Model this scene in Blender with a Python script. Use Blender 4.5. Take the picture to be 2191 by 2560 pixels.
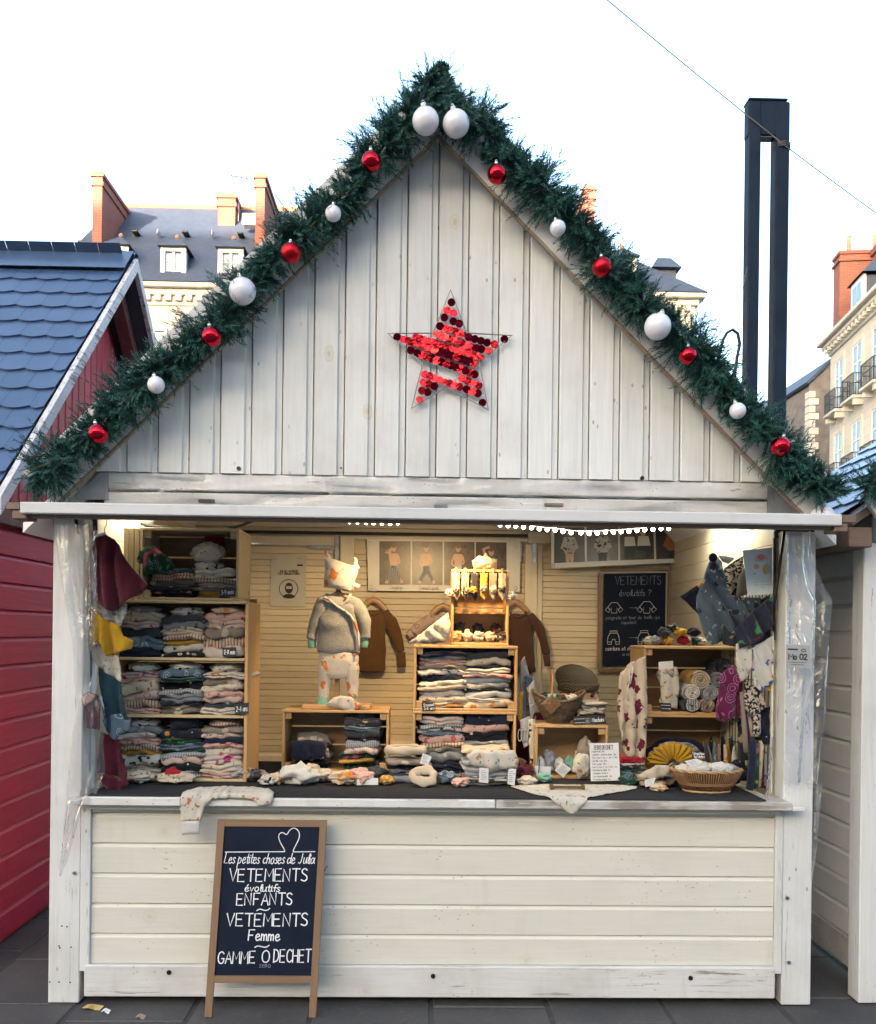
import bpy, bmesh, math, random
from mathutils import Vector, Matrix
R=math.radians
sc=bpy.context.scene
for o in list(bpy.data.objects): bpy.data.objects.remove(o)
COL=sc.collection
# ------------------------------------------------------------------ camera
F=2190.; CXP,CYP=1095.5,1580.                     # focal length and principal point, in photograph pixels
YAW,ROLL=R(1.26),R(0.7)
CAM=(-0.053,-3.77,1.606)
cam_d=bpy.data.cameras.new('camera'); cam=bpy.data.objects.new('camera',cam_d); COL.objects.link(cam); sc.camera=cam
cam_d.sensor_fit='VERTICAL'; cam_d.sensor_height=36; cam_d.sensor_width=36*2191/2560
cam_d.lens=F/2560*36; cam_d.shift_y=(CYP-1280)/2560; cam_d.clip_start=.05; cam_d.clip_end=900
cam.matrix_world=Matrix.Translation(CAM)@Matrix.Rotation(-YAW,4,'Z')@Matrix.Rotation(R(90),4,'X')@Matrix.Rotation(ROLL,4,'Z')
# ------------------------------------------------------------------ sky, sun, exposure
SUN_EL,SUN_AZ=R(7.5),R(205)      # azimuth of the sun measured from +Y clockwise: behind and a little left of the camera
world=bpy.data.worlds.new('World'); sc.world=world; world.use_nodes=True
wn=world.node_tree.nodes; wl=world.node_tree.links
sky=wn.new('ShaderNodeTexSky'); sky.sky_type='NISHITA'; sky.sun_disc=False
sky.sun_elevation=SUN_EL; sky.sun_rotation=SUN_AZ; sky.air_density=.9; sky.dust_density=4.6; sky.ozone_density=1.05
wn['Background'].inputs[1].default_value=.15
wl.new(sky.outputs[0],wn['Background'].inputs[0])
sd=bpy.data.lights.new('sun','SUN'); sun=bpy.data.objects.new('sun',sd); COL.objects.link(sun)
sd.energy=2.4; sd.angle=R(.5); sd.color=(1,.86,.68)
tosun=Vector((math.sin(SUN_AZ)*math.cos(SUN_EL),math.cos(SUN_AZ)*math.cos(SUN_EL),math.sin(SUN_EL)))
sun.rotation_euler=tosun.to_track_quat('Z','Y').to_euler(); sun.location=(-20,-40,30)
vs=sc.view_settings; vs.view_transform='Standard'; vs.look='None'; vs.gamma=1; vs.use_curve_mapping=False
vs.exposure=3.35
sc.cycles.use_denoising=True
sc.cycles.max_bounces=8; sc.cycles.transparent_max_bounces=16
try: sc.cycles.sample_clamp_indirect=8
except Exception: pass
# ------------------------------------------------------------------ helpers
def ray(px,py):
    u=(px-CXP)/F; v=-(py-CYP)/F
    c,s=math.cos(ROLL),math.sin(ROLL); u,v=c*u-s*v,s*u+c*v
    cy,sy=math.cos(YAW),math.sin(YAW)
    return (u*cy+sy,-u*sy+cy,v)
def at(px,py,Y):                                  # the point of the plane y=Y seen at a pixel of the photograph
    d=ray(px,py); t=(Y-CAM[1])/d[1]
    return Vector((CAM[0]+t*d[0],Y,CAM[2]+t*d[2]))
def atx(px,py,X):
    d=ray(px,py); t=(X-CAM[0])/d[0]
    return Vector([CAM[i]+t*d[i] for i in range(3)])
WL={}
def wl_(o): return WL.get(o.name,Vector((0,0,0)))
class MB:
    def __init__(s): s.v=[]; s.f=[]; s.m=[]; s.cm=0
    def add(s,vs,fs):
        n=len(s.v); s.v+=[tuple(p) for p in vs]; s.f+=[tuple(i+n for i in f) for f in fs]; s.m+=[s.cm]*len(fs); return s
    def box(s,x0,x1,y0,y1,z0,z1,c=0):
        if x0>x1:x0,x1=x1,x0
        if y0>y1:y0,y1=y1,y0
        if z0>z1:z0,z1=z1,z0
        if c<=0:
            return s.add([(x,y,z) for x in (x0,x1) for y in (y0,y1) for z in (z0,z1)],[(0,1,3,2),(4,6,7,5),(0,4,5,1),(2,3,7,6),(0,2,6,4),(1,5,7,3)])
        c=min(c,(x1-x0)*.45,(y1-y0)*.45,(z1-z0)*.45)
        V=[];I={}
        for i,(x,dx) in enumerate(((x0,c),(x1,-c))):
            for j,(y,dy) in enumerate(((y0,c),(y1,-c))):
                for k,(z,dz) in enumerate(((z0,c),(z1,-c))):
                    for a,p in enumerate(((x,y+dy,z+dz),(x+dx,y,z+dz),(x+dx,y+dy,z))):
                        I[i,j,k,a]=len(V); V.append(p)
        Fc=[]
        def q(l,o):
            Fc.append(tuple(l if o else l[::-1]))
        for i in (0,1):
            q([I[i,0,0,0],I[i,0,1,0],I[i,1,1,0],I[i,1,0,0]],i==0)
            q([I[0,i,0,1],I[1,i,0,1],I[1,i,1,1],I[0,i,1,1]],i==0)
            q([I[0,0,i,2],I[0,1,i,2],I[1,1,i,2],I[1,0,i,2]],i==0)
        for j in (0,1):
            for k in (0,1):
                q([I[0,j,k,1],I[1,j,k,1],I[1,j,k,2],I[0,j,k,2]],(j+k)%2==1)
                q([I[j,0,k,0],I[j,1,k,0],I[j,1,k,2],I[j,0,k,2]],(j+k)%2==0)
                q([I[j,k,0,0],I[j,k,1,0],I[j,k,1,1],I[j,k,0,1]],(j+k)%2==1)
        for i in (0,1):
            for j in (0,1):
                for k in (0,1): q([I[i,j,k,0],I[i,j,k,1],I[i,j,k,2]],(i+j+k)%2==0)
        return s.add(V,Fc)
    def obox(s,c,ax,ay,az,hx,hy,hz,ch=0):
        t=MB(); t.box(-hx,hx,-hy,hy,-hz,hz,ch); c=Vector(c)
        return s.add([c+ax*p[0]+ay*p[1]+az*p[2] for p in t.v],t.f)
    def beam(s,a,b,w,h,up=(0,0,1),ch=0):           # a bar from a to b, w wide sideways, h high
        a=Vector(a);b=Vector(b);d=(b-a);L=d.length;d.normalize()
        side=d.cross(Vector(up))
        if side.length<1e-5: side=d.cross(Vector((1,0,0)))
        side.normalize();u=side.cross(d)
        return s.obox((a+b)/2,d,side,u,L/2,w/2,h/2,ch)
    def prism(s,poly,fn0,fn1):                     # poly of 2-D points, fn maps (a,b) to 3-D on each end
        n=len(poly); V=[fn0(*p) for p in poly]+[fn1(*p) for p in poly]
        return s.add(V,[tuple(range(n))[::-1],tuple(range(n,2*n))]+[(i,(i+1)%n,n+(i+1)%n,n+i) for i in range(n)])
    def tube(s,pts,r,n=6,caps=True,closed=False):
        pts=[Vector(p) for p in pts]; N=len(pts); rr=r if hasattr(r,'__len__') else [r]*N
        V=[];up=None
        for i,p in enumerate(pts):
            d=(pts[(i+1)%N]-pts[i-1]) if closed else (pts[min(i+1,N-1)]-pts[max(i-1,0)])
            if d.length<1e-9:d=Vector((0,0,1))
            d.normalize()
            if up is None:
                up=Vector((0,0,1)) if abs(d.z)<.9 else Vector((1,0,0))
            a=d.cross(up)
            if a.length<1e-4:
                a=d.cross(Vector((.3,1,.2)))
            a.normalize(); b=a.cross(d); up=b
            V+=[p+(a*math.cos(2*math.pi*k/n)+b*math.sin(2*math.pi*k/n))*rr[i] for k in range(n)]
        Fc=[]
        for i in range(N if closed else N-1):
            j=(i+1)%N
            Fc+=[(i*n+k,i*n+(k+1)%n,j*n+(k+1)%n,j*n+k) for k in range(n)]
        if caps and not closed: Fc+=[tuple(range(n))[::-1],tuple((N-1)*n+k for k in range(n))]
        return s.add(V,Fc)
    def lathe(s,prof,n=24,c=(0,0,0),sx=1,sy=1):
        V=[];Fc=[];N=len(prof);c=Vector(c)
        for r,z in prof: V+=[c+Vector((r*sx*math.cos(2*math.pi*k/n),r*sy*math.sin(2*math.pi*k/n),z)) for k in range(n)]
        for i in range(N-1): Fc+=[(i*n+k,i*n+(k+1)%n,(i+1)*n+(k+1)%n,(i+1)*n+k) for k in range(n)]
        if prof[0][0]>1e-6: Fc.append(tuple(range(n))[::-1])
        if prof[-1][0]>1e-6: Fc.append(tuple((N-1)*n+k for k in range(n)))
        return s.add(V,Fc)
    def ball(s,c,r,n=16,m=10):
        rx,ry,rz=(r,r,r) if not hasattr(r,'__len__') else r
        return s.lathe([(max(1e-7,math.sin(math.pi*i/m))*rx,-math.cos(math.pi*i/m)*rz) for i in range(m+1)],n,c,1,ry/rx)
    def sheet(s,fn,nu,nv,wrap=False):
        V=[fn(i/nu,j/nv) for j in range(nv+1) for i in range(nu+(0 if wrap else 1))]
        w=nu if wrap else nu+1
        return s.add(V,[(j*w+i,j*w+(i+1)%w,(j+1)*w+(i+1)%w,(j+1)*w+i) for j in range(nv) for i in range(nu)])
    def mesh(s,name,mats,smooth=False,off=Vector((0,0,0))):
        me=bpy.data.meshes.new(name)
        me.from_pydata([(v[0]-off.x,v[1]-off.y,v[2]-off.z) for v in s.v],[],s.f)
        if not isinstance(mats,(list,tuple)): mats=[mats]
        for m in mats: me.materials.append(m)
        if len(mats)>1: me.polygons.foreach_set('material_index',s.m)
        if smooth: me.polygons.foreach_set('use_smooth',[True]*len(s.f))
        if len(s.f)<6000:
            bm=bmesh.new(); bm.from_mesh(me); bmesh.ops.recalc_face_normals(bm,faces=bm.faces[:]); bm.to_mesh(me); bm.free()
        me.update(); return me
    def build(s,name,mats,parent=None,org=None,smooth=False,local=False):
        if local: off=Vector((0,0,0))
        elif org is not None: off=Vector(org)
        else:
            xs=[v[0] for v in s.v];ys=[v[1] for v in s.v];zs=[v[2] for v in s.v]
            off=Vector(((min(xs)+max(xs))/2,(min(ys)+max(ys))/2,min(zs)))
        o=bpy.data.objects.new(name,s.mesh(name,mats,smooth,off)); COL.objects.link(o)
        if parent is not None: o.parent=parent
        if not local:
            o.location=off-(wl_(parent) if parent is not None else Vector((0,0,0)))
        WL[o.name]=off if not local else (wl_(parent) if parent is not None else Vector((0,0,0)))
        return o
def tag(o,label=None,cat=None,group=None,kind=None):
    if label:o['label']=label
    if cat:o['category']=cat
    if group:o['group']=group
    if kind:o['kind']=kind
    return o
def empty(name,loc=(0,0,0),rot=(0,0,0),parent=None):
    o=bpy.data.objects.new(name,None); COL.objects.link(o); o.empty_display_size=.1
    o.location=Vector(loc)-(wl_(parent) if parent else Vector((0,0,0))); o.rotation_euler=rot
    if parent:o.parent=parent
    WL[o.name]=Vector(loc); return o
def thing(name,label,cat,loc=(0,0,0),rot=(0,0,0),group=None): return tag(empty(name,loc,rot),label,cat,group)
def inst(name,me,parent=None,loc=(0,0,0),rot=(0,0,0),scale=(1,1,1),rel=False):
    o=bpy.data.objects.new(name,me); COL.objects.link(o)
    if parent:o.parent=parent
    o.location=Vector(loc)-(wl_(parent) if parent and not rel else Vector((0,0,0))); o.rotation_euler=rot; o.scale=scale
    WL[o.name]=Vector(loc); return o
def mod_solid(o,t,off=0):
    m=o.modifiers.new('solid','SOLIDIFY'); m.thickness=t; m.offset=off; return o
def mod_sub(o,l=1):
    m=o.modifiers.new('sub','SUBSURF'); m.levels=l; m.render_levels=l; return o
# ------------------------------------------------------------------ materials
class NT:
    def __init__(s,name):
        s.m=bpy.data.materials.new(name); s.m.use_nodes=True; s.t=s.m.node_tree; s.b=s.t.nodes['Principled BSDF']; s.out=s.t.nodes['Material Output']
    def n(s,t,**k):
        d=s.t.nodes.new(t)
        for a,b in k.items():
            if a.startswith('i'):
                key=a[1:]; d.inputs[int(key) if key.isdigit() else key.replace('_',' ')].default_value=b
            else: setattr(d,a,b)
        return d
    def l(s,a,b): s.t.links.new(a,b)
    def coord(s,scale=(1,1,1),rnd=True,kind='Object'):
        tc=s.n('ShaderNodeTexCoord'); o=tc.outputs[kind]
        if rnd:
            oi=s.n('ShaderNodeObjectInfo'); mu=s.n('ShaderNodeMath',operation='MULTIPLY',i1=41.7); s.l(oi.outputs['Random'],mu.inputs[0])
            ad=s.n('ShaderNodeVectorMath',operation='ADD'); s.l(o,ad.inputs[0]); s.l(mu.outputs[0],ad.inputs[1]); o=ad.outputs[0]
        mp=s.n('ShaderNodeMapping'); mp.inputs['Scale'].default_value=scale; s.l(o,mp.inputs[0]); return mp.outputs[0]
    def noise(s,vec,scale,detail=3,rough=.55,dist=0):
        d=s.n('ShaderNodeTexNoise'); d.inputs['Scale'].default_value=scale; d.inputs['Detail'].default_value=detail; d.inputs['Roughness'].default_value=rough; d.inputs['Distortion'].default_value=dist
        s.l(vec,d.inputs['Vector']); return d.outputs[0]
    def vor(s,vec,scale,out='Distance',rand=1):
        d=s.n('ShaderNodeTexVoronoi'); d.inputs['Scale'].default_value=scale; d.inputs['Randomness'].default_value=rand; s.l(vec,d.inputs['Vector']); return d.outputs[out]
    def vor2(s,vec,scale,sx,sz,ax='x'):
        sp=s.n('ShaderNodeSeparateXYZ'); s.l(vec,sp.inputs[0]); cb=s.n('ShaderNodeCombineXYZ')
        s.l(s.math('MULTIPLY',sp.outputs[0 if ax=='x' else 1],sx),cb.inputs[0]); s.l(s.math('MULTIPLY',sp.outputs[2],sz),cb.inputs[1])
        d=s.n('ShaderNodeTexVoronoi'); d.voronoi_dimensions='2D'; d.inputs['Scale'].default_value=scale; s.l(cb.outputs[0],d.inputs['Vector']); return d.outputs['Distance']
    def step(s,v,lo,hi,inv=False):
        d=s.n('ShaderNodeMapRange'); d.inputs[1].default_value=lo; d.inputs[2].default_value=hi
        d.inputs[3].default_value=1 if inv else 0; d.inputs[4].default_value=0 if inv else 1; d.clamp=True; s.l(v,d.inputs[0]); return d.outputs[0]
    def math(s,op,a,b):
        d=s.n('ShaderNodeMath',operation=op)
        for i,x in enumerate((a,b)):
            if isinstance(x,(int,float)): d.inputs[i].default_value=x
            else: s.l(x,d.inputs[i])
        return d.outputs[0]
    def mix(s,fac,a,b):
        d=s.n('ShaderNodeMix',data_type='RGBA')
        if isinstance(fac,(int,float)): d.inputs[0].default_value=fac
        else: s.l(fac,d.inputs[0])
        for i,x in ((6,a),(7,b)):
            if isinstance(x,tuple): d.inputs[i].default_value=(*x[:3],1)
            else: s.l(x,d.inputs[i])
        return d.outputs[2]
    def bump(s,h,st=.3,dist=.01):
        d=s.n('ShaderNodeBump'); d.inputs['Strength'].default_value=st; d.inputs['Distance'].default_value=dist; s.l(h,d.inputs['Height']); s.l(d.outputs[0],s.b.inputs['Normal'])
    def rvar(s,col,amt):
        oi=s.n('ShaderNodeObjectInfo'); h=s.n('ShaderNodeHueSaturation'); v=s.step(oi.outputs['Random'],0,1)
        mr=s.n('ShaderNodeMapRange'); mr.inputs[3].default_value=1-amt; mr.inputs[4].default_value=1+amt; s.l(v,mr.inputs[0]); s.l(mr.outputs[0],h.inputs['Value'])
        s.l(col,h.inputs['Color']); return h.outputs[0]
    def fin(s,col,rough=.6,metal=0,spec=.5):
        if isinstance(col,tuple): s.b.inputs['Base Color'].default_value=(*col[:3],1)
        else: s.l(col,s.b.inputs['Base Color'])
        if isinstance(rough,(int,float)): s.b.inputs['Roughness'].default_value=rough
        else: s.l(rough,s.b.inputs['Roughness'])
        s.b.inputs['Metallic'].default_value=metal; s.b.inputs['Specular IOR Level'].default_value=spec
        return s.m
def basic(name,a,b=None,scale=6,rough=.6,metal=0,spec=.5,bump=0,bscale=60,stretch=(1,1,1),var=0,lo=.35,hi=.65):
    t=NT(name); v=t.coord(stretch)
    b=b or tuple(x*.75 for x in a)
    col=t.mix(t.step(t.noise(v,scale),lo,hi),a,b)
    if var: col=t.rvar(col,var)
    if bump: t.bump(t.noise(v,bscale,4),bump)
    return t.fin(col,rough,metal,spec)
def paint_wood(name,a,b,along='z',dirt=(.30,.28,.24),dirty=.5,rough=.55,knots=True,wear=0,grain=.25,var=.04,weatherc=(.22,.19,.16)):
    t=NT(name); st={'z':(22,22,1.2),'x':(1.2,22,22),'y':(22,1.2,22)}[along]
    v=t.coord(st); v0=t.coord((1,1,1))
    g=t.noise(v,3,5,.65,.6)
    col=t.mix(t.step(g,.3,.75),a,b)
    big=t.noise(v0,2.6,4,.6)
    col=t.mix(t.math('MULTIPLY',t.step(big,.48,.75),dirty*.6),col,dirt)
    if knots:
        d=t.vor2(v0,2.6 if along=='z' else 1.7,1.0,.62 if along=='z' else 1.0); d=t.math('ADD',d,t.math('MULTIPLY',t.math('SUBTRACT',t.noise(v0,26,2),.5),.035))
        msk=t.math('MULTIPLY',t.step(d,.045,.060,True),t.step(t.noise(v0,1.6,2),.46,.56))
        ring=t.mix(t.step(d,.012,.030),(.27,.21,.14),(.47,.41,.31))
        rim=t.math('MULTIPLY',t.math('MULTIPLY',t.step(d,.042,.050),t.step(d,.050,.060,True)),msk)
        col=t.mix(t.math('MULTIPLY',msk,.5 if along=='z' else .25),col,ring); col=t.mix(t.math('MULTIPLY',rim,.35 if along=='z' else .1),col,(.28,.24,.18))
        sp=t.step(t.vor2(v0,19,1,.45 if along=='z' else 1.6),.05,.10,True); sm=t.step(t.noise(v0,5,2),.56,.64)
        col=t.mix(t.math('MULTIPLY',t.math('MULTIPLY',sp,sm),.75),col,(.16,.13,.11))
    scr=t.step(t.noise(v0,9,6,.75,1.2),.66,.72)
    col=t.mix(t.math('MULTIPLY',scr,dirty*.7),col,dirt)
    vs_={'z':(9,9,.45),'x':(5,9,.8),'y':(9,5,.8)}[along]; stk=t.step(t.noise(t.coord(vs_),2.0,4,.6,.3),.58,.74)
    col=t.mix(t.math('MULTIPLY',stk,dirty*.45),col,dirt)
    if wear:
        w=t.math('MULTIPLY',t.step(t.noise(v,2.2,6,.7,.8),.62-wear*.25,.66-wear*.25),t.step(t.noise(v0,5,3),.40,.55))
        col=t.mix(w,col,weatherc)
    if var: col=t.rvar(col,var)
    t.bump(t.math('ADD',g,t.math('MULTIPLY',big,.5)),grain,.004)
    return t.fin(col,rough)
MT={}
MT['white_v']=paint_wood('white_paint_vertical',(.55,.555,.54),(.48,.485,.475),'z',dirty=.7,var=.07)
MT['white_h']=paint_wood('white_paint_horizontal',(.54,.52,.455),(.49,.47,.415),'x',dirty=.35)
MT['white_y']=paint_wood('white_paint_sidewall',(.72,.715,.69),(.68,.675,.65),'y',dirty=.3,knots=False)
MT['white_post']=paint_wood('white_paint_post',(.55,.55,.535),(.48,.48,.47),'z',dirty=.7,wear=.05)
MT['white_worn']=paint_wood('white_paint_worn',(.56,.55,.52),(.48,.47,.45),'x',dirty=1.0,wear=.10,rough=.6)
MT['white_peel']=paint_wood('white_paint_peeling',(.48,.46,.43),(.40,.385,.36),'x',dirty=1.0,wear=.75,rough=.65)
MT['white_beam']=paint_wood('white_paint_beam',(.62,.61,.58),(.55,.54,.52),'x',dirty=1.0,wear=.03)
MT['grey_trim']=paint_wood('grey_bargeboard',(.50,.50,.50),(.45,.45,.45),'x',dirty=.5,knots=False)
MT['brown_trim']=paint_wood('brown_raw_edge',(.27,.19,.13),(.16,.12,.09),'x',knots=False)
MT['brown_wood']=paint_wood('flap_brown_wood',(.16,.10,.07),(.09,.06,.045),'x',knots=False,dirty=.3)
MT['red_h']=paint_wood('red_paint_horizontal',(.58,.034,.085),(.44,.020,.058),'y',dirt=(.2,.02,.03),dirty=.4,knots=False,grain=.6)
MT['red_v']=paint_wood('red_paint_vertical',(.52,.06,.075),(.40,.04,.05),'z',dirt=(.16,.03,.03),dirty=.5,knots=False,grain=.5)
MT['red_dark']=paint_wood('red_brown_beam',(.16,.05,.045),(.09,.03,.03),'y',knots=False)
MT['verge_worn']=paint_wood('weathered_verge',(.58,.56,.55),(.46,.43,.43),'y',dirty=1.0,wear=.35,knots=False,weatherc=(.12,.11,.12))
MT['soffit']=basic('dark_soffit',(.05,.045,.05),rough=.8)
MT['inner']=paint_wood('inner_pine_lining',(.55,.47,.33),(.48,.40,.28),'x',dirt=(.30,.23,.14),dirty=.45,knots=True,grain=.15,var=.08)
MT['inner_y']=paint_wood('inner_pine_lining_side',(.56,.49,.36),(.50,.43,.31),'y',dirt=(.30,.24,.15),dirty=.3,knots=False,grain=.15,var=.05)
MT['inner_white']=paint_wood('inner_cream_frame',(.58,.52,.40),(.50,.45,.34),'z',dirty=.5,knots=False)
MT['dark_metal']=basic('dark_metal',(.025,.022,.022),(.05,.04,.035),20,.45,.8)
MT['grey_metal']=basic('zinc_plate',(.27,.27,.29),(.20,.20,.22),9,.6,.2)
MT['steel']=basic('steel',(.45,.46,.47),(.3,.3,.32),30,.35,1)
MT['black_gap']=basic('black_rubber',(.012,.012,.014),rough=.7)
def roof_mat(name,a,b,rough,spec):
    t=NT(name); v=t.coord((1,1,1)); n=t.noise(v,5,4); col=t.mix(t.step(n,.3,.7),a,b); col=t.rvar(col,.12)
    t.bump(t.noise(v,7,3),.15,.01); return t.fin(col,t.step(t.noise(v,11,3),-.6,1.8) if rough is None else rough,0,spec)
MT['tile']=roof_mat('slate_blue_roof_sheet',(.040,.072,.145),(.028,.052,.110),.28,.8)
MT['plaster_dark']=basic('far_wall',(.30,.27,.23))
def plastic(name,tint=(.9,.9,.92),amt=.10,wr=9,hazy=.06):
    t=NT(name); v=t.coord((1,1,.35),False); n=t.noise(v,wr,4,.6,1.5)
    tr=t.n('ShaderNodeBsdfTransparent'); tr.inputs[0].default_value=(*tint,1)
    gl=t.n('ShaderNodeBsdfGlossy'); gl.inputs['Roughness'].default_value=.12; gl.inputs[0].default_value=(1,1,1,1)
    df=t.n('ShaderNodeBsdfDiffuse'); df.inputs[0].default_value=(.8,.8,.82,1)
    b=t.n('ShaderNodeBump'); b.inputs['Strength'].default_value=1; b.inputs['Distance'].default_value=.02; t.l(n,b.inputs['Height'])
    t.l(b.outputs[0],gl.inputs['Normal'])
    lw=t.n('ShaderNodeLayerWeight'); lw.inputs[0].default_value=.25; t.l(b.outputs[0],lw.inputs['Normal'])
    m1=t.n('ShaderNodeMixShader'); t.l(t.math('ADD',t.math('MULTIPLY',lw.outputs['Fresnel'],.8),amt),m1.inputs[0]); t.l(tr.outputs[0],m1.inputs[1]); t.l(gl.outputs[0],m1.inputs[2])
    m2=t.n('ShaderNodeMixShader'); t.l(t.math('MULTIPLY',t.step(n,.45,.75),hazy*3),m2.inputs[0]); t.l(m1.outputs[0],m2.inputs[1]); t.l(df.outputs[0],m2.inputs[2])
    t.l(m2.outputs[0],t.out.inputs[0]); return t.m
MT['plastic']=plastic('clear_plastic_sheet')
# ================================================================== the setting: ground
def paving_mat(name,joint):
    t=NT(name); v=t.coord((1,1,1)); n=t.noise(v,3,5,.6); n2=t.noise(v,60,4,.7)
    col=t.mix(t.step(n,.3,.7),(.036,.035,.037),(.060,.056,.054)); col=t.mix(t.math('MULTIPLY',t.step(n2,.55,.75),.5),col,(.12,.115,.11))
    stain=t.step(t.noise(v,1.7,4,.6),.55,.72); col=t.mix(t.math('MULTIPLY',stain,.5),col,(.028,.028,.032))
    col=t.rvar(col,.16); t.bump(t.math('ADD',n,t.math('MULTIPLY',n2,.4)),.35,.006); return t.fin(col,.72)
MT['slab']=paving_mat('grey_stone_slab',0)
MT['joint']=basic('dark_paving_joint',(.03,.03,.032),(.05,.048,.045),20,.9)
def far_ground():
    t=NT('far_paving'); v=t.coord((1,1,1),False)
    br=t.n('ShaderNodeTexBrick'); br.inputs['Scale'].default_value=1; br.inputs['Brick Width'].default_value=.5; br.inputs['Row Height'].default_value=.5; br.inputs['Mortar Size'].default_value=.012
    br.inputs[1].default_value=(.10,.10,.105,1); br.inputs[2].default_value=(.13,.125,.12,1); br.inputs[3].default_value=(.035,.035,.04,1); t.l(v,br.inputs[0])
    return t.fin(br.outputs[0],.8)
MT['far_ground']=far_ground()
g=MB().box(-250,250,-250,250,-.5,-.012)
ground=tag(g.build('ground',MT['far_ground'],org=(0,0,-.012)),kind='structure')
jb=MB().box(-3.6,3.6,-2.6,3.6,-.011,-.006); pav=tag(jb.build('pavement',MT['joint'],org=(0,0,-.006)),kind='structure')
slab_me=MB().box(-.243,.243,-.243,.243,-.03,0,.006).mesh('slab',MT['slab'])
random.seed(3)
for i in range(14):
    off=(i*.37)%.5
    for j in range(12):
        y=-2.35+j*.5+off*.9
        if y>3.3: continue
        inst('slab',slab_me,pav,(-3.27+i*.503+.02,y,random.uniform(-.002,.0015)),(random.uniform(-.004,.004),random.uniform(-.004,.004),random.choice((0,R(90),R(180)))))
# ================================================================== cladding builders
def clad_h(parent,a0,a1,face,z0,z1,h,mat,axis='x',sg=-1,t=.018,name='board',bev=.02,lip=.011):
    """Horizontal boards with a sloping upper edge; axis = the way the boards run, sg = the way they face."""
    n=max(1,round((z1-z0)/h)); h=(z1-z0)/n
    prof=[(0,0),(t,0),(t,h-bev),(t-lip,h-.002),(0,h-.002)]
    L=(a1-a0)/2
    if axis=='x': me=MB().prism(prof,lambda a,b:(-L,sg*a,b),lambda a,b:(L,sg*a,b)).mesh(name,mat)
    else: me=MB().prism(prof,lambda a,b:(sg*a,-L,b),lambda a,b:(sg*a,L,b)).mesh(name,mat)
    for i in range(n):
        c=((a0+a1)/2,face,z0+i*h) if axis=='x' else (face,(a0+a1)/2,z0+i*h)
        inst(name,me,parent,c)
def clad_v(parent,x0,x1,face,zb,ztop,w,mat,t=.022,ch=.024,axis='x',sg=-1):
    """Vertical boards, each with a recessed strip along its right side, cut off at the roof line."""
    n=round((x1-x0)/w); w=(x1-x0)/n
    prof=[(0.0025,0),(0.0025,t-.005),(.007,t),(w-ch-.006,t),(w-ch,t-.013),(w-.0025,t-.011),(w-.0025,0)]
    for i in range(n):
        xa=x0+i*w
        f=(lambda a,b,z:(xa+a,face+sg*b,z)) if axis=='x' else (lambda a,b,z:(face+sg*b,xa+a,z))
        zt=lambda a:max(zb+.01,ztop(xa+a))
        if max(zt(0),zt(w))<zb+.015: continue
        m=MB().prism(prof,lambda a,b:f(a,b,zb),lambda a,b:f(a,b,zt(a)))
        m.build('board',mat,parent,org=f(w/2,0,zb))
# scalloped roof tile: lies in its own x (across) / y (up the slope) plane, z out of the roof
def tile_mesh(w=.145,l=.25,mat=None,flat=False):
    m=MB(); V=[];K=6;e=.030
    pts=[]
    for k in range(K+1):
        u=-w/2+.001+(w-.002)*k/K
        drop=0 if flat else (-.022*math.cos(math.pi*(k/K-.5)))
        crown=.0*math.cos(math.pi*(k/K-.5))
        pts.append((u,drop,crown))
    for u,d,c in pts: V+=[(u,d,.010+c),(u,l,-.004+c*.6),(u,d,.001+c)]
    Fc=[]
    for k in range(K):
        a=k*3;b=(k+1)*3; Fc+=[(a,b,b+1,a+1),(a,a+2,b+2,b)]
    return m.add(V,Fc).mesh('roof_tile',mat or MT['tile'],False)
TILE=tile_mesh()
def tile_slope(roof,origin,across,up,ncol,nrow,pitch=.185,w=.145,individual=lambda c,r:True,half=False):
    across=Vector(across).normalized();up=Vector(up).normalized();nrm=across.cross(up).normalized()
    Mx=Matrix((across,up,nrm)).transposed(); rot=Mx.to_euler(); rest=MB()
    for r in range(nrow):
        for c in range(ncol):
            p=Vector(origin)+across*((c+.5+(.5 if r%2 else 0))*w)+up*(r*pitch)+nrm*.012
            if half and c==ncol-1 and r%2==0: inst('roof_tile',TILE,roof,p+across*(w*.75),rot,(.5,1,1))
            if individual(c,r): inst('roof_tile',TILE,roof,p,rot)
            else:
                rest.add([p+Mx@Vector(v.co) for v in TILE.vertices],[tuple(f.vertices) for f in TILE.polygons])
    if rest.v: tag(rest.build('roof_tiles',MT['tile'],roof,smooth=False),kind='stuff')
# ================================================================== our chalet
APX,APZ=.004,3.681                                 # lower apex of the bargeboards (45 degree roof)
XL0,XL1,XR0,XR1=-1.615,-1.483,1.54,1.669          # front corner posts
YB=1.80                                            # back of the chalet
ch=thing('market_chalet','white wooden market chalet with open serving hatch, red star and garlanded gable','market stall',(0,0,0))
for x0,x1 in ((XL0,XL1),(XR0,XR1)):
    MB().box(x0,x1,0,.10,0.004,2.25,.004).build('corner_post',MT['white_post'],ch)
    MB().box(x0,x1,YB-.05,YB+.05,0.004,2.25,.004).build('corner_post',MT['white_post'],ch)
for x,z in ((XL1-.025,.56),(XR0+.02,.47),(XR0+.03,.19)):   # bolts in the posts
    MB().tube([(x,-.001,z),(x,-.006,z)],.008,8).build('bolt',MT['steel'],ch)
for px,py in ((155,2315),(168,2317),(150,2370),(178,2368),(125,2455),(148,2455),(176,2456),(148,2365)):
    p=at(px,py,-.001); MB().tube([(p.x,-.0005,p.z),(p.x,-.002,p.z)],.0035,6).build('nail',MT['dark_metal'],ch)
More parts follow.
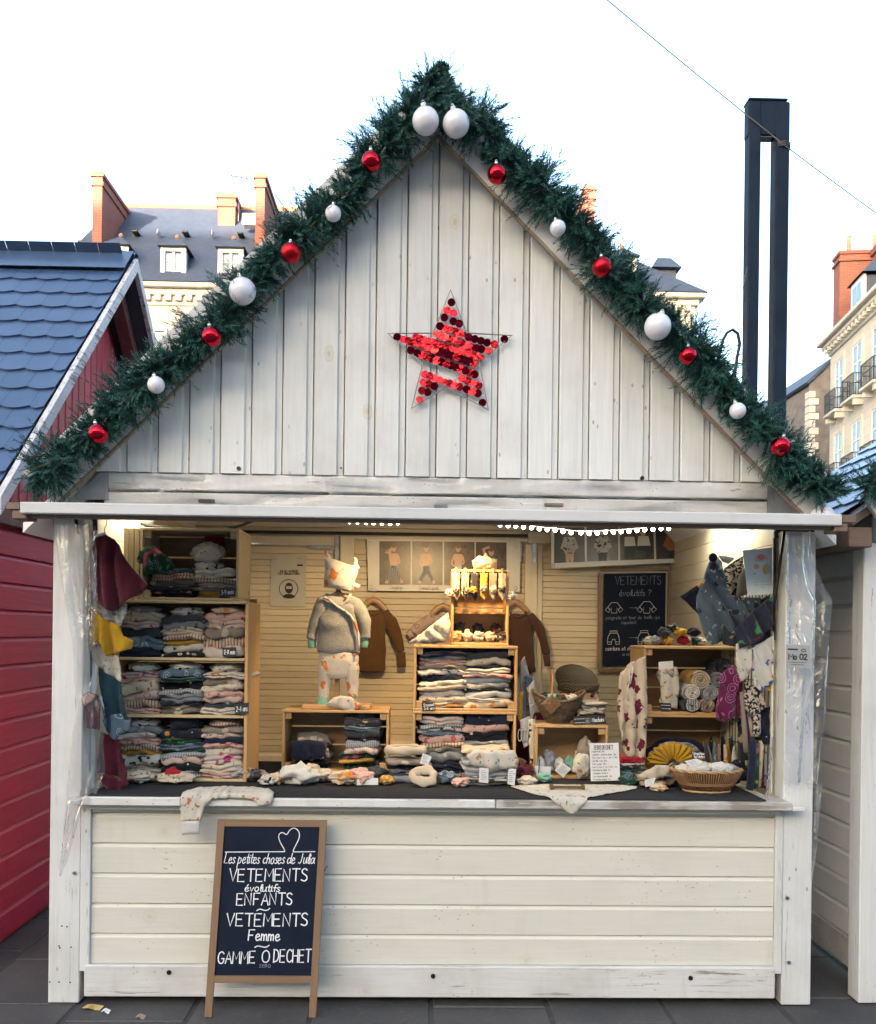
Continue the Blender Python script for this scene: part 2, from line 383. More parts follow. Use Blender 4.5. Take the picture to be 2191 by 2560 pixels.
# lower front: boards, plinth, trims
fp=empty('front_panel',(0,.03,0),parent=ch)
clad_h(fp,-1.44,1.505,.03,.172,.817,.129,MT['white_h'],t=.02)
MB().box(-1.44,1.505,.006,.04,.8175,.861,.003).build('top_strip',MT['white_h'],fp)
MB().box(-1.46,1.52,.04,.06,.03,.872).build('backing',MT['white_h'],fp)
pl=MB().box(-1.459,1.508,-.012,.04,.036,.170,.004).build('plinth_beam',MT['white_worn'],ch)
for px,py in ((423,2431),(1083,2440),(1727,2445)):
    p=at(px,py,-.013); MB().tube([(p.x,-.0125,p.z),(p.x,-.0165,p.z)],.010,10).build('bolt_head',MT['dark_metal'],pl)
MB().box(-1.482,-1.441,-.004,.04,.14,.868,.003).build('trim_strip',MT['white_post'],ch)
MB().box(1.506,1.539,-.004,.04,.14,.868,.003).build('trim_strip',MT['white_post'],ch)
# sill and counter
ct=empty('counter',(0,.3,.86),parent=ch)
MB().box(-1.455,.28,-.075,.10,.862,.898,.004).build('sill',MT['white_worn'],ct)
MB().box(.283,1.545,-.078,.10,.862,.898,.004).build('sill',MT['white_peel'],ct)
MB().box(-1.44,1.51,-.035,.01,.838,.861,.003).build('sill_moulding',MT['white_h'],ct)
MB().box(-1.44,1.50,.101,.95,.866,.896).build('table_top',MT['white_h'],ct)
MB().box(-1.515,-1.456,-.085,.0,.868,.886,.003).build('sill_end',MT['white_worn'],ct)
MB().box(1.546,1.60,-.085,.0,.862,.880,.003).build('sill_end',MT['white_worn'],ct)
p=at(1660,2017,-.04); MB().box(p.x-.04,p.x+.04,-.041,-.036,p.z-.008,p.z+.006,.002).build('catch_plate',MT['steel'],ct)
m=MB(); m.box(-1.435,1.44,-.06,.93,.9,.9045); felt=tag(m.build('counter_mat',MT['black_gap'] if 0 else basic('charcoal_felt',(.022,.023,.026),(.032,.032,.036),120,.95,spec=.1,bump=.3,bscale=300)),'charcoal felt mat covering the chalet counter','mat')
# header beams, plates
MB().box(-1.385,1.455,-.052,.02,2.193,2.262,.004).build('header_beam',MT['white_beam'],ch)
MB().box(-1.385,1.455,-.050,.02,2.112,2.181,.004).build('header_beam',MT['white_beam'],ch)
MB().box(-1.45,1.5,.0205,.12,2.12,2.3).build('header_backing',MT['black_gap'],ch)
m=MB(); m.add([(-1.50,-.056,2.145),(-1.365,-.056,2.145),(-1.365,-.056,2.258),(-1.40,-.056,2.258),(-1.50,-.056,2.160)],[(0,1,2,3,4)]); o=m.build('metal_plate',MT['grey_metal'],ch); mod_solid(o,.004)
m=MB(); m.add([(1.43,-.056,2.12),(1.58,-.056,2.12),(1.57,-.056,2.15),(1.49,-.056,2.25),(1.43,-.056,2.25)],[(0,1,2,3,4)]); o=m.build('metal_plate',MT['grey_metal'],ch); mod_solid(o,.004)
for px,py,w in ((517,1253,.035),(1103,1267,.028),(1385,1262,.04)):
    p=at(px,py,-.052); MB().box(p.x-w,p.x+w,-.058,-.0515,p.z-.008,p.z+.008,.003).build('catch_plate',MT['brown_wood'] if px!=1103 else MT['grey_metal'],ch)
# gable wall
gb=empty('gable',(0,.10,2.29),parent=ch)
ztop=lambda x:APZ+.10-abs(x-APX)
clad_v(gb,-1.55,1.57,-.041,2.264,ztop,.1315,MT['white_v'])
m=MB(); m.add([(-1.45,.03,2.262),(1.46,.03,2.262),(APX,.03,3.70)],[(0,1,2)]); mod_solid(m.build('gable_backing',MT['white_v'],gb),.02,1)
for px,py in ((597,1171),(1606,1195),(853,1170)):
    p=at(px,py,-.067); m=MB().tube([(p.x,-.0625,p.z),(p.x,-.069,p.z)],.009 if px!=853 else .004,10); m.build('bolt_head',MT['dark_metal'],gb)
# bargeboards, roof
def bargeboards(par,ax,az,y0,y1,half,wid=.26,tn=1.0):
    for s in (-1,1):                               # half = where the lower edge ends; the end is cut square to the slope
        k=wid*tn/(1+tn*tn)
        L=(ax+s*half,az-half*tn); U=(ax+s*(half+k),az-(half+k)*tn+wid)
        m=MB().prism([(ax,az),(ax,az+wid),U,L],lambda a,b:(a,y0,b),lambda a,b:(a,y1,b)); bo=m.build('bargeboard',MT['grey_trim'],par)
        poly=[(ax,az-.014),(ax,az-.001),(L[0],L[1]-.001),(L[0]-s*.007,L[1]-.010)]
        MB().prism(poly,lambda a,b:(a,y0+.003,b),lambda a,b:(a,y1-.002,b)).build('edge_strip',MT['brown_trim'],bo)
bargeboards(ch,APX,APZ,-.125,-.10,1.565)
rf=empty('roof',(APX,.8,APZ+.2),parent=ch)
for s,xe in ((-1,-1.70),(1,1.71)):
    zl=APZ-abs(xe-APX); poly=[(APX,APZ+.21),(APX,APZ+.25),(xe,zl+.25),(xe,zl+.21)]
    MB().prism(poly,lambda a,b:(a,-.098,b),lambda a,b:(a,2.0,b)).build('roof_deck',MT['tile'],rf)
    poly=[(APX,APZ+.02),(APX,APZ+.06),(xe,zl+.06),(xe,zl+.02)]
    MB().prism(poly,lambda a,b:(a,-.098,b),lambda a,b:(a,2.0,b)).build('soffit_board',MT['white_y'],rf)
# side walls: outer cladding, inner lining
def rowboards(par,axis,a0,a1,pos,z0,z1,h,mat,th=.014,name='lining_board',gap=.0022):
    n=round((z1-z0)/h); L=(a1-a0)/2; hh=(z1-z0)/n
    me=(MB().box(-L,L,0,th,gap/2,hh-gap/2,.0015) if axis=='x' else MB().box(0,th,-L,L,gap/2,hh-gap/2,.0015)).mesh(name,mat)
    for i in range(n): inst(name,me,par,((a0+a1)/2,pos,z0+i*hh) if axis=='x' else (pos,(a0+a1)/2,z0+i*hh))
for s,xo,xi in ((-1,-1.495,-1.480),(1,1.55,1.526)):
    sw=empty('side_wall',(xo,.9,0),parent=ch)
    clad_h(sw,.105,YB-.05,xo,.05,2.25,.128,MT['white_y'],axis='y',sg=s)
    MB().box(min(xo,xi)+.001 if s<0 else xi+.0125,max(xo,xi)-.001,.105,YB-.05,.05,2.45).build('wall_core',MT['inner_y'],sw)
    rowboards(sw,'y',.105,YB-.06,xi if s<0 else xi-.0,.88,2.3,.095,MT['inner_y'],th=.012)
    MB().box(xi-(.008 if s>0 else .0),xi+(.02 if s<0 else .0),.0845,.1045,.90,2.2,.003).build('frame_strip',MT['white_post'],sw)
bw=empty('back_wall',(0,YB-.06,0),parent=ch)
rowboards(bw,'x',-1.466,1.524,YB-.075,.30,2.125,.039,MT['inner'])
MB().box(-1.45,1.49,YB-.058,YB-.05,.05,2.5).build('wall_core',MT['inner'],bw)
MB().box(-1.49,1.545,YB-.049,YB-.03,.05,2.5).build('outer_sheet',MT['white_h'],bw)
MB().box(-1.45,1.49,.12,YB-.06,2.36,2.38).build('ceiling',MT['inner_y'],ch)
MB().box(-1.49,1.545,.06,YB-.06,.02,.05).build('floor',MT['brown_wood'],ch)
# frames on the back wall
YW=YB-.078
def wallbox(px0,py0,px1,py1,Y,th,mat,par,name,c=.003):
    a=at(px0,py0,Y);b=at(px1,py1,Y); return MB().box(a.x,b.x,Y-th,Y+.002,min(a.z,b.z),max(a.z,b.z),c).build(name,mat,par)
wallbox(420,1296,1500,1330,YW,.03,MT['inner_white'],bw,'header_board')
wallbox(605,1338,845,1366,YW,.02,MT['inner_white'],bw,'upper_frame')
wallbox(1320,1330,1480,1362,YW,.024,MT['inner_white'],bw,'upper_frame')
wallbox(1313,1362,1337,1900,YW,.026,MT['inner_white'],bw,'door_frame')
wallbox(1339,1362,1351,1900,YW,.012,MT['inner_white'],bw,'door_stop')
wallbox(852,1340,882,1790,YW,.022,MT['inner_white'],bw,'door_frame')
wallbox(884,1340,1320,1356,YW,.016,MT['inner_white'],bw,'upper_rail')
wallbox(838,1330,848,1400,YW-.027,.004,MT['steel'],bw,'hinge_strap',.001)
wallbox(772,1362,846,1374,YW-.021,.004,MT['steel'],bw,'hinge_strap',.001)
wallbox(1297,1360,1304,1405,YW-.03,.004,MT['steel'],bw,'hinge_strap',.001)
wallbox(1332,1358,1341,1408,YW-.03,.004,MT['steel'],bw,'hinge_strap',.001)
wallbox(480,1331,1320,1336,YW-.031,.008,MT['black_gap'],bw,'cable_duct',.002)
wallbox(612,1356,657,1361,YW-.021,.004,MT['cap_white'] if 'cap_white' in MT else MT['steel'],bw,'daylight_slit_strip',.001)  # added bright strip standing in for a slit of daylight in the wall
wallbox(1130,1336,1290,1340,YW-.031,.004,MT['steel'],bw,'daylight_slit_strip',.001)  # second added strip, a bright bar in place of a daylight gap
wallbox(400,1880,720,1902,YW-.10,.10,MT['inner_white'],bw,'wall_bench')
wallbox(960,1850,1040,1890,YW-.10,.10,MT['inner_white'],bw,'wall_bench')
# ---- the raised flap
fl=empty('hatch_flap',(0,-.2,2.05),parent=ch)
MB().box(-1.6,1.612,-.352,-.312,2.045,2.090,.004).build('front_rail',MT['white_worn'] if 0 else MT['grey_trim'],fl)
MB().box(-1.575,1.585,-.325,-.28,2.033,2.0455,.003).build('flap_frame',MT['brown_wood'],fl)
MB().box(-1.555,1.555,-.311,-.005,2.070,2.089).build('flap_board',MT['white_h'],fl)
MB().box(-1.655,-1.603,-.345,-.24,2.060,2.088,.003).build('end_bar',MT['brown_wood'],fl)
MB().box(-1.634,-1.580,-.340,-.24,2.025,2.058,.003).build('end_bar',MT['brown_wood'],fl)
MB().box(1.615,1.672,-.345,-.24,2.058,2.088,.003).build('end_bar',MT['brown_wood'],fl)
MB().box(1.588,1.640,-.340,-.24,2.022,2.056,.003).build('end_bar',MT['brown_wood'],fl)
for s in (-1,1):                                   # hook bars and prop rods
    P=(lambda q:at(q[0] if s<0 else q[1],q[2],-.02))
    pts=[at(113,1290,-.03),at(200,1292,-.03),at(228,1293,-.03),at(238,1302,-.03),at(239,1326,-.03)] if s<0 else [at(2053,1325,-.03),at(1970,1323,-.03),at(1952,1323,-.03),at(1940,1332,-.03),at(1943,1345,-.03)]
    MB().tube(pts,.010,8).build('hook_bar',MT['dark_metal'],fl,smooth=True)
    pts=[at(188,1292,-.012),at(226,1450,.05),at(229,1760,.10)] if s<0 else [at(1962,1326,-.012),at(1936,1510,.06),at(1934,1600,.10)]
    MB().tube(pts,.0065,6).build('prop_rod',MT['dark_metal'],fl,smooth=True)
MB().tube([at(1937,1345,.06),at(1936,1600,.09)],.006,6).build('slide_bar',MT['dark_metal'],fl)
# plastic wrap stapled over the header beams
random.seed(5)
def wrap(u,v):
    x=-1.37+2.80*u; z=2.112+.15*v
    y=-.066+.006*math.sin(u*47+v*5)+.008*math.sin(u*19-v*9)+.006*math.sin(v*14+u*31)
    return (x,y-.012*math.sin(math.pi*v),z+.012*math.sin(u*23)*(1-v))
MT['wrap']=plastic('stapled_plastic_wrap',(.95,.95,.96),.015,7,.035)
tag(MB().sheet(wrap,90,8).build('plastic_wrap',MT['wrap'],smooth=True),'crumpled clear plastic wrap stapled over the white header beams','plastic sheet')
# ================================================================== red chalet on the left (its gable end faces us sideways)
rc=thing('red_chalet','red painted wooden chalet with dark scalloped roof tiles and weathered white verge','market stall',(-3.8,1.9,0))
WX=-2.16; RY,RZ=1.90,at(340,652,1.90).z; HX=-1.885; EZ=at(20,1250,.13).z+.03
sw=empty('gable_wall',(WX,1.9,0),parent=rc)
clad_h(sw,.30,3.5,WX,.03,2.11,.143,MT['red_h'],axis='y',sg=1,t=.02,bev=.026,lip=.014)
MB().box(-5.4,WX-.001,.30,3.5,.0,2.3).build('wall_core',MT['red_v'],sw)
clad_v(sw,.15,3.65,WX+.0,2.20,lambda y:RZ-.20-abs(y-RY)*1.02,.098,MT['red_v'],axis='y',sg=1,ch=.012)
m=MB(); m.add([(WX-.004,.2,2.15),(WX-.004,3.6,2.15),(WX-.004,RY,3.86)],[(0,1,2)]); mod_solid(m.build('gable_core',MT['red_v'],sw),.02,1)
MB().box(WX-.02,WX+.05,.12,3.68,2.115,2.198,.004).build('wall_beam',MT['red_dark'],sw)
rr=empty('roof',(-3.6,RY,RZ),parent=rc)
tn=(RZ-EZ)/(RY-.13)
for s in (-1,1):
    ye=RY+s*1.80; ze=RZ-1.80*tn
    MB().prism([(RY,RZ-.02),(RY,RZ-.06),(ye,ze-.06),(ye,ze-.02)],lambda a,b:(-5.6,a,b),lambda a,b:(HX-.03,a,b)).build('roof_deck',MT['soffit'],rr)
    MB().prism([(RY,RZ+.012),(RY,RZ-.070),(ye,ze-.070),(ye,ze+.012)],lambda a,b:(HX-.028,a,b),lambda a,b:(HX,a,b)).build('verge_board',MT['verge_worn'],rr)
    MB().prism([(RY,RZ-.07),(RY,RZ-.18),(ye,ze-.18),(ye,ze-.07)],lambda a,b:(HX-.20,a,b),lambda a,b:(HX-.12,a,b)).build('rafter',MT['red_dark'],rr)
ups=Vector((0,1,tn)).normalized()
org=Vector((HX-.035-25.5*.145,RY-1.80,RZ-1.80*tn))
tile_slope(rr,org,(1,0,0),ups,25,14,individual=lambda c,r:c>=7,half=True)
tile_slope(rr,Vector((HX-.02,RY+1.80,RZ-1.80*tn)),(-1,0,0),Vector((0,-1,tn)),25,14,individual=lambda c,r:False)
def cap(u,v):
    a=(u-.5)*2; return (-5.6+(HX+.0+5.6-.03)*v,RY+a*.17,RZ+.050-abs(a)*.17*tn*.97+.01*(1-abs(a)))
mod_solid(MB().sheet(cap,6,10).build('ridge_cap',roof_mat('ridge_sheet',(.05,.085,.15),(.04,.065,.12),.25,.9),rr,smooth=False),.004)
# ================================================================== white chalet on the right
NX=3.505
wc=thing('white_chalet','plain white wooden chalet with blue roof tiles, partly hidden past the open chalet','market stall',(NX,0,0))
for x0,x1 in ((NX-1.615,NX-1.483),(NX+1.54,NX+1.669)):
    for y in (.02,YB-.05): MB().box(x0,x1,y,y+.10,.004,2.02,.004).build('corner_post',MT['white_post'],wc)
for s,xo in ((-1,NX-1.495),(1,NX+1.55)):
    sw=empty('side_wall',(xo,.9,0),parent=wc)
    clad_h(sw,.125,YB-.05,xo,.20,2.03,.128,MT['white_y'],axis='y',sg=s,bev=.026,lip=.014)
    MB().box(xo-.02*(s>0),xo+.02*(s<0),.125,YB,.05,2.2).build('wall_core',MT['white_y'],sw)
    MB().box(xo+s*.0,xo+s*.03,.125,YB,.055,.195,.004).build('base_beam',MT['white_worn'],sw)
    MB().box(xo,xo+s*.03,.125,YB,2.035,2.15,.004).build('top_beam',MT['white_y'],sw)
fw=empty('front_wall',(NX,.05,0),parent=wc)
clad_h(fw,NX-1.48,NX+1.54,.05,.17,2.2,.128,MT['white_h'])
MB().box(NX-1.48,NX+1.54,.052,.07,.05,2.25).build('wall_core',MT['white_h'],fw)
gb=empty('gable',(NX,.1,2.29),parent=wc)
NT_=.69; NZ=2.12+1.72*NT_                            # shallower roof than ours
m=MB(); m.add([(NX-1.5,.09,2.1),(NX+1.5,.09,2.1),(NX+1.5,.09,2.25),(NX,.09,NZ-.02),(NX-1.5,.09,2.25)],[(0,1,2,3,4)]); mod_solid(m.build('gable_sheet',MT['white_v'],gb),.03,1)
bargeboards(wc,NX,NZ-.13,-.115,-.09,1.60,.20,NT_)
rf=empty('roof',(NX,.8,NZ),parent=wc)
for s in (-1,1):
    xe=NX+s*1.72; poly=[(NX,NZ),(NX,NZ-.04),(xe,NZ-1.72*NT_-.04),(xe,NZ-1.72*NT_)]
    MB().prism(poly,lambda a,b:(a,-.088,b),lambda a,b:(a,1.62,b)).build('roof_deck',MT['brown_wood'],rf)
    MB().box(xe-s*.09,xe+s*.01,-.08,1.6,NZ-1.72*NT_-.13,NZ-1.72*NT_-.045,.004).build('eave_beam',MT['brown_wood'],rf)
tile_slope(rf,(NX-1.76,1.60,NZ-1.76*NT_+.005),(0,-1,0),(1,0,NT_),11,11,individual=lambda c,r:True)
tile_slope(rf,(NX+1.76,-.02,NZ-1.76*NT_+.005),(0,1,0),(-1,0,NT_),11,11,individual=lambda c,r:False)
# ================================================================== far buildings
def brick_mat(name,a,b,mortar,scale=1.0,glow=0):
    t=NT(name); v=t.coord((1,1,1),False)
    mp=t.n('ShaderNodeMapping'); mp.inputs['Rotation'].default_value=(R(90),0,0); t.l(v,mp.inputs[0])
    sp=t.n('ShaderNodeSeparateXYZ'); t.l(v,sp.inputs[0]); cb=t.n('ShaderNodeCombineXYZ'); t.l(t.math('ADD',sp.outputs[0],sp.outputs[1]),cb.inputs[0]); t.l(sp.outputs[2],cb.inputs[1])
    br=t.n('ShaderNodeTexBrick'); br.inputs['Scale'].default_value=scale; br.inputs['Brick Width'].default_value=.24; br.inputs['Row Height'].default_value=.075; br.inputs['Mortar Size'].default_value=.008
    br.inputs[1].default_value=(*a,1); br.inputs[2].default_value=(*b,1); br.inputs[3].default_value=(*mortar,1); t.l(cb.outputs[0],br.inputs[0])
    col=t.mix(t.math('MULTIPLY',t.step(t.noise(v,.9,4),.45,.7),.4),br.outputs[0],tuple(x*.6 for x in a))
    return t.fin(col,.85)
MT['brick']=brick_mat('red_brick',(.27,.085,.055),(.22,.065,.045),(.22,.15,.125))
def stone_mat(name,a,b):
    t=NT(name); v=t.coord((1,1,1),False)
    sp=t.n('ShaderNodeSeparateXYZ'); t.l(v,sp.inputs[0]); cb=t.n('ShaderNodeCombineXYZ'); t.l(t.math('ADD',sp.outputs[0],sp.outputs[1]),cb.inputs[0]); t.l(sp.outputs[2],cb.inputs[1])
    br=t.n('ShaderNodeTexBrick'); br.inputs['Scale'].default_value=1; br.inputs['Brick Width'].default_value=.9; br.inputs['Row Height'].default_value=.38; br.inputs['Mortar Size'].default_value=.012
    br.inputs[1].default_value=(*a,1); br.inputs[2].default_value=(*b,1); br.inputs[3].default_value=(*(x*.72 for x in a),1); t.l(cb.outputs[0],br.inputs[0])
    col=t.mix(t.math('MULTIPLY',t.step(t.noise(v,.5,5,.6),.45,.75),.45),br.outputs[0],tuple(x*.62 for x in b))
    return t.fin(col,.85)
MT['stone']=stone_mat('cream_limestone',(.60,.56,.49),(.55,.51,.45))
MT['stone_trim']=basic('pale_stone_trim',(.62,.58,.51),(.52,.49,.43),1.3,.85)
MT['rubble']=basic('grey_rubble_wall',(.21,.18,.16),(.14,.125,.115),2.5,.9,bump=.4,bscale=6)
def slate():
    t=NT('grey_slate'); v=t.coord((1,1,1),False); sp=t.n('ShaderNodeSeparateXYZ'); t.l(v,sp.inputs[0]); cb=t.n('ShaderNodeCombineXYZ'); t.l(sp.outputs[0],cb.inputs[0]); t.l(sp.outputs[2],cb.inputs[1])
    br=t.n('ShaderNodeTexBrick'); br.inputs['Scale'].default_value=1; br.inputs['Brick Width'].default_value=.25; br.inputs['Row Height'].default_value=.16; br.inputs['Mortar Size'].default_value=.006
    br.inputs[1].default_value=(.045,.062,.10,1); br.inputs[2].default_value=(.034,.048,.082,1); br.inputs[3].default_value=(.045,.05,.065,1); t.l(cb.outputs[0],br.inputs[0])
    col=t.mix(t.math('MULTIPLY',t.step(t.noise(v,.35,5),.4,.7),.35),br.outputs[0],(.06,.072,.105)); return t.fin(col,.6)
MT['slate']=slate()
MT['win_white']=basic('white_window_paint',(.72,.71,.68),(.66,.65,.62),3,.5)
def glassm(name,c=(.25,.38,.48)):
    t=NT(name); return t.fin(c,.15,0,.35)
MT['pane']=glassm('window_pane',(.13,.22,.30))
MT['lead']=basic('pale_lead',(.40,.43,.46),rough=.5)
MT['terracotta']=basic('terracotta_pot',(.42,.20,.11),(.34,.15,.09),5,.85)
MT['iron']=basic('black_iron',(.02,.02,.022),rough=.5,metal=.3)
FY=36.0
def X36(px,py,Y=FY): return at(px,py,Y)
hb=thing('stone_town_house','long cream stone town house with slate roof, dormers and brick chimneys behind the red chalet','building',(-2,FY+4,0))
cz=X36(400,712).z                                    # top of the wall
x0=X36(150,712).x; x1=X36(1735,740).x
Dp=10.5
MB().box(x0,x1,FY,FY+Dp,0,cz-.95).build('wall',MT['stone'],hb)
co=MB().box(x0-.45,x1+.45,FY-.45,FY+Dp+.45,cz-.22,cz,.04).build('cornice',MT['stone_trim'],hb)
MB().box(x0-.2,x1+.2,FY-.22,FY+Dp+.2,cz-.50,cz-.22,.04).build('cornice_moulding',MT['stone_trim'],co)
MB().box(x0-.08,x1+.08,FY-.08,FY+Dp+.08,cz-.95,cz-.50,.04).build('frieze',MT['stone_trim'],co)
bme=MB().box(-.14,.14,-.17,0,-.26,0,.02).mesh('bracket',MT['stone_trim'])
x=x0+.3
while x<x1: inst('bracket',bme,co,(x,FY-.08,cz-.5)); x+=.46
def window(par,x,z,w,h,y,sg=-1):
    wd=empty('window',(x,y,z),parent=par)
    fr=MB()
    for a in (-1,1): fr.box(x+a*w/2-.06,x+a*w/2+.06,y-.10,y+.1,z,z+h)
    fr.box(x-w/2-.06,x+w/2+.06,y-.101,y+.1,z+h,z+h+.12).box(x-.05,x+.05,y-.06,y+.1,z,z+h).box(x-w/2-.1,x+w/2+.1,y-.16,y+.1,z-.10,z)
    for k in (1,2): fr.box(x-w/2,x+w/2,y-.05,y+.1,z+h*k/3-.022,z+h*k/3+.022)
    fr.build('frame',MT['win_white'],wd)
    for a in (-1,1):
        for k in range(3): MB().box(x+a*w/4-w/4+.03,x+a*w/4+w/4-.03,y-.012,y+.05,z+h*k/3+.022,z+h*(k+1)/3-.022).build('pane',MT['pane'],wd)
for i in range(11):
    xx=x0+1.6+i*2.62
    if xx>x1-1: break
    window(hb,xx,cz-4.1,1.15,2.0,FY)
    MB().box(xx-.75,xx+.75,FY-.02,FY+.05,cz-2.1+.13,cz-1.72,.02).build('lintel',MT['stone_trim'],hb)
rz=X36(700,525,FY+5).z
ro=empty('roof',(x0,FY+5,cz),parent=hb)
e=.5
hipx=at(225,600,FY+5).x
V=[(x0-e,FY-e,cz),(x1+e,FY-e,cz),(x1+e,FY+Dp+e,cz),(x0-e,FY+Dp+e,cz),(hipx+1.2,FY+5,rz),(at(1330,530,FY+5).x,FY+5,rz)]
MB().add(V,[(0,1,5,4),(1,2,5),(2,3,4,5),(3,0,4),(0,3,2,1)]).build('roof_slope',MT['slate'],ro,org=(0,FY,cz))
# lower wing to the left
lz=at(120,612,FY+5).z; lx0=at(-60,612,FY+5).x; lx1=at(240,612,FY+4).x
V=[(lx0-4,FY+.5,cz-1.4),(lx1,FY+.5,cz-1.4),(lx1,FY+10,cz-1.4),(lx0-4,FY+10,cz-1.4),(at(70,612,FY+5).x,FY+5,lz),(lx1,FY+5,lz)]
MB().add(V,[(0,1,5,4),(1,2,5),(2,3,4,5),(3,0,4),(0,3,2,1)]).build('wing_roof',MT['slate'],ro,org=(0,FY+.5,cz))
MB().box(lx0-3.6,x0,FY+1,FY+9.5,0,cz-1.4).build('wing_wall',MT['stone'],hb)
MB().tube([(hipx+1.2,FY+5,rz+.05),(at(1330,530,FY+5).x,FY+5,rz+.05)],.13,6).build('ridge_tiles',MT['terracotta'],ro)
# dormers
def dormer(px):
    c=at(px,700,FY+.2); dx=c.x; zb=cz+.16; w,h=.82,1.55
    d=empty('dormer',(dx,FY+.2,zb),parent=hb)
    MB().box(dx-w/2-.10,dx+w/2+.10,FY+.22,FY+2.6,zb,zb+h).build('cheeks',MT['slate'],d)
    fr=MB()
    for a in (-1,1): fr.box(dx+a*(w/2+.06)-.10,dx+a*(w/2+.06)+.10,FY+.05,FY+.30,zb-.02,zb+h)
    fr.box(dx-w/2-.16,dx+w/2+.16,FY+.045,FY+.30,zb+h-.16,zb+h+.02).box(dx-.05,dx+.05,FY+.10,FY+.3,zb,zb+h).box(dx-w/2-.20,dx+w/2+.20,FY-.02,FY+.3,zb-.14,zb-.02)
    for a in (-1,1): fr.box(dx+a*.24-.19,dx+a*.24+.19,FY+.12,FY+.30,zb,zb+.08)
    for k in (1,2): fr.box(dx-w/2,dx+w/2,FY+.13,FY+.3,zb+.45*k+.06,zb+.45*k+.09)
    fr.build('window_frame',MT['win_white'],d)
    for a in (-1,1):
        for k in range(3): MB().box(dx+a*.215-.15,dx+a*.215+.15,FY+.16,FY+.25,zb+.09+k*.45,zb+.50+k*.45).build('pane',MT['pane'],d)
    W=w/2+.26; zt=zb+h+.03
    MB().add([(dx-W,FY-.15,zt),(dx+W,FY-.15,zt),(dx+W,FY+3.2,zt),(dx-W,FY+3.2,zt),(dx,FY+.7,zt+.72),(dx,FY+3.2,zt+.72)],[(0,1,4),(1,2,5,4),(2,3,5),(3,0,4,5),(0,3,2,1)]).build('dormer_roof',MT['slate'],d)
    MB().ball((dx,FY+.7,zt+.74),.11,8,6).build('finial',MT['terracotta'],d)
for px in (292,435,578,721,864,1007,1150,1293,1436,1560): dormer(px)
a=at(1640,720,FY+1.2);b=at(1691,673,FY+1.2); tu=empty('turret',(a.x,FY+1.2,a.z),parent=hb); MB().box(a.x,b.x,FY+1.2,FY+2.6,a.z-.5,b.z).build('turret_wall',MT['slate'],tu)
c=at(1662,650,FY+1.9); MB().add([(a.x-.25,FY+.95,b.z),(b.x+.2,FY+.95,b.z),(b.x+.2,FY+2.85,b.z),(a.x-.25,FY+2.85,b.z),(c.x-.35,FY+1.9,c.z+.1),(c.x+.3,FY+1.9,c.z+.1)],[(0,1,5,4),(1,2,5),(2,3,4,5),(3,0,4),(0,3,2,1)]).build('turret_roof',MT['slate'],tu)
def chimney(par,px0,px1,pyt,pyb,Y,depth,pots=0):
    a=at(px0,pyt,Y);b=at(px1,pyb,Y); c=empty('chimney',((a.x+b.x)/2,Y,b.z),parent=par)
    h=a.z-b.z
    MB().box(a.x,b.x,Y,Y+depth,b.z-1.5,a.z-.7).build('stack',MT['brick'],c)
    MB().box(a.x-.07,b.x+.07,Y-.07,Y+depth+.07,a.z-.7,a.z-.52).box(a.x-.02,b.x+.02,Y-.02,Y+depth+.02,a.z-.52,a.z-.28).box(a.x-.09,b.x+.09,Y-.09,Y+depth+.09,a.z-.28,a.z-.12).box(a.x+.02,b.x-.02,Y+.02,Y+depth-.02,a.z-.12,a.z).build('crown',MT['brick'],c)
    for k in range(pots):
        yy=Y+depth*(k+.7)/(pots+.4); MB().lathe([(.13,0),(.10,.15),(.09,.55),(.11,.6)],10,((a.x+b.x)/2,yy,a.z-.02)).build('chimney_pot',MT['terracotta'],c)
chimney(hb,233,254,427,642,FY+.9,4.6,0)
chimney(hb,640,661,431,612,FY+.9,4.4,0)
chimney(hb,546,588,481,566,FY+3.6,1.0,0)
chimney(hb,1463,1487,461,560,FY+2.0,3.5,0)
chimney(hb,506,524,514,528,FY+6.5,.8,0)
sk=at(626,553,FY+2.6); MB().box(sk.x-.35,sk.x+.35,sk.y-.2,sk.y+.3,sk.z-.25,sk.z+.3,.03).build('skylight',MT['win_white'],hb)
for px,py in ((339,580),(464,582),(602,585),(205,606)):
    k=at(px,py,FY+2.3); MB().box(k.x-.14,k.x+.14,k.y-.15,k.y+.4,k.z-.05,k.z+.05,.02).build('roof_vent',MT['iron'],hb)
for px,py in ((395,580),(531,582)):
    k=at(px,py,FY+2.2); MB().box(k.x-.03,k.x+.03,k.y-.1,k.y+.4,k.z-.12,k.z+.12,.02).build('roof_hook',MT['lead'],hb)
an=at(597,500,FY+4); m=MB().tube([(an.x,an.y,an.z-1.2),(an.x,an.y,an.z+1.3)],.03,5)
m.tube([(an.x-.4,an.y,an.z+1.2),(an.x+.5,an.y,an.z+1.05)],.02,4)
for k in range(4): m.tube([(an.x-.35+k*.25,an.y-.25,an.z+1.19-k*.04),(an.x-.35+k*.25,an.y+.25,an.z+1.19-k*.04)],.015,4)
m.build('aerial',MT['steel'],hb)
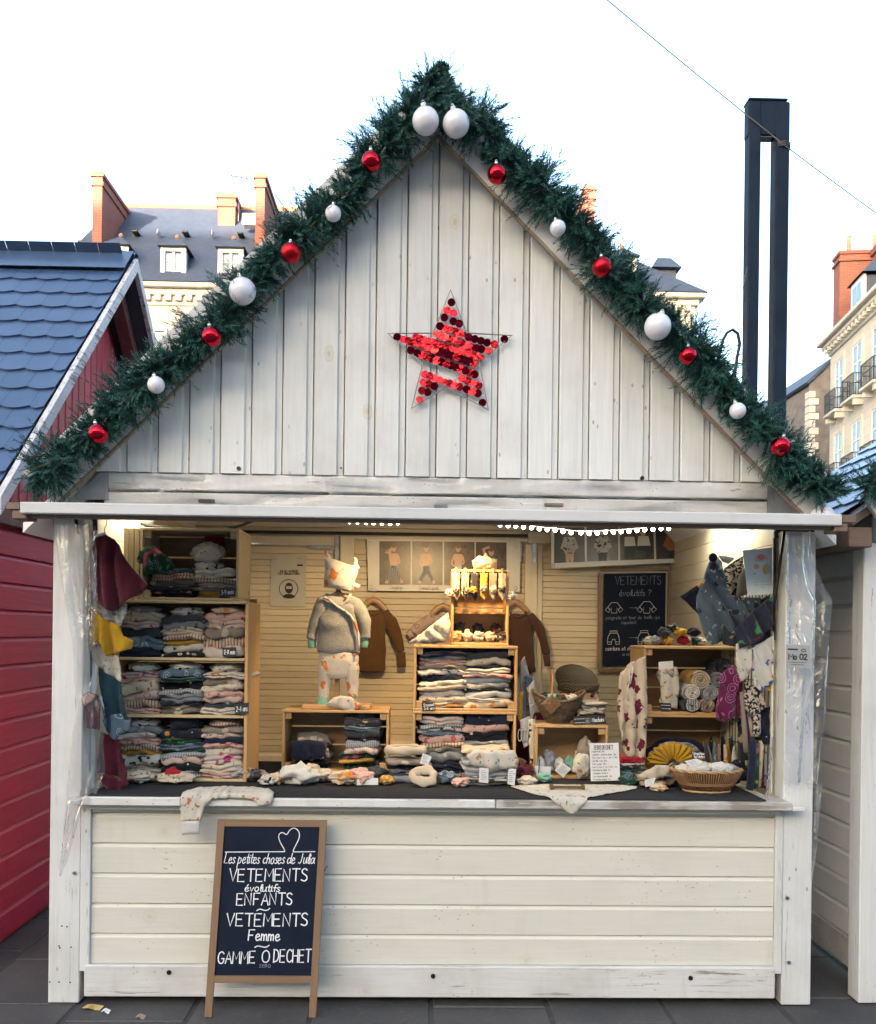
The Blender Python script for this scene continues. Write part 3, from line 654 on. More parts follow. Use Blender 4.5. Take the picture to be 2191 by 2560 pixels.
# ---- house on the right, its front running away from us
rb=thing('balcony_house','cream stone house with iron balconies and tall brick chimney beyond the black mast','building',(19,38,0))
far=at(2052,853,38.2); zc=far.z
dirv=Vector((-.137,-1,0)).normalized(); nrm=Vector((-dirv.y,dirv.x,0)); nrm=-nrm if nrm.x>0 else nrm   # along the front towards us; facing out (left)
P0=Vector((far.x+.5,far.y,0))
def W(s,o,z): return P0+dirv*s+nrm*o+Vector((0,0,z))
def rbox(m,s0,s1,o0,o1,z0,z1,ch=0): return m.obox(W((s0+s1)/2,(o0+o1)/2,(z0+z1)/2),dirv,nrm,Vector((0,0,1)),abs(s1-s0)/2,abs(o1-o0)/2,abs(z1-z0)/2,ch)
LB=16
wins=[]
rbox(MB(),0,LB,-11,0,0,zc-.6).build('wall',MT['stone'],rb)
co=rbox(MB(),-.45,LB,-11,.55,zc-.2,zc,.03).build('cornice',MT['stone_trim'],rb)
rbox(MB(),-.3,LB,-11,.35,zc-.42,zc-.2,.03).build('cornice_moulding',MT['stone_trim'],co)
rbox(MB(),-.1,LB,-11,.1,zc-.75,zc-.42,.03).build('frieze',MT['stone_trim'],co)
for k in range(34):
    rbox(MB(),k*.46,k*.46+.2,.1,.32,zc-.6,zc-.42).build('bracket',MT['stone_trim'],co)
for col in range(6):
    s=1.35+col*2.35
    for row in range(4):
        zb=zc-3.75-row*3.45
        w=empty('window',W(s,.05,zb),parent=rb)
        m=MB()
        for a in (-.62,.62): rbox(m,s+a-.09,s+a+.09,-.02,.06,zb,zb+2.45)
        rbox(m,s-.71,s+.71,-.02,.061,zb+2.45,zb+2.63); m.build('surround',MT['stone_trim'],w)
        m=MB(); rbox(m,s-.53,s+.53,.002,.02,zb,zb+2.45); m.build('pane',MT['pane'],w)
        m=MB()
        for a in (-.5,0,.5): rbox(m,s+a-.035,s+a+.035,.015,.045,zb,zb+2.45)
        for q in (.8,1.6,2.40): rbox(m,s-.53,s+.53,.015,.044,zb+q-.03,zb+q+.03)
        m.build('frame',MT['win_white'],w)
        b=empty('balcony',W(s,.3,zb),parent=rb)
        m=MB(); rbox(m,s-.78,s+.78,.0,.5,zb-.16,zb-.02,.03); rbox(m,s-.7,s-.5,.0,.4,zb-.42,zb-.16); rbox(m,s+.5,s+.7,.0,.4,zb-.42,zb-.16); m.build('slab',MT['stone_trim'],b)
        m=MB()
        for q in (0,.5,.92): rbox(m,s-.72,s+.72,.43,.47,zb+q,zb+q+.035); rbox(m,s-.73,s-.70,.02,.45,zb+q,zb+q+.035); rbox(m,s+.70,s+.73,.02,.45,zb+q,zb+q+.035)
        for i in range(11): rbox(m,s-.7+i*.14-.012,s-.7+i*.14+.012,.44,.464,zb,zb+.94)
        for i in range(4):
            for e2 in (-.715,.715): rbox(m,s+e2-.012,s+e2+.012,.08+i*.11,.10+i*.11,zb,zb+.94)
        m.build('railing',MT['iron'],b)
V=[W(-.4,.4,zc),W(LB,.4,zc),W(LB,-11,zc),W(-.4,-11,zc),W(3.5,-4.5,zc+5.2),W(LB,-4.5,zc+5.2)]
MB().add(V,[(0,1,5,4),(1,2,5),(2,3,4,5),(3,0,4),(0,3,2,1)]).build('roof',MT['slate'],rb)
cA=empty('chimney',W(.3,-1.5,zc),parent=rb)
top=at(2130,640,38).z; top2=at(2170,615,37).z
m=MB(); rbox(m,-.2,.7,-6.5,-.15,zc-.02,top); m.build('stack',MT['brick'],cA)
m=MB(); rbox(m,.7,2.0,-6.5,-1.6,zc-.02,top2); m.build('stack',MT['brick'],cA)
m=MB(); rbox(m,-.28,.78,-6.6,-.07,top-.5,top-.38); rbox(m,-.26,.76,-6.6,-.09,top-.16,top); rbox(m,.62,2.08,-6.6,-1.5,top2-.4,top2-.1); m.build('crown',MT['brick'],cA)
for k in range(4):
    q=W(.25,-.7-k*1.2,top); MB().lathe([(.14,0),(.10,.2),(.09,.8),(.12,.86)],10,q).build('chimney_pot',MT['terracotta'],cA)
dm=empty('dormer',W(2.7,-.6,zc),parent=rb)
m=MB(); rbox(m,2.1,3.5,-3.0,-.35,zc,zc+1.8); m.build('cheeks',MT['slate'],dm)
m=MB(); rbox(m,2.05,3.55,-.36,-.22,zc,zc+1.85); m.build('window_frame',MT['win_white'],dm)
m=MB(); rbox(m,2.3,2.75,-.23,-.20,zc+.2,zc+1.6); rbox(m,2.85,3.3,-.23,-.20,zc+.2,zc+1.6); m.build('pane',MT['pane'],dm)
V=[W(1.8,-.1,zc+1.85),W(3.8,-.1,zc+1.85),W(3.8,-3.5,zc+1.85),W(1.8,-3.5,zc+1.85),W(2.8,-1.0,zc+2.8),W(2.8,-3.5,zc+2.8)]
MB().add(V,[(0,1,4),(1,2,5,4),(2,3,5),(3,0,4,5)]).build('dormer_roof',MT['slate'],dm)
# ---- lower rubble-walled house between
lb=thing('rubble_house','low grey rubble stone house with pale quoins left of the balcony house','building',(20,46,0))
a=at(2024,955,46);b=at(2075,905,46); zt=a.z
MB().add([(a.x,46,0),(b.x+3,46,0),(b.x+3,46,b.z+1.6),(b.x,46,b.z),(a.x,46,a.z-.1),(a.x+.0,56,0),(b.x+3,56,0),(b.x+3,56,b.z+1.6),(b.x,56,b.z),(a.x,56,a.z-.1)],
 [(0,1,2,3,4),(5,9,8,7,6),(0,4,9,5),(1,6,7,2)]).build('wall',MT['rubble'],lb)
V=[(a.x-.2,45.8,a.z-.12),(b.x,45.8,b.z+.1),(b.x+3,45.8,b.z+1.7),(b.x+3,56,b.z+1.7),(b.x,56,b.z+.1),(a.x-.2,56,a.z-.12)]
mod_solid(MB().add(V,[(0,1,4,5),(1,2,3,4)]).build('roof',MT['slate'],lb),.15)
for k in range(22):
    MB().box(a.x-.03,a.x+(.55 if k%2 else .35),45.94,46.5,zt-.9-k*.42,zt-.52-k*.42,.02).build('quoin',MT['stone_trim'],lb)
# ---- terrace behind the viewer, across the square: it keeps the low sun off the stalls
bk=thing('terrace_row','row of tall stone terrace houses across the square behind the viewer','building',(0,-78,0))
MB().box(-120,120,-90,-76,0,28).build('wall',MT['stone'],bk)
MB().add([(-121,-75.4,28),(121,-75.4,28),(121,-90.6,28),(-121,-90.6,28),(-117,-83,38.5),(117,-83,38.5)],[(0,1,5,4),(1,2,5),(2,3,4,5),(3,0,4),(0,3,2,1)]).build('roof',MT['slate'],bk)
MB().box(-120.5,120.5,-76,-75.4,27.4,28).build('cornice',MT['stone_trim'],bk)
wm=MB().box(-.6,.6,-.02,.06,0,2.1).mesh('window',MT['pane'])
for i in range(48):
    for r in range(5): inst('window',wm,bk,(-115+i*4.9,-76,3+r*4.8))
# ================================================================== lamp mast and wires
MY=6.2
MT['mast']=basic('black_blue_metal',(.008,.015,.028),(.012,.021,.038),3,.45,.0,.06)
ms=thing('lamp_mast','tall black double-stemmed metal lamp mast behind the chalet roof','lamp',(at(1920,1500,MY).x,MY,0))
zt=at(1920,247,MY).z; zb=at(1920,336,MY).z
for pxa,pxb in ((1868,1897),(1934,1969)):
    a=at(pxa,900,MY).x; b=at(pxb,900,MY).x
    MB().box(a,b,MY,MY+.17,-.01,zt-.02,.015).build('stem',MT['mast'],ms)
a=at(1873,300,MY).x;b=at(1969,300,MY).x
MB().box(a+.001,b-.001,MY+.012,MY+.16,zb,zt,.012).build('head',MT['mast'],ms)
MB().box(a-.004,b+.004,MY-.004,MY+.174,zt-.012,zt+.012,.006).build('cap',MT['mast'],ms)
MB().box(a+.14,b-.14,MY+.03,MY+.14,zb-.012,zb-.001).build('lamp_lens',basic('dark_lens',(.05,.05,.06),rough=.2),ms)
MT['rope']=basic('grey_wire',(.12,.11,.11),rough=.6)
tie=at(1962,363,MY-.02)
def wire(p,q,sag,n=14): return [Vector(p).lerp(Vector(q),i/n)-Vector((0,0,sag*4*(i/n)*(1-i/n))) for i in range(n+1)]
e0=at(1540,-5,MY-.02); d0=e0-tie; e1=at(2191,522,MY-.02); d1=e1-tie
m=MB().tube(wire(tie+d0*3.2,tie,.12),.006,5).tube(wire(tie,tie+d1*3.5,.06),.006,5)
for k in range(3): m.tube([(tie.x+.10*math.cos(t*.785),MY-.02+.10+.12*math.sin(t*.785),tie.z+.02*k) for t in range(9)],.006,4)
tag(m.build('span_wire',MT['rope']),'thin wire strung across the sky and tied round the black mast','wire')
cy=2.6
pts=[at(1803,870,cy),at(1808,850,cy),at(1818,832,cy),at(1832,824,cy),at(1845,834,cy),at(1850,860,cy),at(1843,895,cy),at(1838,930,cy),at(1838,1010,cy),at(1850,1100,cy)]
m=MB().tube(pts,.012,6); m.tube([at(1780,980,cy),at(1790,920,cy),at(1803,870,cy)],.012,6)
tag(m.build('power_cable',MT['black_gap'],smooth=True),'looped black power cable hanging above the chalet roof','cable')
a=at(1832,824,cy); b=at(1869,668,MY)
m=MB()
L=(b-a).length; n=40
for i in range(n):
    p=a.lerp(b,i/n);q=a.lerp(b,(i+1)/n); m.tube([p+Vector((.008*math.sin(i*2.1),0,.004)),q+Vector((.008*math.sin(i*2.1+2.1),0,.004))],.003,4)
tag(m.build('hanging_wire',MT['rope']),'thin twisted wire holding the cable loop to the black mast','wire')
# ================================================================== garlands
def garland_mat():
    t=NT('pine_garland_needles'); v=t.coord((1,1,1),False); n=t.noise(v,38,3); n2=t.noise(v,9,2)
    col=t.mix(t.step(n,.35,.7),(.005,.050,.038),(.014,.090,.064)); col=t.mix(t.math('MULTIPLY',t.step(n2,.5,.75),.5),col,(.005,.060,.062))
    t.b.inputs['Sheen Weight'].default_value=.1
    return t.fin(col,.5,0,.3)
MT['needle']=garland_mat(); MT['twig']=basic('garland_wire',(.03,.05,.025),rough=.7)
def garland(label,path,seed,rad=.125,per_m=1150,group=None):
    rnd=random.Random(seed); pts=[Vector(p) for p in path]
    seg=[(pts[i+1]-pts[i]).length for i in range(len(pts)-1)]; L=sum(seg); n=int(L*per_m)
    m=MB(); V=[];Fc=[]
    def pos(s):
        for i,l in enumerate(seg):
            if s<=l or i==len(seg)-1: return pts[i].lerp(pts[i+1],s/l),(pts[i+1]-pts[i]).normalized()
            s-=l
    ph=[rnd.uniform(0,6.28) for _ in range(6)]
    nc=max(3,n//8)
    for k in range(nc):
        sc_=L*(k+rnd.random())/nc; thc=rnd.uniform(0,2*math.pi); big=rnd.choice((.8,.9,1.0,1.0,1.05,1.2)); fw=rnd.uniform(-.8,.8)
        cc=Vector((rnd.uniform(-.5,.5),rnd.uniform(-.35,.1),rnd.uniform(-.55,.4)))
        for j in range(8):
            s=min(L,max(0,sc_+rnd.uniform(-.02,.02))); p,t=pos(s)
            up=Vector((0,-1,0)); a=t.cross(up).normalized(); b=a.cross(t)
            lump=.86+.20*math.sin(s*13+ph[0])+.16*math.sin(s*31+ph[1])
            th=thc+rnd.uniform(-.75,.75)
            out=(a*math.cos(th)+b*math.sin(th)*.8)
            if out.y>.35: out.y*=.3
            d=(out+t*(fw+rnd.uniform(-.4,.4))).normalized()
            ln=rad*big*max(.45,lump)*rnd.uniform(.55,1.15)
            q=p+a*(.016*math.sin(s*7+ph[3]))
            curl=cc+Vector((rnd.uniform(-.25,.25),rnd.uniform(-.2,.1),rnd.uniform(-.3,.2)))
            N=rnd.randint(28,38)
            for i in range(N):
                f=.10+.90*i/N
                c=q+d*(ln*f)+curl*(ln*.45*f*f)
                dd=(d+curl*.9*f).normalized()
                e1=dd.orthogonal().normalized(); e2=dd.cross(e1)
                an=i*2.4+rnd.random(); rdir=(e1*math.cos(an)+e2*math.sin(an))
                nd=(rdir*.62+dd*.85).normalized(); nl=rnd.uniform(.016,.026)*(1-.2*f)
                w=dd.cross(rdir)*.0016
                i0=len(V); V+=[c-w,c+w,c+nd*nl+w*.6,c+nd*nl-w*.6]; Fc.append((i0,i0+1,i0+2,i0+3))
    m.add(V,Fc); m.cm=1
    m.tube([pos(L*i/40)[0] for i in range(41)],.006,5)
    m.cm=0
    o=m.build('pine_garland',[MT['needle'],MT['twig']]); return tag(o,label,'garland',group)
def gp(lst,Y): return [at(x*1.2357,y*1.2357,Y) for x,y in lst]
garland('dark green pine garland with baubles along the verge beside the red chalet',gp([(66,950),(120,932),(175,890),(232,842),(285,790),(335,742),(392,690),(440,650),(490,590),(530,560),(572,515),(622,470),(668,415),(720,365),(762,310),(815,258),(858,215),(885,180)],-.185),1)
garland('dark green pine garland with baubles along the verge below the black mast',gp([(872,175),(900,205),(945,222),(985,262),(1012,300),(1050,352),(1098,385),(1140,432),(1195,480),(1232,535),(1285,590),(1335,655),(1385,690),(1432,745),(1478,800),(1530,850),(1580,905),(1630,962),(1680,1008)],-.185),2)
m=[at(x*1.2357,y*1.2357,-.19) for x,y in ((872,178),(878,150),(892,138),(905,150),(912,172))]
garland('loose loop of green pine garland sticking up above the gable peak',m,9,.030,500)
garland('end of a green pine garland on the white chalet at the frame edge',[(1.80,-.17,2.21),(1.90,-.175,2.28),(2.05,-.175,2.38),(2.3,-.175,2.55),(2.6,-.175,2.76)],3,.085)
# ------------------------------------------------------------------ baubles
def red_mat(name,rough,c=(.42,.012,.022)):
    t=NT(name); return t.fin(c,rough,1.0,.5)
MT['red_gloss']=red_mat('red_mirror_bauble',.06,(.50,.012,.025)); MT['red_matte']=red_mat('red_satin_bauble',.34,(.45,.012,.02))
t=NT('white_pearl_bauble'); MT['pearl']=t.fin((.60,.59,.64),.32,0,.6); t.b.inputs['Coat Weight'].default_value=.3
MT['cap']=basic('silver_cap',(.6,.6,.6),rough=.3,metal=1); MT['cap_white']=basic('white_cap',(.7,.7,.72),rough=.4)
def bauble(dx,dy,dr,mat,label,Y=-.275,native=False):
    k=1 if native else 1.2357
    c=at(dx*k,dy*k,Y); r=dr*k/(F/(Y+3.77)); tilt=random.uniform(-.3,.3)
    o=thing('bauble',label,'bauble',(c.x,c.y,c.z-r),(random.uniform(-.2,.2),tilt,0))
    MB().ball((0,0,r),r,28,18).build('ball',mat,o,smooth=True,local=True)
    MB().lathe([(r*.20,2*r-.003),(r*.20,2*r+r*.22),(r*.12,2*r+r*.26),(.0001,2*r+r*.27)],12).build('cap',MT['cap_white'] if mat is MT['pearl'] else MT['cap'],o,smooth=True,local=True)
    MB().tube([(r*.10*math.cos(a),0,2*r+r*.34+r*.10*math.sin(a)) for a in [i*math.pi/5 for i in range(10)]],r*.02+.0006,5,closed=True).build('ring',MT['cap'],o,local=True)
random.seed(8)
PB=MT['pearl'];RG=MT['red_gloss'];RM=MT['red_matte']
bauble(866,247,27,PB,'large white bauble at the gable peak, on the red chalet\'s side of its twin')
bauble(929,251,27,PB,'large white bauble at the gable peak, on the black mast\'s side of its twin')
bauble(497,587,27,PB,'large white bauble halfway along the garland beside the red chalet')
bauble(1324,658,27,PB,'large white bauble halfway along the garland below the black mast')
bauble(2054,1298,34,PB,'large white bauble half hidden behind the end of the raised flap',Y=-.16,native=True)
bauble(675,432,16,PB,'small white bauble third down from the peak on the red chalet\'s side')
bauble(320,779,17,PB,'small white bauble half covered by needles low on the red chalet\'s side')
bauble(1133,460,16,PB,'small white bauble between two red ones high on the mast side')
bauble(1498,830,16.5,PB,'small white bauble low on the mast side below the stems')
bauble(753,328,20,RG,'shiny red bauble next below the white pair, red chalet\'s side')
bauble(590,510,20.5,RM,'satin red bauble just above the large white one, red chalet\'s side')
bauble(432,682,20,RG,'shiny red bauble just below the large white one, red chalet\'s side')
bauble(205,877,20,RG,'shiny red bauble lowest on the garland beside the red chalet')
bauble(1007,353,19.5,RG,'shiny red bauble next below the white pair, mast side')
bauble(1220,541,20,RM,'satin red bauble just above the large white one, mast side')
bauble(1392,720,18,RG,'shiny red bauble just below the large white one, mast side')
bauble(1575,903,20,RG,'shiny red bauble lowest on the garland on the mast side')
# ------------------------------------------------------------------ star
SY=-.085
def sp(zx,zy,Y=SY): return at(950+zx*.2087,700+zy*.2087,Y)
stc=sp(840,1560); star=thing('wire_star','red sequin wire star hung on the white gable','star decoration',(stc.x,SY,stc.z))
V=[(848,115),(1040,635),(1583,665),(1190,985),(1300,1555),(790,1285),(380,1540),(515,1000),(97,640),(640,635)]
wf=MB().tube([sp(*p) for p in V],.0038,6,closed=True); fr=wf.build('wire_frame',MT['grey_metal'],star,smooth=True)
for a,b in ((9,1),(1,3),(3,5),(5,7),(7,9)):
    if (a,b) in ((9,1),(7,9),(3,5)): MB().tube([sp(*V[a]),sp(*V[b])],.0014,5).build('cross_wire',MT['grey_metal'],fr)
def disc_mat(name,c,rough):
    t=NT(name); v=t.coord((40,40,40)); t.bump(t.noise(v,1.5,2),.5,.01); return t.fin(c,rough,1,.5)
DM=[disc_mat('red_sequin',(.62,.02,.03),.22),disc_mat('dark_reflection_sequin',(.20,.006,.02),.3),disc_mat('bright_reflection_sequin',(.80,.035,.03),.16)]  # dark and bright copies put the sequins' reflections into their colour
dme=[MB().tube([(0,-.0004,0),(0,.0004,0)],.0168,14).mesh('sequin',d) for d in DM]
rn=random.Random(4)
def strand(pts,kinds):
    for (zx,zy),k in zip(pts,kinds):
        p=sp(zx,zy,SY-.006+rn.uniform(-.003,.003)); kk={'d':1,'r':0,'b':2}[k]
        tl={'d':(rn.uniform(-.6,-.2),rn.uniform(-.15,.15)),'r':(rn.uniform(-.2,.15),rn.uniform(-.2,.2)),'b':(rn.uniform(.15,.5),rn.uniform(-.2,.2))}[k]
        inst('sequin',dme[kk],star,p,(-tl[0],0,tl[1]))
def row(a,b,n,kinds):
    pts=[(a[0]+(b[0]-a[0])*i/(n-1),a[1]+(b[1]-a[1])*i/(n-1)) for i in range(n)]
    strand(pts,(kinds*n)[:n])
strand([(858,268)],'d'); strand([(805,362),(885,395)],'rr'); strand([(773,450),(880,495),(952,522)],'ddd'); strand([(722,553)],'d')
row((795,578),(1010,655),5,'rbrrb'); row((1065,685),(1285,750),4,'dddd'); strand([(1372,770),(1492,708)],'rd')
row((680,645),(1040,775),8,'brbbrbrr'); row((1095,800),(1220,828),3,'rdd'); strand([(1305,845)],'b')
row((435,685),(1210,925),17,'rrrbrrbbrbbrbbrbb'); strand([(207,683)],'d'); row((290,712),(1125,998),17,'rrrbbrrbddddrdddrd')
strand([(370,842)],'d'); row((450,878),(1140,1130),13,'drrdrdrddrdrd')
row((985,1180),(1185,1262),4,'rrbr'); row((540,1130),(955,1282),8,'rrrbbrrr'); row((1040,1310),(1175,1358),3,'drd')
row((520,1225),(655,1272),3,'rrd'); strand([(505,1325),(573,1345),(480,1430),(1230,1470)],'rdbd')
m=MB()
for a,b in (((700,545),(1320,765)),((650,630),(1330,860)),((400,670),(1230,940)),((180,675),(1150,1010)),((350,830),(1170,1140)),((530,1025),(1210,1270)),((510,1110),(1200,1370)),((480,1210),(690,1285)),((470,1310),(610,1360))):
    m.tube([sp(*a),sp(*b)],.0007,4)
m.build('sequin_thread',MT['cap'],star)
# ================================================================== stroke lettering
GL={
'A':'0,0 .35,1 .7,0|.13,.36 .57,.36','B':'0,0 0,1|~0,1 .5,1 .55,.72 .4,.55 0,.54|~0,.54 .5,.52 .62,.25 .45,0 0,0','C':'~.66,.86 .45,1.03 .12,.9 0,.5 .12,.1 .45,-.03 .68,.14','D':'0,0 0,1|~0,1 .5,.96 .7,.55 .55,.1 0,0',
'E':'.58,1 0,1 0,0 .6,0|0,.52 .48,.52','F':'.6,1 0,1 0,0|0,.52 .46,.52','G':'~.66,.84 .45,1.03 .12,.9 0,.5 .12,.08 .45,-.03 .68,.16 .68,.42|.68,.42 .42,.42','H':'0,0 0,1|.62,0 .62,1|0,.52 .62,.52','I':'.1,0 .1,1',
'J':'~.45,1 .45,.25 .3,-.02 .05,.1','L':'0,1 0,0 .5,0','M':'0,0 .04,1 .4,.35 .76,1 .82,0','N':'0,0 0,1 .62,0 .62,1','O':'~.38,1.02 .1,.9 0,.5 .1,.1 .38,-.02 .64,.1 .74,.5 .64,.9 .38,1.02','P':'0,0 0,1|~0,1 .5,1 .6,.75 .5,.5 0,.48',
'Q':'~.38,1.02 .1,.9 0,.5 .1,.1 .38,-.02 .64,.1 .74,.5 .64,.9 .38,1.02|.45,.25 .75,-.08','R':'0,0 0,1|~0,1 .5,1 .58,.75 .45,.52 0,.5|.3,.5 .62,0','S':'~.55,.88 .35,1.03 .08,.92 .05,.7 .3,.54 .55,.4 .58,.14 .35,-.03 .02,.1','T':'0,1 .7,1|.35,1 .35,0',
'U':'~0,1 0,.25 .15,-.02 .45,-.02 .6,.25 .6,1','V':'0,1 .34,0 .68,1','X':'0,0 .6,1|0,1 .6,0','Z':'0,1 .58,1 0,0 .62,0','W':'0,1 .2,0 .42,.7 .64,0 .85,1','Y':'0,1 .3,.5 .6,1|.3,.5 .3,0','K':'0,0 0,1|.55,1 0,.45 .6,0',
'a':'~.45,.5 .25,.62 .02,.45 .02,.15 .2,-.02 .4,.12 .47,.5|~.47,.58 .46,.1 .6,.03','b':'~0,1 0,.1 .25,-.03 .47,.2 .42,.5 .2,.6 0,.4','c':'~.42,.5 .22,.62 .02,.4 .04,.1 .25,-.02 .46,.1','d':'~.45,.5 .25,.62 .02,.45 .02,.15 .2,-.02 .42,.15|~.48,1.05 .46,.1 .6,.03','e':'~.02,.3 .44,.36 .36,.6 .14,.6 .0,.35 .1,.02 .3,-.03 .52,.14',
'f':'~.45,.95 .3,1.05 .18,.85 .18,0|0,.58 .42,.58','g':'~.45,.5 .25,.62 .02,.45 .02,.15 .2,-.02 .42,.15|~.47,.58 .46,-.25 .25,-.42 .05,-.3','h':'0,1.02 0,0|~0,.35 .2,.6 .4,.5 .42,0','i':'~.06,.58 .06,.08 .2,.02|.06,.8 .07,.84','j':'~.15,.58 .15,-.25 -.02,-.38|.15,.8 .16,.84','k':'0,1 0,0|.4,.6 0,.25 .42,0','l':'~.1,.3 .3,.9 .2,1.05 .08,.9 .08,.1 .25,.02',
'm':'0,.6 0,0|~0,.38 .15,.6 .3,.5 .31,0|~.31,.38 .46,.6 .6,.5 .62,0','n':'0,.6 0,0|~0,.35 .2,.62 .4,.5 .42,0','o':'~.23,.62 .04,.5 .0,.28 .08,.04 .25,-.02 .42,.06 .48,.3 .42,.54 .23,.62','p':'0,.62 0,-.45|~0,.4 .2,.62 .42,.52 .46,.25 .3,0 0,.08','q':'~.45,.5 .25,.62 .02,.45 .02,.15 .2,-.02 .42,.15|.47,.6 .47,-.45','r':'0,.6 0,0|~0,.35 .12,.56 .34,.58','s':'~.38,.5 .22,.62 .06,.5 .12,.34 .34,.24 .38,.08 .2,-.02 0,.06','t':'~.16,.95 .16,.1 .3,0 .42,.08|0,.6 .4,.6','u':'~0,.6 0,.12 .16,-.02 .38,.12 .42,.6|~.42,.6 .42,.1 .56,.02','v':'0,.6 .2,0 .4,.6','x':'0,0 .4,.6|0,.6 .4,0','y':'0,.6 .2,.1|~.42,.6 .2,0 .05,-.4','z':'0,.6 .38,.6 0,0 .42,0',
'0':'~.3,1.02 .06,.85 0,.5 .06,.12 .3,-.02 .54,.12 .6,.5 .54,.85 .3,1.02','1':'0,.75 .2,1 .2,0','2':'~.02,.78 .2,1.02 .5,.9 .48,.62 .02,.02|.02,.0 .58,0','3':'~.05,.9 .3,1.03 .5,.8 .22,.55|~.22,.55 .55,.42 .5,.08 .25,-.03 .0,.12','4':'.42,0 .42,1 0,.32 .6,.32','5':'.5,1 .1,1 .06,.58|~.06,.58 .4,.64 .55,.35 .4,.02 .02,.05','8':'~.28,.55 .06,.75 .28,1.02 .5,.75 .28,.55 .02,.25 .28,-.02 .55,.25 .28,.55','9':'~.5,.75 .3,.5 .06,.6 .08,.95 .35,1.0 .5,.8 .48,.3 .3,0','6':'~.45,1 .1,.6 .02,.2 .28,-.02 .5,.2 .35,.5 .08,.35','7':'0,1 .55,1 .2,0',
',':'.08,.08 0,-.15','-':'0,.42 .35,.42','?':'~.02,.8 .25,1.03 .5,.85 .42,.6 .24,.45 .24,.28|.24,.04 .25,.0','~':'~-.02,.3 .12,.62 .3,.55 .5,.35 .7,.35 .85,.75','.':'.02,.0 .05,.03',"'":'.05,1 .02,.8','>':'0,.45 .7,.45|.5,.65 .7,.45 .5,.25'}
WID={'M':.95,'W':1.0,'I':.25,'m':.78,'i':.26,'l':.28,'f':.42,'t':.44,'j':.28,'-':.45,',':.2,'.':.18,"'":.15,'r':.4,'~':.9,'1':.32,'s':.46,'L':.6}
def chaikin(p,n=2):
    for _ in range(n):
        q=[p[0]]
        for a,b in zip(p,p[1:]): q+=[(a[0]*.75+b[0]*.25,a[1]*.75+b[1]*.25),(a[0]*.25+b[0]*.75,a[1]*.25+b[1]*.75)]
        q.append(p[-1]); p=q
    return p
def strokes(text,sm=2):
    out=[];x=0
    for ch_ in text:
        acc=None
        if ch_ in 'éèê': acc,ch_=ch_,'e'
        if ch_ in 'É': acc,ch_=ch_,'E'
        if ch_==' ': x+=.45; continue
        g=GL.get(ch_) or GL.get(ch_.upper()) or GL['-']
        for st in g.split('|'):
            s_=st.startswith('~'); pts=[tuple(float(c) for c in q.split(',')) for q in st.lstrip('~').split()]
            if s_: pts=chaikin(pts,sm)
            out.append([(x+a,b) for a,b in pts])
        if acc: out.append([(x+.2,.78 if acc!='É' else 1.12),(x+.34,.95 if acc!='É' else 1.3)])
        x+=WID.get(ch_,.86 if ch_.isupper() else .62 if not ch_.isdigit() else .74)
    return out,x
def ribbon(m,pl,w,fn,dz):                            # flat stroke; fn maps plane (x,z,offset) to space
    n=len(pl); V=[]
    for i,(x,z) in enumerate(pl):
        a=pl[max(0,i-1)];b=pl[min(n-1,i+1)]; dx,dy=b[0]-a[0],b[1]-a[1]; L=math.hypot(dx,dy) or 1
        nx,ny=-dy/L*w/2,dx/L*w/2
        if i==0: x-=dx/L*w*.4;z-=dy/L*w*.4
        if i==n-1: x+=dx/L*w*.4;z+=dy/L*w*.4
        V+=[fn(x+nx,z+ny,dz),fn(x-nx,z-ny,dz)]
    m.add(V,[(2*i,2*i+1,2*i+3,2*i+2) for i in range(n-1)])
def write(m,text,x0,z0,width,height,w,fn,slant=0,rise=0,off=.0006,jit=0,seed=0,sm=2):
    st,tw=strokes(text,sm); k=width/max(tw-.12,.1); rn=random.Random(seed)
    for i,s in enumerate(st):
        jx,jz=rn.uniform(-jit,jit),rn.uniform(-jit,jit)
        ribbon(m,[(x0+a*k+slant*b*height+jx,z0+b*height+rise*a*k+jz) for a,b in s],w,fn,off+i%7*.00005)
def chalk_mat(name,c,patchy=.5):
    t=NT(name); v=t.coord((1,1,1)); n=t.noise(v,350,3)
    return t.fin(t.mix(t.math('MULTIPLY',t.step(n,.45,.7),patchy),c,tuple(x*.35 for x in c)),.95,0,.05)
MT['chalk']=chalk_mat('white_chalk',(.72,.72,.74)); MT['chalk_faint']=chalk_mat('faint_chalk',(.25,.27,.33),.6); MT['ink']=basic('black_ink',(.015,.015,.016),rough=.7); MT['ink_grey']=basic('grey_ink',(.10,.10,.11),rough=.8)
t=NT('blackboard'); v=t.coord((1,1,1)); MT['blackboard']=t.fin(t.mix(t.step(t.noise(v,5,5,.7,1),.35,.75),(.005,.009,.020),(.009,.014,.027)),.7,0,.12)
def wood_mat(name,a,b,sc=(2,30,30),rough=.5,var=.08):
    t=NT(name); v=t.coord(sc); g=t.noise(v,2.2,4,.6,.8); v0=t.coord((1,1,1)); col=t.mix(t.step(g,.3,.7),a,b)
    kn=t.step(t.vor(v0,7),.05,.10,True); col=t.mix(t.math('MULTIPLY',kn,.6),col,tuple(x*.4 for x in b)); col=t.rvar(col,var); t.bump(g,.15,.003); return t.fin(col,rough)
MT['oak']=wood_mat('brown_oak_frame',(.21,.125,.070),(.155,.09,.05),(30,30,2))
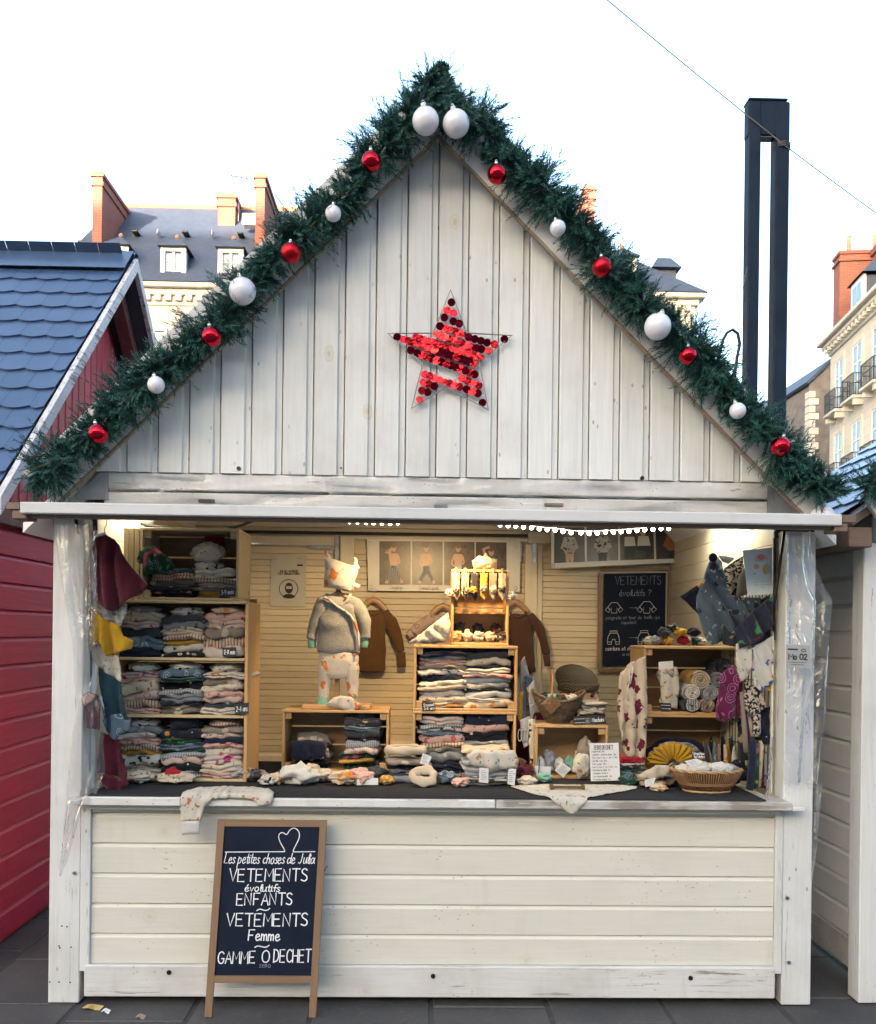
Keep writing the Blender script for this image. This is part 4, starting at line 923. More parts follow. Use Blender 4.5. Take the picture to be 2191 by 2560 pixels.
# ------------------------------------------------------------------ pavement blackboard
bl=at(514,2543,-.125); zz=(at(514,2543,-.125).z)
gx=(at(514,2543,-.12).x+at(790,2543,-.12).x)/2; SH=.035
ty=-.052; LEAN=math.atan2(.075,.80)
sg=thing('pavement_sign','wooden framed chalkboard with French handwriting leaning against the chalet front','sign',(gx,-.125,0.0),(-LEAN,0,0))
sw_,sh_=.458,.806
def sl(px,pz,o=0): return (px+SH*pz,-o,pz)         # local sign plane, a little out of square like the real frame
def sbar(name,x0,x1,z0,z1,o0,o1,mat):
    m=MB(); V=[sl(x,z,o) for o in (o0,o1) for x,z in ((x0,z0),(x1,z0),(x1,z1),(x0,z1))]
    m.add(V,[(0,1,2,3),(7,6,5,4),(0,4,5,1),(1,5,6,2),(2,6,7,3),(3,7,4,0)]); return m.build(name,mat,sg,local=True)
hw=sw_/2
sbar('leg',-hw,-hw+.029,.003,sh_,-.009,.009,MT['oak']); sbar('leg',hw-.029,hw,.003,sh_,-.009,.009,MT['oak'])
oakh=wood_mat('brown_oak_rail',(.21,.125,.070),(.155,.09,.05),(2,30,30))
sbar('top_rail',-hw+.0295,hw-.0295,sh_-.027,sh_,-.009,.0085,oakh); sbar('bottom_rail',-hw+.0295,hw-.0295,.140,.169,-.009,.0085,oakh)
board=sbar('writing_panel',-hw+.0295,hw-.0295,.1695,sh_-.0275,-.004,.002,MT['blackboard'])
zs=sh_/482.
def SL(zx,zy):                                       # zoomed-photograph coordinates on the sign -> local plane
    px=520+zx*.2027; py=2040+zy*.2027; z=(2543-py)*zs
    x=(px-(514+276/2+21*(2543-py)/482))*sw_/275
    return x,z
fnS=lambda x,z,o:sl(x,z,.0022+o)
def line(text,zx0,zx1,zbase,zcap,w=.0042,slant=0,mat='chalk',seed=0,rise=0):
    x0,z0=SL(zx0,zbase); x1,_=SL(zx1,zbase); _,z1=SL(zx0,zcap)
    m=MB(); write(m,text,x0,z0,x1-x0,z1-z0,w,fnS,slant,rise,jit=.0012,seed=seed); m.build('chalk_lettering',MT[mat],sg,local=True)
line('Les petites choses de Julia',165,1275,635,515,.0034,.18,seed=1)
line('VETEMENTS',230,1215,855,705,.0050,seed=2,rise=.01); line('évolutifs',425,850,975,890,.0040,.12,seed=3)
line('ENFANTS',330,1030,1140,1000,.0050,seed=4,rise=.01); line('VETEMENTS',210,1230,1395,1245,.0052,seed=5,rise=.01)
line('Femme',480,865,1565,1440,.0050,.05,seed=6); line('GAMME',115,580,1840,1700,.0048,seed=7,rise=.01); line('O',655,750,1830,1690,.0046,seed=8); line('DECHET',800,1260,1825,1675,.0048,seed=9,rise=.01)
line('ZERO',625,760,1885,1850,.0018,mat='chalk_faint',seed=10); line('~',585,725,1225,1165,.0042,seed=11); line('~',570,725,1665,1610,.0042,seed=12)
ht=[(175,500),(912,490),(912,470),(850,370),(830,300),(850,262),(890,255),(935,290),(965,230),(1010,198),(1060,210),(1095,260),(1090,330),(1050,410),(1015,480),(1025,492),(1288,487)]
m=MB(); ribbon(m,[SL(*p) for p in ht[:2]],.0036,fnS,.0006); ribbon(m,chaikin([SL(*p) for p in ht[1:-1]],2),.0036,fnS,.0007); ribbon(m,[SL(*p) for p in ht[-2:]],.0036,fnS,.0006); m.build('chalk_heart',MT['chalk'],sg,local=True)
m=MB().tube([at(800,2212,-.03),at(806,2190,-.035),at(815,2170,-.04),at(820,2165,-.04)],.0022,5); 
tag(m.build('twig',MT['brown_wood']),'small dark twig sticking out beside the leaning chalkboard','twig')
# dry leaf and scraps on the paving
def leaf(px,py,w,label,mat,name='dry_leaf'):
    d=ray(px,py); t_=(0.012-CAM[2])/d[2]; c=Vector([CAM[i]+t_*d[i] for i in range(3)])
    pts=[(-1,0),(-.6,.35),(-.1,.25),(.2,.5),(.6,.3),(1,.1),(.7,-.25),(.2,-.2),(-.3,-.4),(-.8,-.25)]
    m=MB(); V=[(c.x,c.y,c.z+.01)]+[(c.x+a*w,c.y+b*w,c.z-.006+.008*math.sin(i*1.7)) for i,(a,b) in enumerate(pts)]
    m.add(V,[(0,i,i%10+1) for i in range(1,11)]); return tag(mod_solid(m.build(name,mat),.0012),label,'leaf' if name=='dry_leaf' else 'scrap')
leaf(233,2516,.045,'crumpled pale yellow dry leaf on the paving beside the white post',basic('dry_leaf',(.42,.33,.12),(.30,.20,.07),20,.8))
leaf(265,2526,.02,'tiny white scrap of paper beside the dry leaf',basic('white_scrap',(.6,.6,.6)),'paper_scrap')
leaf(352,2540,.022,'small brownish dry leaf fragment on the paving before the plinth',basic('brown_leaf',(.28,.20,.14),rough=.8))
# ================================================================== fabrics
from mathutils import noise as MN
FB={}
def fab(key,desc,base,motifs=(),rough=.92,wr=.35,base2=None):
    base=tuple(x*.82 for x in base); motifs=[(a,b,c,d,tuple(x*.85 for x in e)) for a,b,c,d,e in motifs]
    t=NT('fabric_'+key); v=t.coord((1,1,1)); col=t.mix(t.step(t.noise(v,14,3),.35,.7),base,base2 or tuple(x*.85 for x in base))
    for k,sc_,lo,hi,c in motifs:
        if k=='dot': f=t.step(t.vor(v,sc_),lo,hi,True)
        elif k=='blob': f=t.step(t.noise(v,sc_,2,.5,.4),lo,hi)
        elif k=='ring':
            d=t.vor(v,sc_); w=t.n('ShaderNodeMath',operation='SINE'); t.l(t.math('MULTIPLY',d,hi),w.inputs[0]); f=t.math('MULTIPLY',t.step(w.outputs[0],.45,.7),t.step(d,lo,lo+.05,True))
        elif k=='leaf':
            v2=t.coord((1.7,1,1.25)); nz=t.n('ShaderNodeTexNoise'); nz.inputs['Scale'].default_value=sc_*2.6; nz.inputs['Detail'].default_value=2; t.l(v,nz.inputs['Vector'])
            vm=t.n('ShaderNodeVectorMath',operation='MULTIPLY_ADD'); t.l(nz.outputs[1],vm.inputs[0]); vm.inputs[1].default_value=(.9/sc_,.9/sc_,.9/sc_); t.l(v2,vm.inputs[2]); f=t.step(t.vor(vm.outputs[0],sc_),lo,hi,True)
        elif k=='stripe':
            w=t.n('ShaderNodeTexWave'); w.inputs['Scale'].default_value=sc_; w.inputs['Distortion'].default_value=1.2; t.l(v,w.inputs[0]); f=t.step(w.outputs[1],lo,hi)
        col=t.mix(f,col,c)
    t.bump(t.math('ADD',t.noise(v,22,3,.5),t.math('MULTIPLY',t.noise(v,500,1),.15)),wr,.012)
    t.b.inputs['Sheen Weight'].default_value=.15
    FB[key]=(t.fin(col,rough,0,.15),desc); return FB[key][0]
K=(.012,.012,.015);Wt=(.56,.53,.47);Cr=(.54,.47,.36)
fab('cream_leaf','cream leaf-print',Cr,[('leaf',26,.20,.26,(.30,.12,.04)),('dot',33,.10,.14,(.06,.12,.06))])
fab('cream_fox','cream animal-print',(.55,.50,.42),[('blob',30,.63,.66,(.35,.13,.05)),('dot',40,.10,.13,K)])
fab('pink','pale pink print',(.55,.35,.29),[('blob',34,.60,.64,(.38,.07,.09)),('dot',28,.12,.16,(.10,.05,.05))])
fab('pink_arc','pale pink arc-print',(.55,.40,.34),[('ring',16,.34,45,(.10,.10,.12))])
fab('navy','navy blue',(.010,.014,.034),[('dot',24,.07,.10,(.45,.42,.36))])
fab('navy_sun','navy orange-moon print',(.012,.014,.028),[('dot',11,.22,.25,(.52,.22,.04)),('dot',30,.08,.11,(.4,.4,.4))])
fab('charcoal','charcoal grey',(.045,.050,.060),[('blob',18,.66,.68,(.30,.29,.27))])
fab('grey','mid grey print',(.20,.21,.22),[('dot',22,.17,.21,(.42,.40,.36)),('blob',26,.66,.69,(.05,.05,.06))])
fab('taupe','taupe brown',(.22,.18,.145),[('dot',12,.25,.28,(.42,.36,.28))])
fab('mono','white and black print',(.52,.50,.45),[('blob',42,.56,.60,K)])
fab('mono_big','cream black-diamond print',(.55,.50,.40),[('leaf',15,.22,.25,K)])
fab('mustard','mustard print',(.46,.25,.04),[('dot',30,.16,.2,(.5,.42,.28))])
fab('jungle','dark green jungle print',(.012,.045,.025),[('leaf',17,.20,.26,(.05,.22,.05)),('blob',13,.62,.66,(.28,.05,.10)),('dot',16,.10,.14,(.30,.30,.06)),('ring',12,.3,60,(.12,.18,.30))])
fab('blue','slate blue wave-print',(.10,.15,.20),[('ring',18,.36,42,(.38,.42,.42))])
fab('ikat','grey blue zigzag print',(.20,.23,.26),[('stripe',26,.5,.6,(.42,.42,.40)),('dot',30,.12,.16,(.03,.04,.07))])
fab('brown_text','cream brown-line print',(.50,.42,.32),[('stripe',22,.72,.8,(.22,.07,.04)),('blob',20,.62,.65,(.30,.10,.05))])
fab('magenta','cream pink-flower print',(.52,.44,.38),[('blob',22,.60,.64,(.38,.03,.14)),('dot',26,.10,.13,(.28,.15,.03))])
fab('blackwhite','black and white shape-print',K,[('dot',22,.22,.25,Wt),('dot',22,.10,.12,K)])
fab('teal','dark teal',(.02,.055,.075)); fab('burgundy','burgundy',(.085,.010,.024)); fab('rust','rust brown',(.135,.068,.026)); fab('brown','dark brown',(.085,.042,.030))
fab('yellow','mustard yellow',(.50,.28,.018)); fab('red','bright red',(.36,.012,.025)); fab('greymarl','grey marl',(.30,.29,.265),[('blob',160,.5,.7,(.38,.36,.33))]); fab('mint','mint green',(.20,.42,.33))
fab('outfit','cream orange-leaf print',(.58,.52,.45),[('leaf',11,.32,.35,(.50,.17,.045)),('blob',60,.66,.69,(.56,.50,.43)),('dot',26,.09,.11,(.04,.04,.045))])
fab('star','beige burgundy bird-print',(.52,.42,.31),[('leaf',12,.33,.36,(.11,.012,.03))])
fab('dark_print','blue-grey cartoon print',(.075,.105,.135),[('dot',14,.22,.24,(.020,.028,.042)),('blob',34,.63,.65,(.30,.33,.35)),('dot',27,.10,.12,(.10,.20,.28))])
fab('speck','black-speckled white print',(.45,.38,.30),[('blob',75,.48,.52,K)])
fab('feather','white feather-print',(.54,.53,.50),[('leaf',13,.20,.23,(.03,.10,.30)),('leaf',11,.16,.20,(.45,.14,.14)),('dot',25,.08,.1,K)])
fab('hexa','magenta hexagon-print',(.10,.010,.045),[('ring',22,.6,28,(.30,.09,.20))])
fab('tropic','dark palm-leaf print',(.02,.022,.04),[('leaf',12,.20,.25,(.05,.20,.07)),('blob',14,.6,.64,(.20,.02,.06))])
fab('greygreen','grey floral lining',(.33,.32,.30),[('blob',60,.52,.58,(.16,.15,.14))]); fab('white','off-white cotton',(.56,.54,.50)); fab('beige','beige fleece',(.48,.40,.30)); fab('bluegrey','grey fleece lining',(.27,.29,.32)); fab('floral','white leaf-sketch print',(.56,.52,.45),[('leaf',22,.16,.2,(.12,.20,.08)),('blob',28,.64,.67,(.45,.20,.08)),('dot',30,.07,.09,K)])
fab('orange','cream orange print',(.56,.46,.32),[('blob',24,.58,.62,(.48,.18,.03))]); fab('darkmix','dark mixed print',(.03,.03,.04),[('blob',22,.58,.62,(.28,.22,.14)),('dot',26,.12,.15,(.05,.10,.22))])
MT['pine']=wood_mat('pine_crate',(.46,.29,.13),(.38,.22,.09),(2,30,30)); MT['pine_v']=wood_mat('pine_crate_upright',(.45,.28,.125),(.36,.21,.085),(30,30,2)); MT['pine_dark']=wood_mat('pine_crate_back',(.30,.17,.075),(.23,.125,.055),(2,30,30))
MT['pine_pale']=wood_mat('pale_pine_crate',(.50,.39,.22),(.42,.31,.165),(2,30,30)); MT['pine_pale_v']=wood_mat('pale_pine_upright',(.50,.39,.22),(.42,.31,.165),(30,30,2))
MT['paper']=basic('white_paper',(.60,.59,.57),(.55,.54,.52),12,.7); MT['tagblack']=basic('black_slate_tag',(.012,.013,.016),rough=.6); MT['hangerwood']=wood_mat('beech_hanger',(.34,.20,.095),(.27,.15,.07),(3,30,30),.4)
# ------------------------------------------------------------------ generic soft shapes
def folded_mesh(seed):
    rn=random.Random(seed); m=MB(); nu=12
    layers=rn.choice((1,1,2))
    prof=[]                                           # (y,z) closed profile, unit box y 0..1 (0 = front), z 0..1
    for l in range(layers):
        z0=l/layers; h=1/layers
        for a in (-70,-35,0,35,70): prof.append((.07-.07*math.cos(R(a))*rn.uniform(.8,1.15)+.012*rn.random(),z0+h*.5+h*.5*math.sin(R(a))))
    prof+=[(.3,1.0),(.6,.99),(.92,.92),(1,.5),(.92,.05),(.6,0),(.3,0)]
    ph=[rn.uniform(0,6.28) for _ in range(8)]; n=len(prof); V=[]
    for i in range(nu+1):
        u=i/nu; x=u-.5; e=min(u,1-u)*2; end=min(1,(e*4+.12))**.5
        for j,(y,z) in enumerate(prof):
            zz=.5+(z-.5)*(.55+.45*end)
            zz+=.13*math.sin(u*6+ph[0])+.08*math.sin(u*13+ph[1]+y*3)+.05*math.sin(u*23+ph[5])
            yy=y+.04*math.sin(u*6+ph[2]+z*2)+.022*math.sin(u*17+ph[3]+z*5)+(.06*(1-end))
            V.append((x+.012*math.sin(z*6+ph[4]),yy,zz))
    Fc=[(i*n+j,i*n+(j+1)%n,(i+1)*n+(j+1)%n,(i+1)*n+j) for i in range(nu) for j in range(n)]
    Fc+=[tuple(range(n))[::-1],tuple(nu*n+j for j in range(n))]
    m.add([(x*.20,y*.23,z*.038) for x,y,z in V],Fc); return m
FOLD=[folded_mesh(s) for s in range(7)]
FCACHE={}
def fold_me(k,key):
    if (k,key) not in FCACHE: FCACHE[k,key]=FOLD[k].mesh('folded_garment',FB[key][0],True)
    return FCACHE[k,key]
ORD=['lowest']+[w+' up' for w in 'second third fourth fifth sixth seventh eighth ninth tenth eleventh twelfth thirteenth'.split()]
def stack(xc,yf,z0,w,depth,H,keys,where,group,seed,lean=0,messy=1.0,name='folded_garment'):
    rn=random.Random(seed); n=len(keys); th=[rn.uniform(.6,1.5) for _ in keys]; s=sum(th); z=z0
    for i,k in enumerate(keys):
        h=H*th[i]/s
        o=inst(name,fold_me(rn.randrange(7),k),None,(xc+rn.uniform(-.008,.008)*messy+lean*(z-z0),yf+rn.uniform(-.004,.026)*messy,z-.001),(rn.uniform(-.03,.03)*messy,rn.uniform(-.045,.045)*messy,rn.uniform(-.09,.09)*messy),(w*rn.uniform(.92,1.07)/.20,depth/.23,h*1.22/.038))
        tag(o,f'{FB[k][1]} garment, {ORD[i]} in {where}','folded garment',group)
        z+=h
def crate(name,label,x0,x1,yf,depth,z0,z1,mat='pine',back=3,backmat='pine_dark',solid=False,t=.013,group=None):
    c=thing(name,label,'crate',((x0+x1)/2,yf+depth/2,z0),group=group); v=MT[mat+'_v'] ; h=MT[mat]
    MB().box(x0,x1,yf,yf+depth,z1-t,z1,.002).build('top_board',h,c); MB().box(x0,x1,yf,yf+depth,z0+.0005,z0+t,.002).build('bottom_board',h,c)
    for a,b in ((x0+.0005,x0+t),(x1-t,x1-.0005)): MB().box(a,b,yf+.001,yf+depth-.001,z0+t+.0005,z1-t-.0005,.002).build('side_board',v,c)
    hh=(z1-z0-2*t)/back
    for i in range(back):
        g=.004 if back>1 else 0
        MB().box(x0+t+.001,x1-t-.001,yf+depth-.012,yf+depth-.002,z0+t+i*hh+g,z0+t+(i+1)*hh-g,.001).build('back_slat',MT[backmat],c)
    for a,b in ((x0+t+.0005,x0+t+.032),(x1-t-.032,x1-t-.0005)):
        for e,f in ((z0+t+.0005,z0+t+.034),(z1-t-.034,z1-t-.0005)): MB().box(a,b,yf+.012,yf+.036,e,f,.002).build('corner_block',h,c)
    return c
def loft(m,secs,n=18,sq=2.6,cap=True):
    """secs: (centre, half-width vector, half-depth vector) rings of a rounded-box section."""
    V=[]; S0=[(Vector(c),Vector(a),Vector(b)) for c,a,b in secs]; secs=[]
    for i in range(len(S0)-1):
        for q in range(4):
            t_=q/4; t2=t_*t_*(3-2*t_) if 0 else t_
            secs.append(tuple(S0[i][j].lerp(S0[i+1][j],t2) for j in range(3)))
    secs.append(S0[-1])
    for c,a,b in secs:
        for k in range(n):
            t_=2*math.pi*k/n; cs,sn=math.cos(t_),math.sin(t_)
            V.append(c+a*(abs(cs)**(2/sq)*(1 if cs>0 else -1))+b*(abs(sn)**(2/sq)*(1 if sn>0 else -1)))
    N=len(secs); Fc=[(i*n+k,i*n+(k+1)%n,(i+1)*n+(k+1)%n,(i+1)*n+k) for i in range(N-1) for k in range(n)]
    if cap: Fc+=[tuple(range(n))[::-1],tuple((N-1)*n+k for k in range(n))]
    return m.add(V,Fc)
def rumple(m,amp,fr,seed=0):
    o=Vector((seed*3.1,seed*1.7,seed*.9))
    m.v=[tuple(Vector(p)+Vector((MN.noise(Vector(p)*fr+o),MN.noise(Vector(p)*fr+o+Vector((9,0,0))),MN.noise(Vector(p)*fr+o+Vector((0,9,0)))))*amp) for p in m.v]; return m
def cloth(name,label,cat,outline,Y,mat,amp=.012,fr=18,ang=0,thick=.003,bulge=.0,fn=None,px=True,seed=0,cuts=4,group=None,parent=None,maxe=.03,smooth=True):
    """A hanging or lying piece of cloth cut to an outline, with folds running along direction ang (0 = vertical)."""
    pts=[at(x,y,Y) for x,y in outline] if px else [Vector((x,Y,z)) for x,z in outline]
    bm=bmesh.new(); vv=[]
    N=len(pts)
    for i,p in enumerate(pts):
        q=pts[(i+1)%N]; k=max(1,int((q-p).length/maxe))
        for j in range(k): vv.append(bm.verts.new(p.lerp(q,j/k)))
    f=bm.faces.new(vv); bmesh.ops.triangulate(bm,faces=[f])
    for _ in range(cuts):
        ed=[e for e in bm.edges if e.calc_length()>maxe]
        if not ed: break
        bmesh.ops.subdivide_edges(bm,edges=ed,cuts=1); bmesh.ops.triangulate(bm,faces=bm.faces[:])
        bmesh.ops.beautify_fill(bm,faces=bm.faces[:],edges=[e for e in bm.edges if len(e.link_faces)==2])
    c=sum((v.co for v in bm.verts),Vector())/len(bm.verts); zt=max(v.co.z for v in bm.verts); zb=min(v.co.z for v in bm.verts)
    ca,sa=math.cos(ang),math.sin(ang)
    for v in bm.verts:
        x,z=v.co.x,v.co.z; u=(x-c.x)*ca+(z-c.z)*sa; w=-(x-c.x)*sa+(z-c.z)*ca
        k=.35+.65*(zt-z)/max(zt-zb,.01)
        dy=amp*.62*k*(math.sin(u*fr*2*math.pi*.40+3*MN.noise(Vector((u*6,w*4,seed))))+.5*math.sin(u*fr*2*math.pi*.83+w*9+seed)+1.0*MN.noise(Vector((u*fr*.9,w*fr*.4,seed+5))))
        r=((x-c.x)**2+(z-c.z)**2); dy-=bulge*math.exp(-r*60)
        v.co.y+=dy
        if fn: v.co=Vector(fn(v.co.x,v.co.y,v.co.z))
    mb=MB(); bm.verts.index_update(); mb.v=[tuple(v.co) for v in bm.verts]; mb.f=[tuple(l.vert.index for l in f.loops) for f in bm.faces]; mb.m=[0]*len(mb.f); bm.free()
    o=mb.build(name,mat,parent,smooth=smooth); mod_solid(o,thick)
    if parent is None: tag(o,label,cat,group)
    return o
def crumple(name,label,cat,c,s,mat,seed,amp=.5,fr=2.4,group=None,nu=26,nv=14,base=True):
    """A loosely bunched piece of cloth: squashed ball thrown into sharp folds, resting at c (bottom centre)."""
    m=MB(); c=Vector(c); o=Vector((seed*2.3,seed*1.1,seed*.7)); V=[]
    def f(u,v):
        th=2*math.pi*u; ph=math.pi*v; d=Vector((math.sin(ph)*math.cos(th),math.sin(ph)*math.sin(th),-math.cos(ph)))
        n1=MN.noise(d*fr+o); n2=abs(MN.noise(d*fr*2.1+o)); n3=MN.noise(d*fr*4.6+o)
        r=1+amp*n1-amp*1.1*n2+amp*.3*n3
        p=Vector((d.x*s[0]*r,d.y*s[1]*r,(d.z*r+1)*s[2]))
        if base: p.z=max(p.z,.001)
        return c+p
    m.sheet(f,nu,nv,wrap=True)
    ob=m.build(name,mat,smooth=True,org=c); mod_sub(ob,1); return tag(ob,label,cat,group)
def paper(name,label,cat,corners,Y,mat=None,parent=None,thick=.0008,curl=.0):
    p=[at(x,y,Y if not hasattr(Y,'__len__') else Y[i]) for i,(x,y) in enumerate(corners)]
    m=MB().sheet(lambda u,v:p[0].lerp(p[1],u).lerp(p[3].lerp(p[2],u),v)+Vector((0,-curl*math.sin(math.pi*u)*math.sin(math.pi*v),0)),4,4)
    o=m.build(name,mat or MT['paper'],parent); mod_solid(o,thick)
    if parent is None: tag(o,label,cat)
    return o,[q+Vector((0,-(thick/2+curl+.0003),0)) for q in p]
def planefn(p):                                       # p = 4 corners tl,tr,br,bl ; returns fn(x,z,off) with x,z in 0..1
    n=(p[1]-p[0]).cross(p[3]-p[0]).normalized(); n=n if n.y<0 else -n
    return lambda x,z,o:(p[3].lerp(p[2],x).lerp(p[0].lerp(p[1],x),z)+n*(o+.0006)),(p[1]-p[0]).length,(p[3]-p[0]).length
def print_on(parent,p,items,name='print',mat=None):
    """items: (text,x0,x1,zbase,ztop,stroke width in m)."""
    f,w,h=planefn(p); g=lambda x,z,o:f(x/w,z/h,o)
    for i,it in enumerate(items):
        m=MB(); write(m,it[0],it[1]*w,it[3]*h,(it[2]-it[1])*w,(it[4]-it[3])*h,it[5],g,seed=i,sm=1); m.build(name,mat or MT['ink'],parent)
def slate_tag(text,corners,Y,label,sub=None):
    o,p=paper('price_tag',label,'tag',corners,Y,MT['tagblack'],thick=.003)
    it=[(text,.10,.92,.25 if not sub else .55,.75 if not sub else .9,.0022)]
    if sub: it.append((sub,.12,.92,.10,.42,.002))
    print_on(o,p,it,'chalk_lettering',MT['chalk']); return o
def care_tag(corners,Y,label,lines=6,mat=None):
    o,p=paper('paper_tag',label,'tag',corners,Y,curl=.001); f,w,h=planefn(p); m=MB(); rn=random.Random(int(corners[0][0]))
    for i in range(lines):
        z=.85-.75*i/lines; a=.12+.1*rn.random(); b=.6+.3*rn.random()
        x=a
        while x<b:
            l=.05+.1*rn.random(); m.add([f(x,z,0.0004),f(min(b,x+l),z,.0004),f(min(b,x+l),z-.035,.0004),f(x,z-.035,.0004)],[(0,1,2,3)]); x+=l+.03
    if m.v: tag(m.build('print',mat or MT['ink_grey'],o),kind='stuff')
    return o
# ================================================================== lights in the chalet
def lamp(name,kind,loc,energy,color,parent=None,**k):
    d=bpy.data.lights.new(name,kind); d.energy=energy; d.color=color
    for a,b in k.items(): setattr(d,a,b)
    o=bpy.data.objects.new(name,d); COL.objects.link(o); o.location=loc; return o
def aim(o,t): o.rotation_euler=(Vector(t)-o.location).to_track_quat('-Z','Y').to_euler()
def emis(name,c,s):
    t=NT(name); t.b.inputs['Emission Color'].default_value=(*c,1); t.b.inputs['Emission Strength'].default_value=s; return t.fin((.8,.8,.8),.4)
def spotlight(loc,target,e,label,size=R(95),col=(1,.68,.34)):
    s=thing('spotlight',label,'lamp',loc); d=(Vector(target)-Vector(loc)).normalized(); q=d.to_track_quat('Z','Y').to_matrix()
    m=MB().lathe([(.012,-.09),(.022,-.085),(.026,-.04),(.034,0),(.036,.006),(.030,.006),(.028,-.002)],20); m.v=[tuple(q@Vector(v)) for v in m.v]; m.build('housing',MT['dark_metal'],s,smooth=True,local=True)
    m=MB().lathe([(.0001,-.006),(.027,-.006)],20); m.v=[tuple(q@Vector(v)) for v in m.v]; m.build('bulb',emis('warm_bulb',(1,.72,.38),6),s,local=True)
    MB().beam((0,0,0),(0,0,2.36-loc[2]),.012,.012).build('stem',MT['dark_metal'],s,local=True)
    l=lamp('spot_light','SPOT',Vector(loc)+d*.012,e,col,spot_size=size,spot_blend=.45,shadow_soft_size=.02); aim(l,target); l.parent=s; l.location=d*.012
    return s
spotlight((-.02,.32,2.16),(-.05,1.0,1.30),6.5,'black clip-on spotlight under the ceiling lighting the dressed stand',R(120))
spotlight((.16,.30,2.17),(.17,.62,1.75),5.0,'black clip-on spotlight under the ceiling over the small pegged box',R(58),(1,.56,.19))
def tube_lamp(a,b,label,e,size):
    s=thing('tube_lamp',label,'lamp',a); MB().tube([a,b],.014,10).build('tube',emis('lit_tube',(1,.96,.80),3),s)
    A,B=Vector(a),Vector(b); MB().beam(A+Vector((0,0,.022)),B+Vector((0,0,.022)),.04,.02).build('batten',MT['cap_white'],s)
    for p in (A,B): MB().box(p.x-.018,p.x+.018,p.y-.01,p.y+.01,p.z-.018,p.z+.018,.003).build('end_cap',MT['cap_white'],s)
    l=lamp('tube_light','AREA',((A+B)/2),e,(1,.93,.74),shape='RECTANGLE',size=.03,size_y=(B-A).length); l.location=Vector((0,(B-A).y/2,-.02)); l.parent=s
tube_lamp((1.40,.34,2.215),(1.40,.95,2.215),'lit white tube lamp high on the wall above the food poster',.5,.6)
tube_lamp((-1.38,.22,2.235),(-1.38,.72,2.235),'lit white tube lamp high on the wall above the burgundy poncho',.4,.6)
# string of warm white globes
led=thing('light_string','string of small lit white globe lights under the raised flap','string lights',(.9,.16,2.02))
L1=[(118,75),(165,80),(210,82),(255,88),(302,92),(347,98),(393,103),(440,106),(485,113),(533,120),(590,122),(637,124),(685,122),(733,119),(779,118),(825,115),(870,112),(917,108),(962,104),(1010,101),(1057,98),(1102,96)]
LP=[at(600+x*.3948,1280+y*.3948,.16) for x,y in ((425,54),(475,55),(695,62),(745,64),(800,66),(848,68),(900,70),(952,71),(1000,69))]
LQ=[at(1200+x*.4286,1280+y*.4286,.16) for x,y in L1]
eb=emis('lit_globe',(1,.97,.84),6)
gl=MB().ball((0,0,0),.0088,12,8).mesh('globe',eb,True)
for p in LP+LQ: inst('globe',gl,led,p)
MB().tube([p+Vector((0,.004,.010)) for p in LP+LQ],.0018,5).build('cord',MT['cap_white'],led)
lamp('string_glow','AREA',(.9,.16,2.0),.08,(1,.95,.8),shape='RECTANGLE',size=1.0,size_y=.02).location=(.9,.16,1.99)
# ================================================================== shelving with folded clothes beside the poncho
ZC=.9052
D_=1.2357
def dx(d,Y,dy=1500): return at(d*D_,dy*D_,Y).x         # display-pixel helpers
def dz(d,Y,dxx=880): return at(dxx*D_,d*D_,Y).z
YS=.27
sx0=-1.445; sx1=dx(500,YS)
z1,z2,z3=dz(1447,YS,400),dz(1331,YS,400),dz(1215,YS,400)
su=thing('shelf_unit','tall pine shelf unit packed with folded children\'s clothes beside the hanging poncho','shelf',((sx0+sx1)/2,YS+.15,ZC))
for i,z in enumerate((ZC+.014,z1,z2,z3)): MB().box(sx0+.016,sx1-.016,YS+.002,YS+.30,z-.013,z,.002).build('shelf_board',MT['pine_pale'],su)
for a,b in ((sx0,sx0+.015),(sx1-.015,sx1)): MB().box(a,b,YS,YS+.30,ZC+.001,z3-.004,.002).build('side_board',MT['pine_v'],su)
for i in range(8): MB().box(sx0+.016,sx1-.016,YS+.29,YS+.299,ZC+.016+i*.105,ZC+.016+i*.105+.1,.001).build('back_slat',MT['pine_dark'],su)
GS='folded clothes on the tall shelf unit'
wS=.192
xs=[sx1-.022-wS*2.52,sx1-.020-wS*1.50,sx1-.020-wS*.5]
side=['poncho-side','middle','mannequin-side']
tiers=[(ZC+.015,z1-.013,'lowest shelf',[['cream_leaf','cream_fox','mono','mustard','brown_text','pink','cream_fox','grey','mono'],['ikat','blackwhite','pink_arc','ikat','jungle','blue','jungle','navy_sun','navy'],['pink','cream_leaf','magenta','cream_fox','pink','navy','pink_arc','taupe','brown_text']]),
 (z1+.001,z2-.013,'shelf tagged 2-4 ans',[['pink','brown_text','pink_arc','cream_leaf','pink','magenta','mono'],['taupe','navy_sun','grey','ikat','blackwhite','jungle','blue','mono_big'],['cream_fox','charcoal','pink_arc','pink','cream_leaf','taupe','cream_fox','mono_big']]),
 (z2+.001,z3-.013,'shelf tagged 12-18',[['navy','blue','charcoal','magenta','cream_leaf','grey'],['blackwhite','mono_big','mustard','brown_text','cream_leaf','grey','charcoal','mono'],['magenta','brown_text','taupe','pink_arc','pink','orange']])]
sd_=10
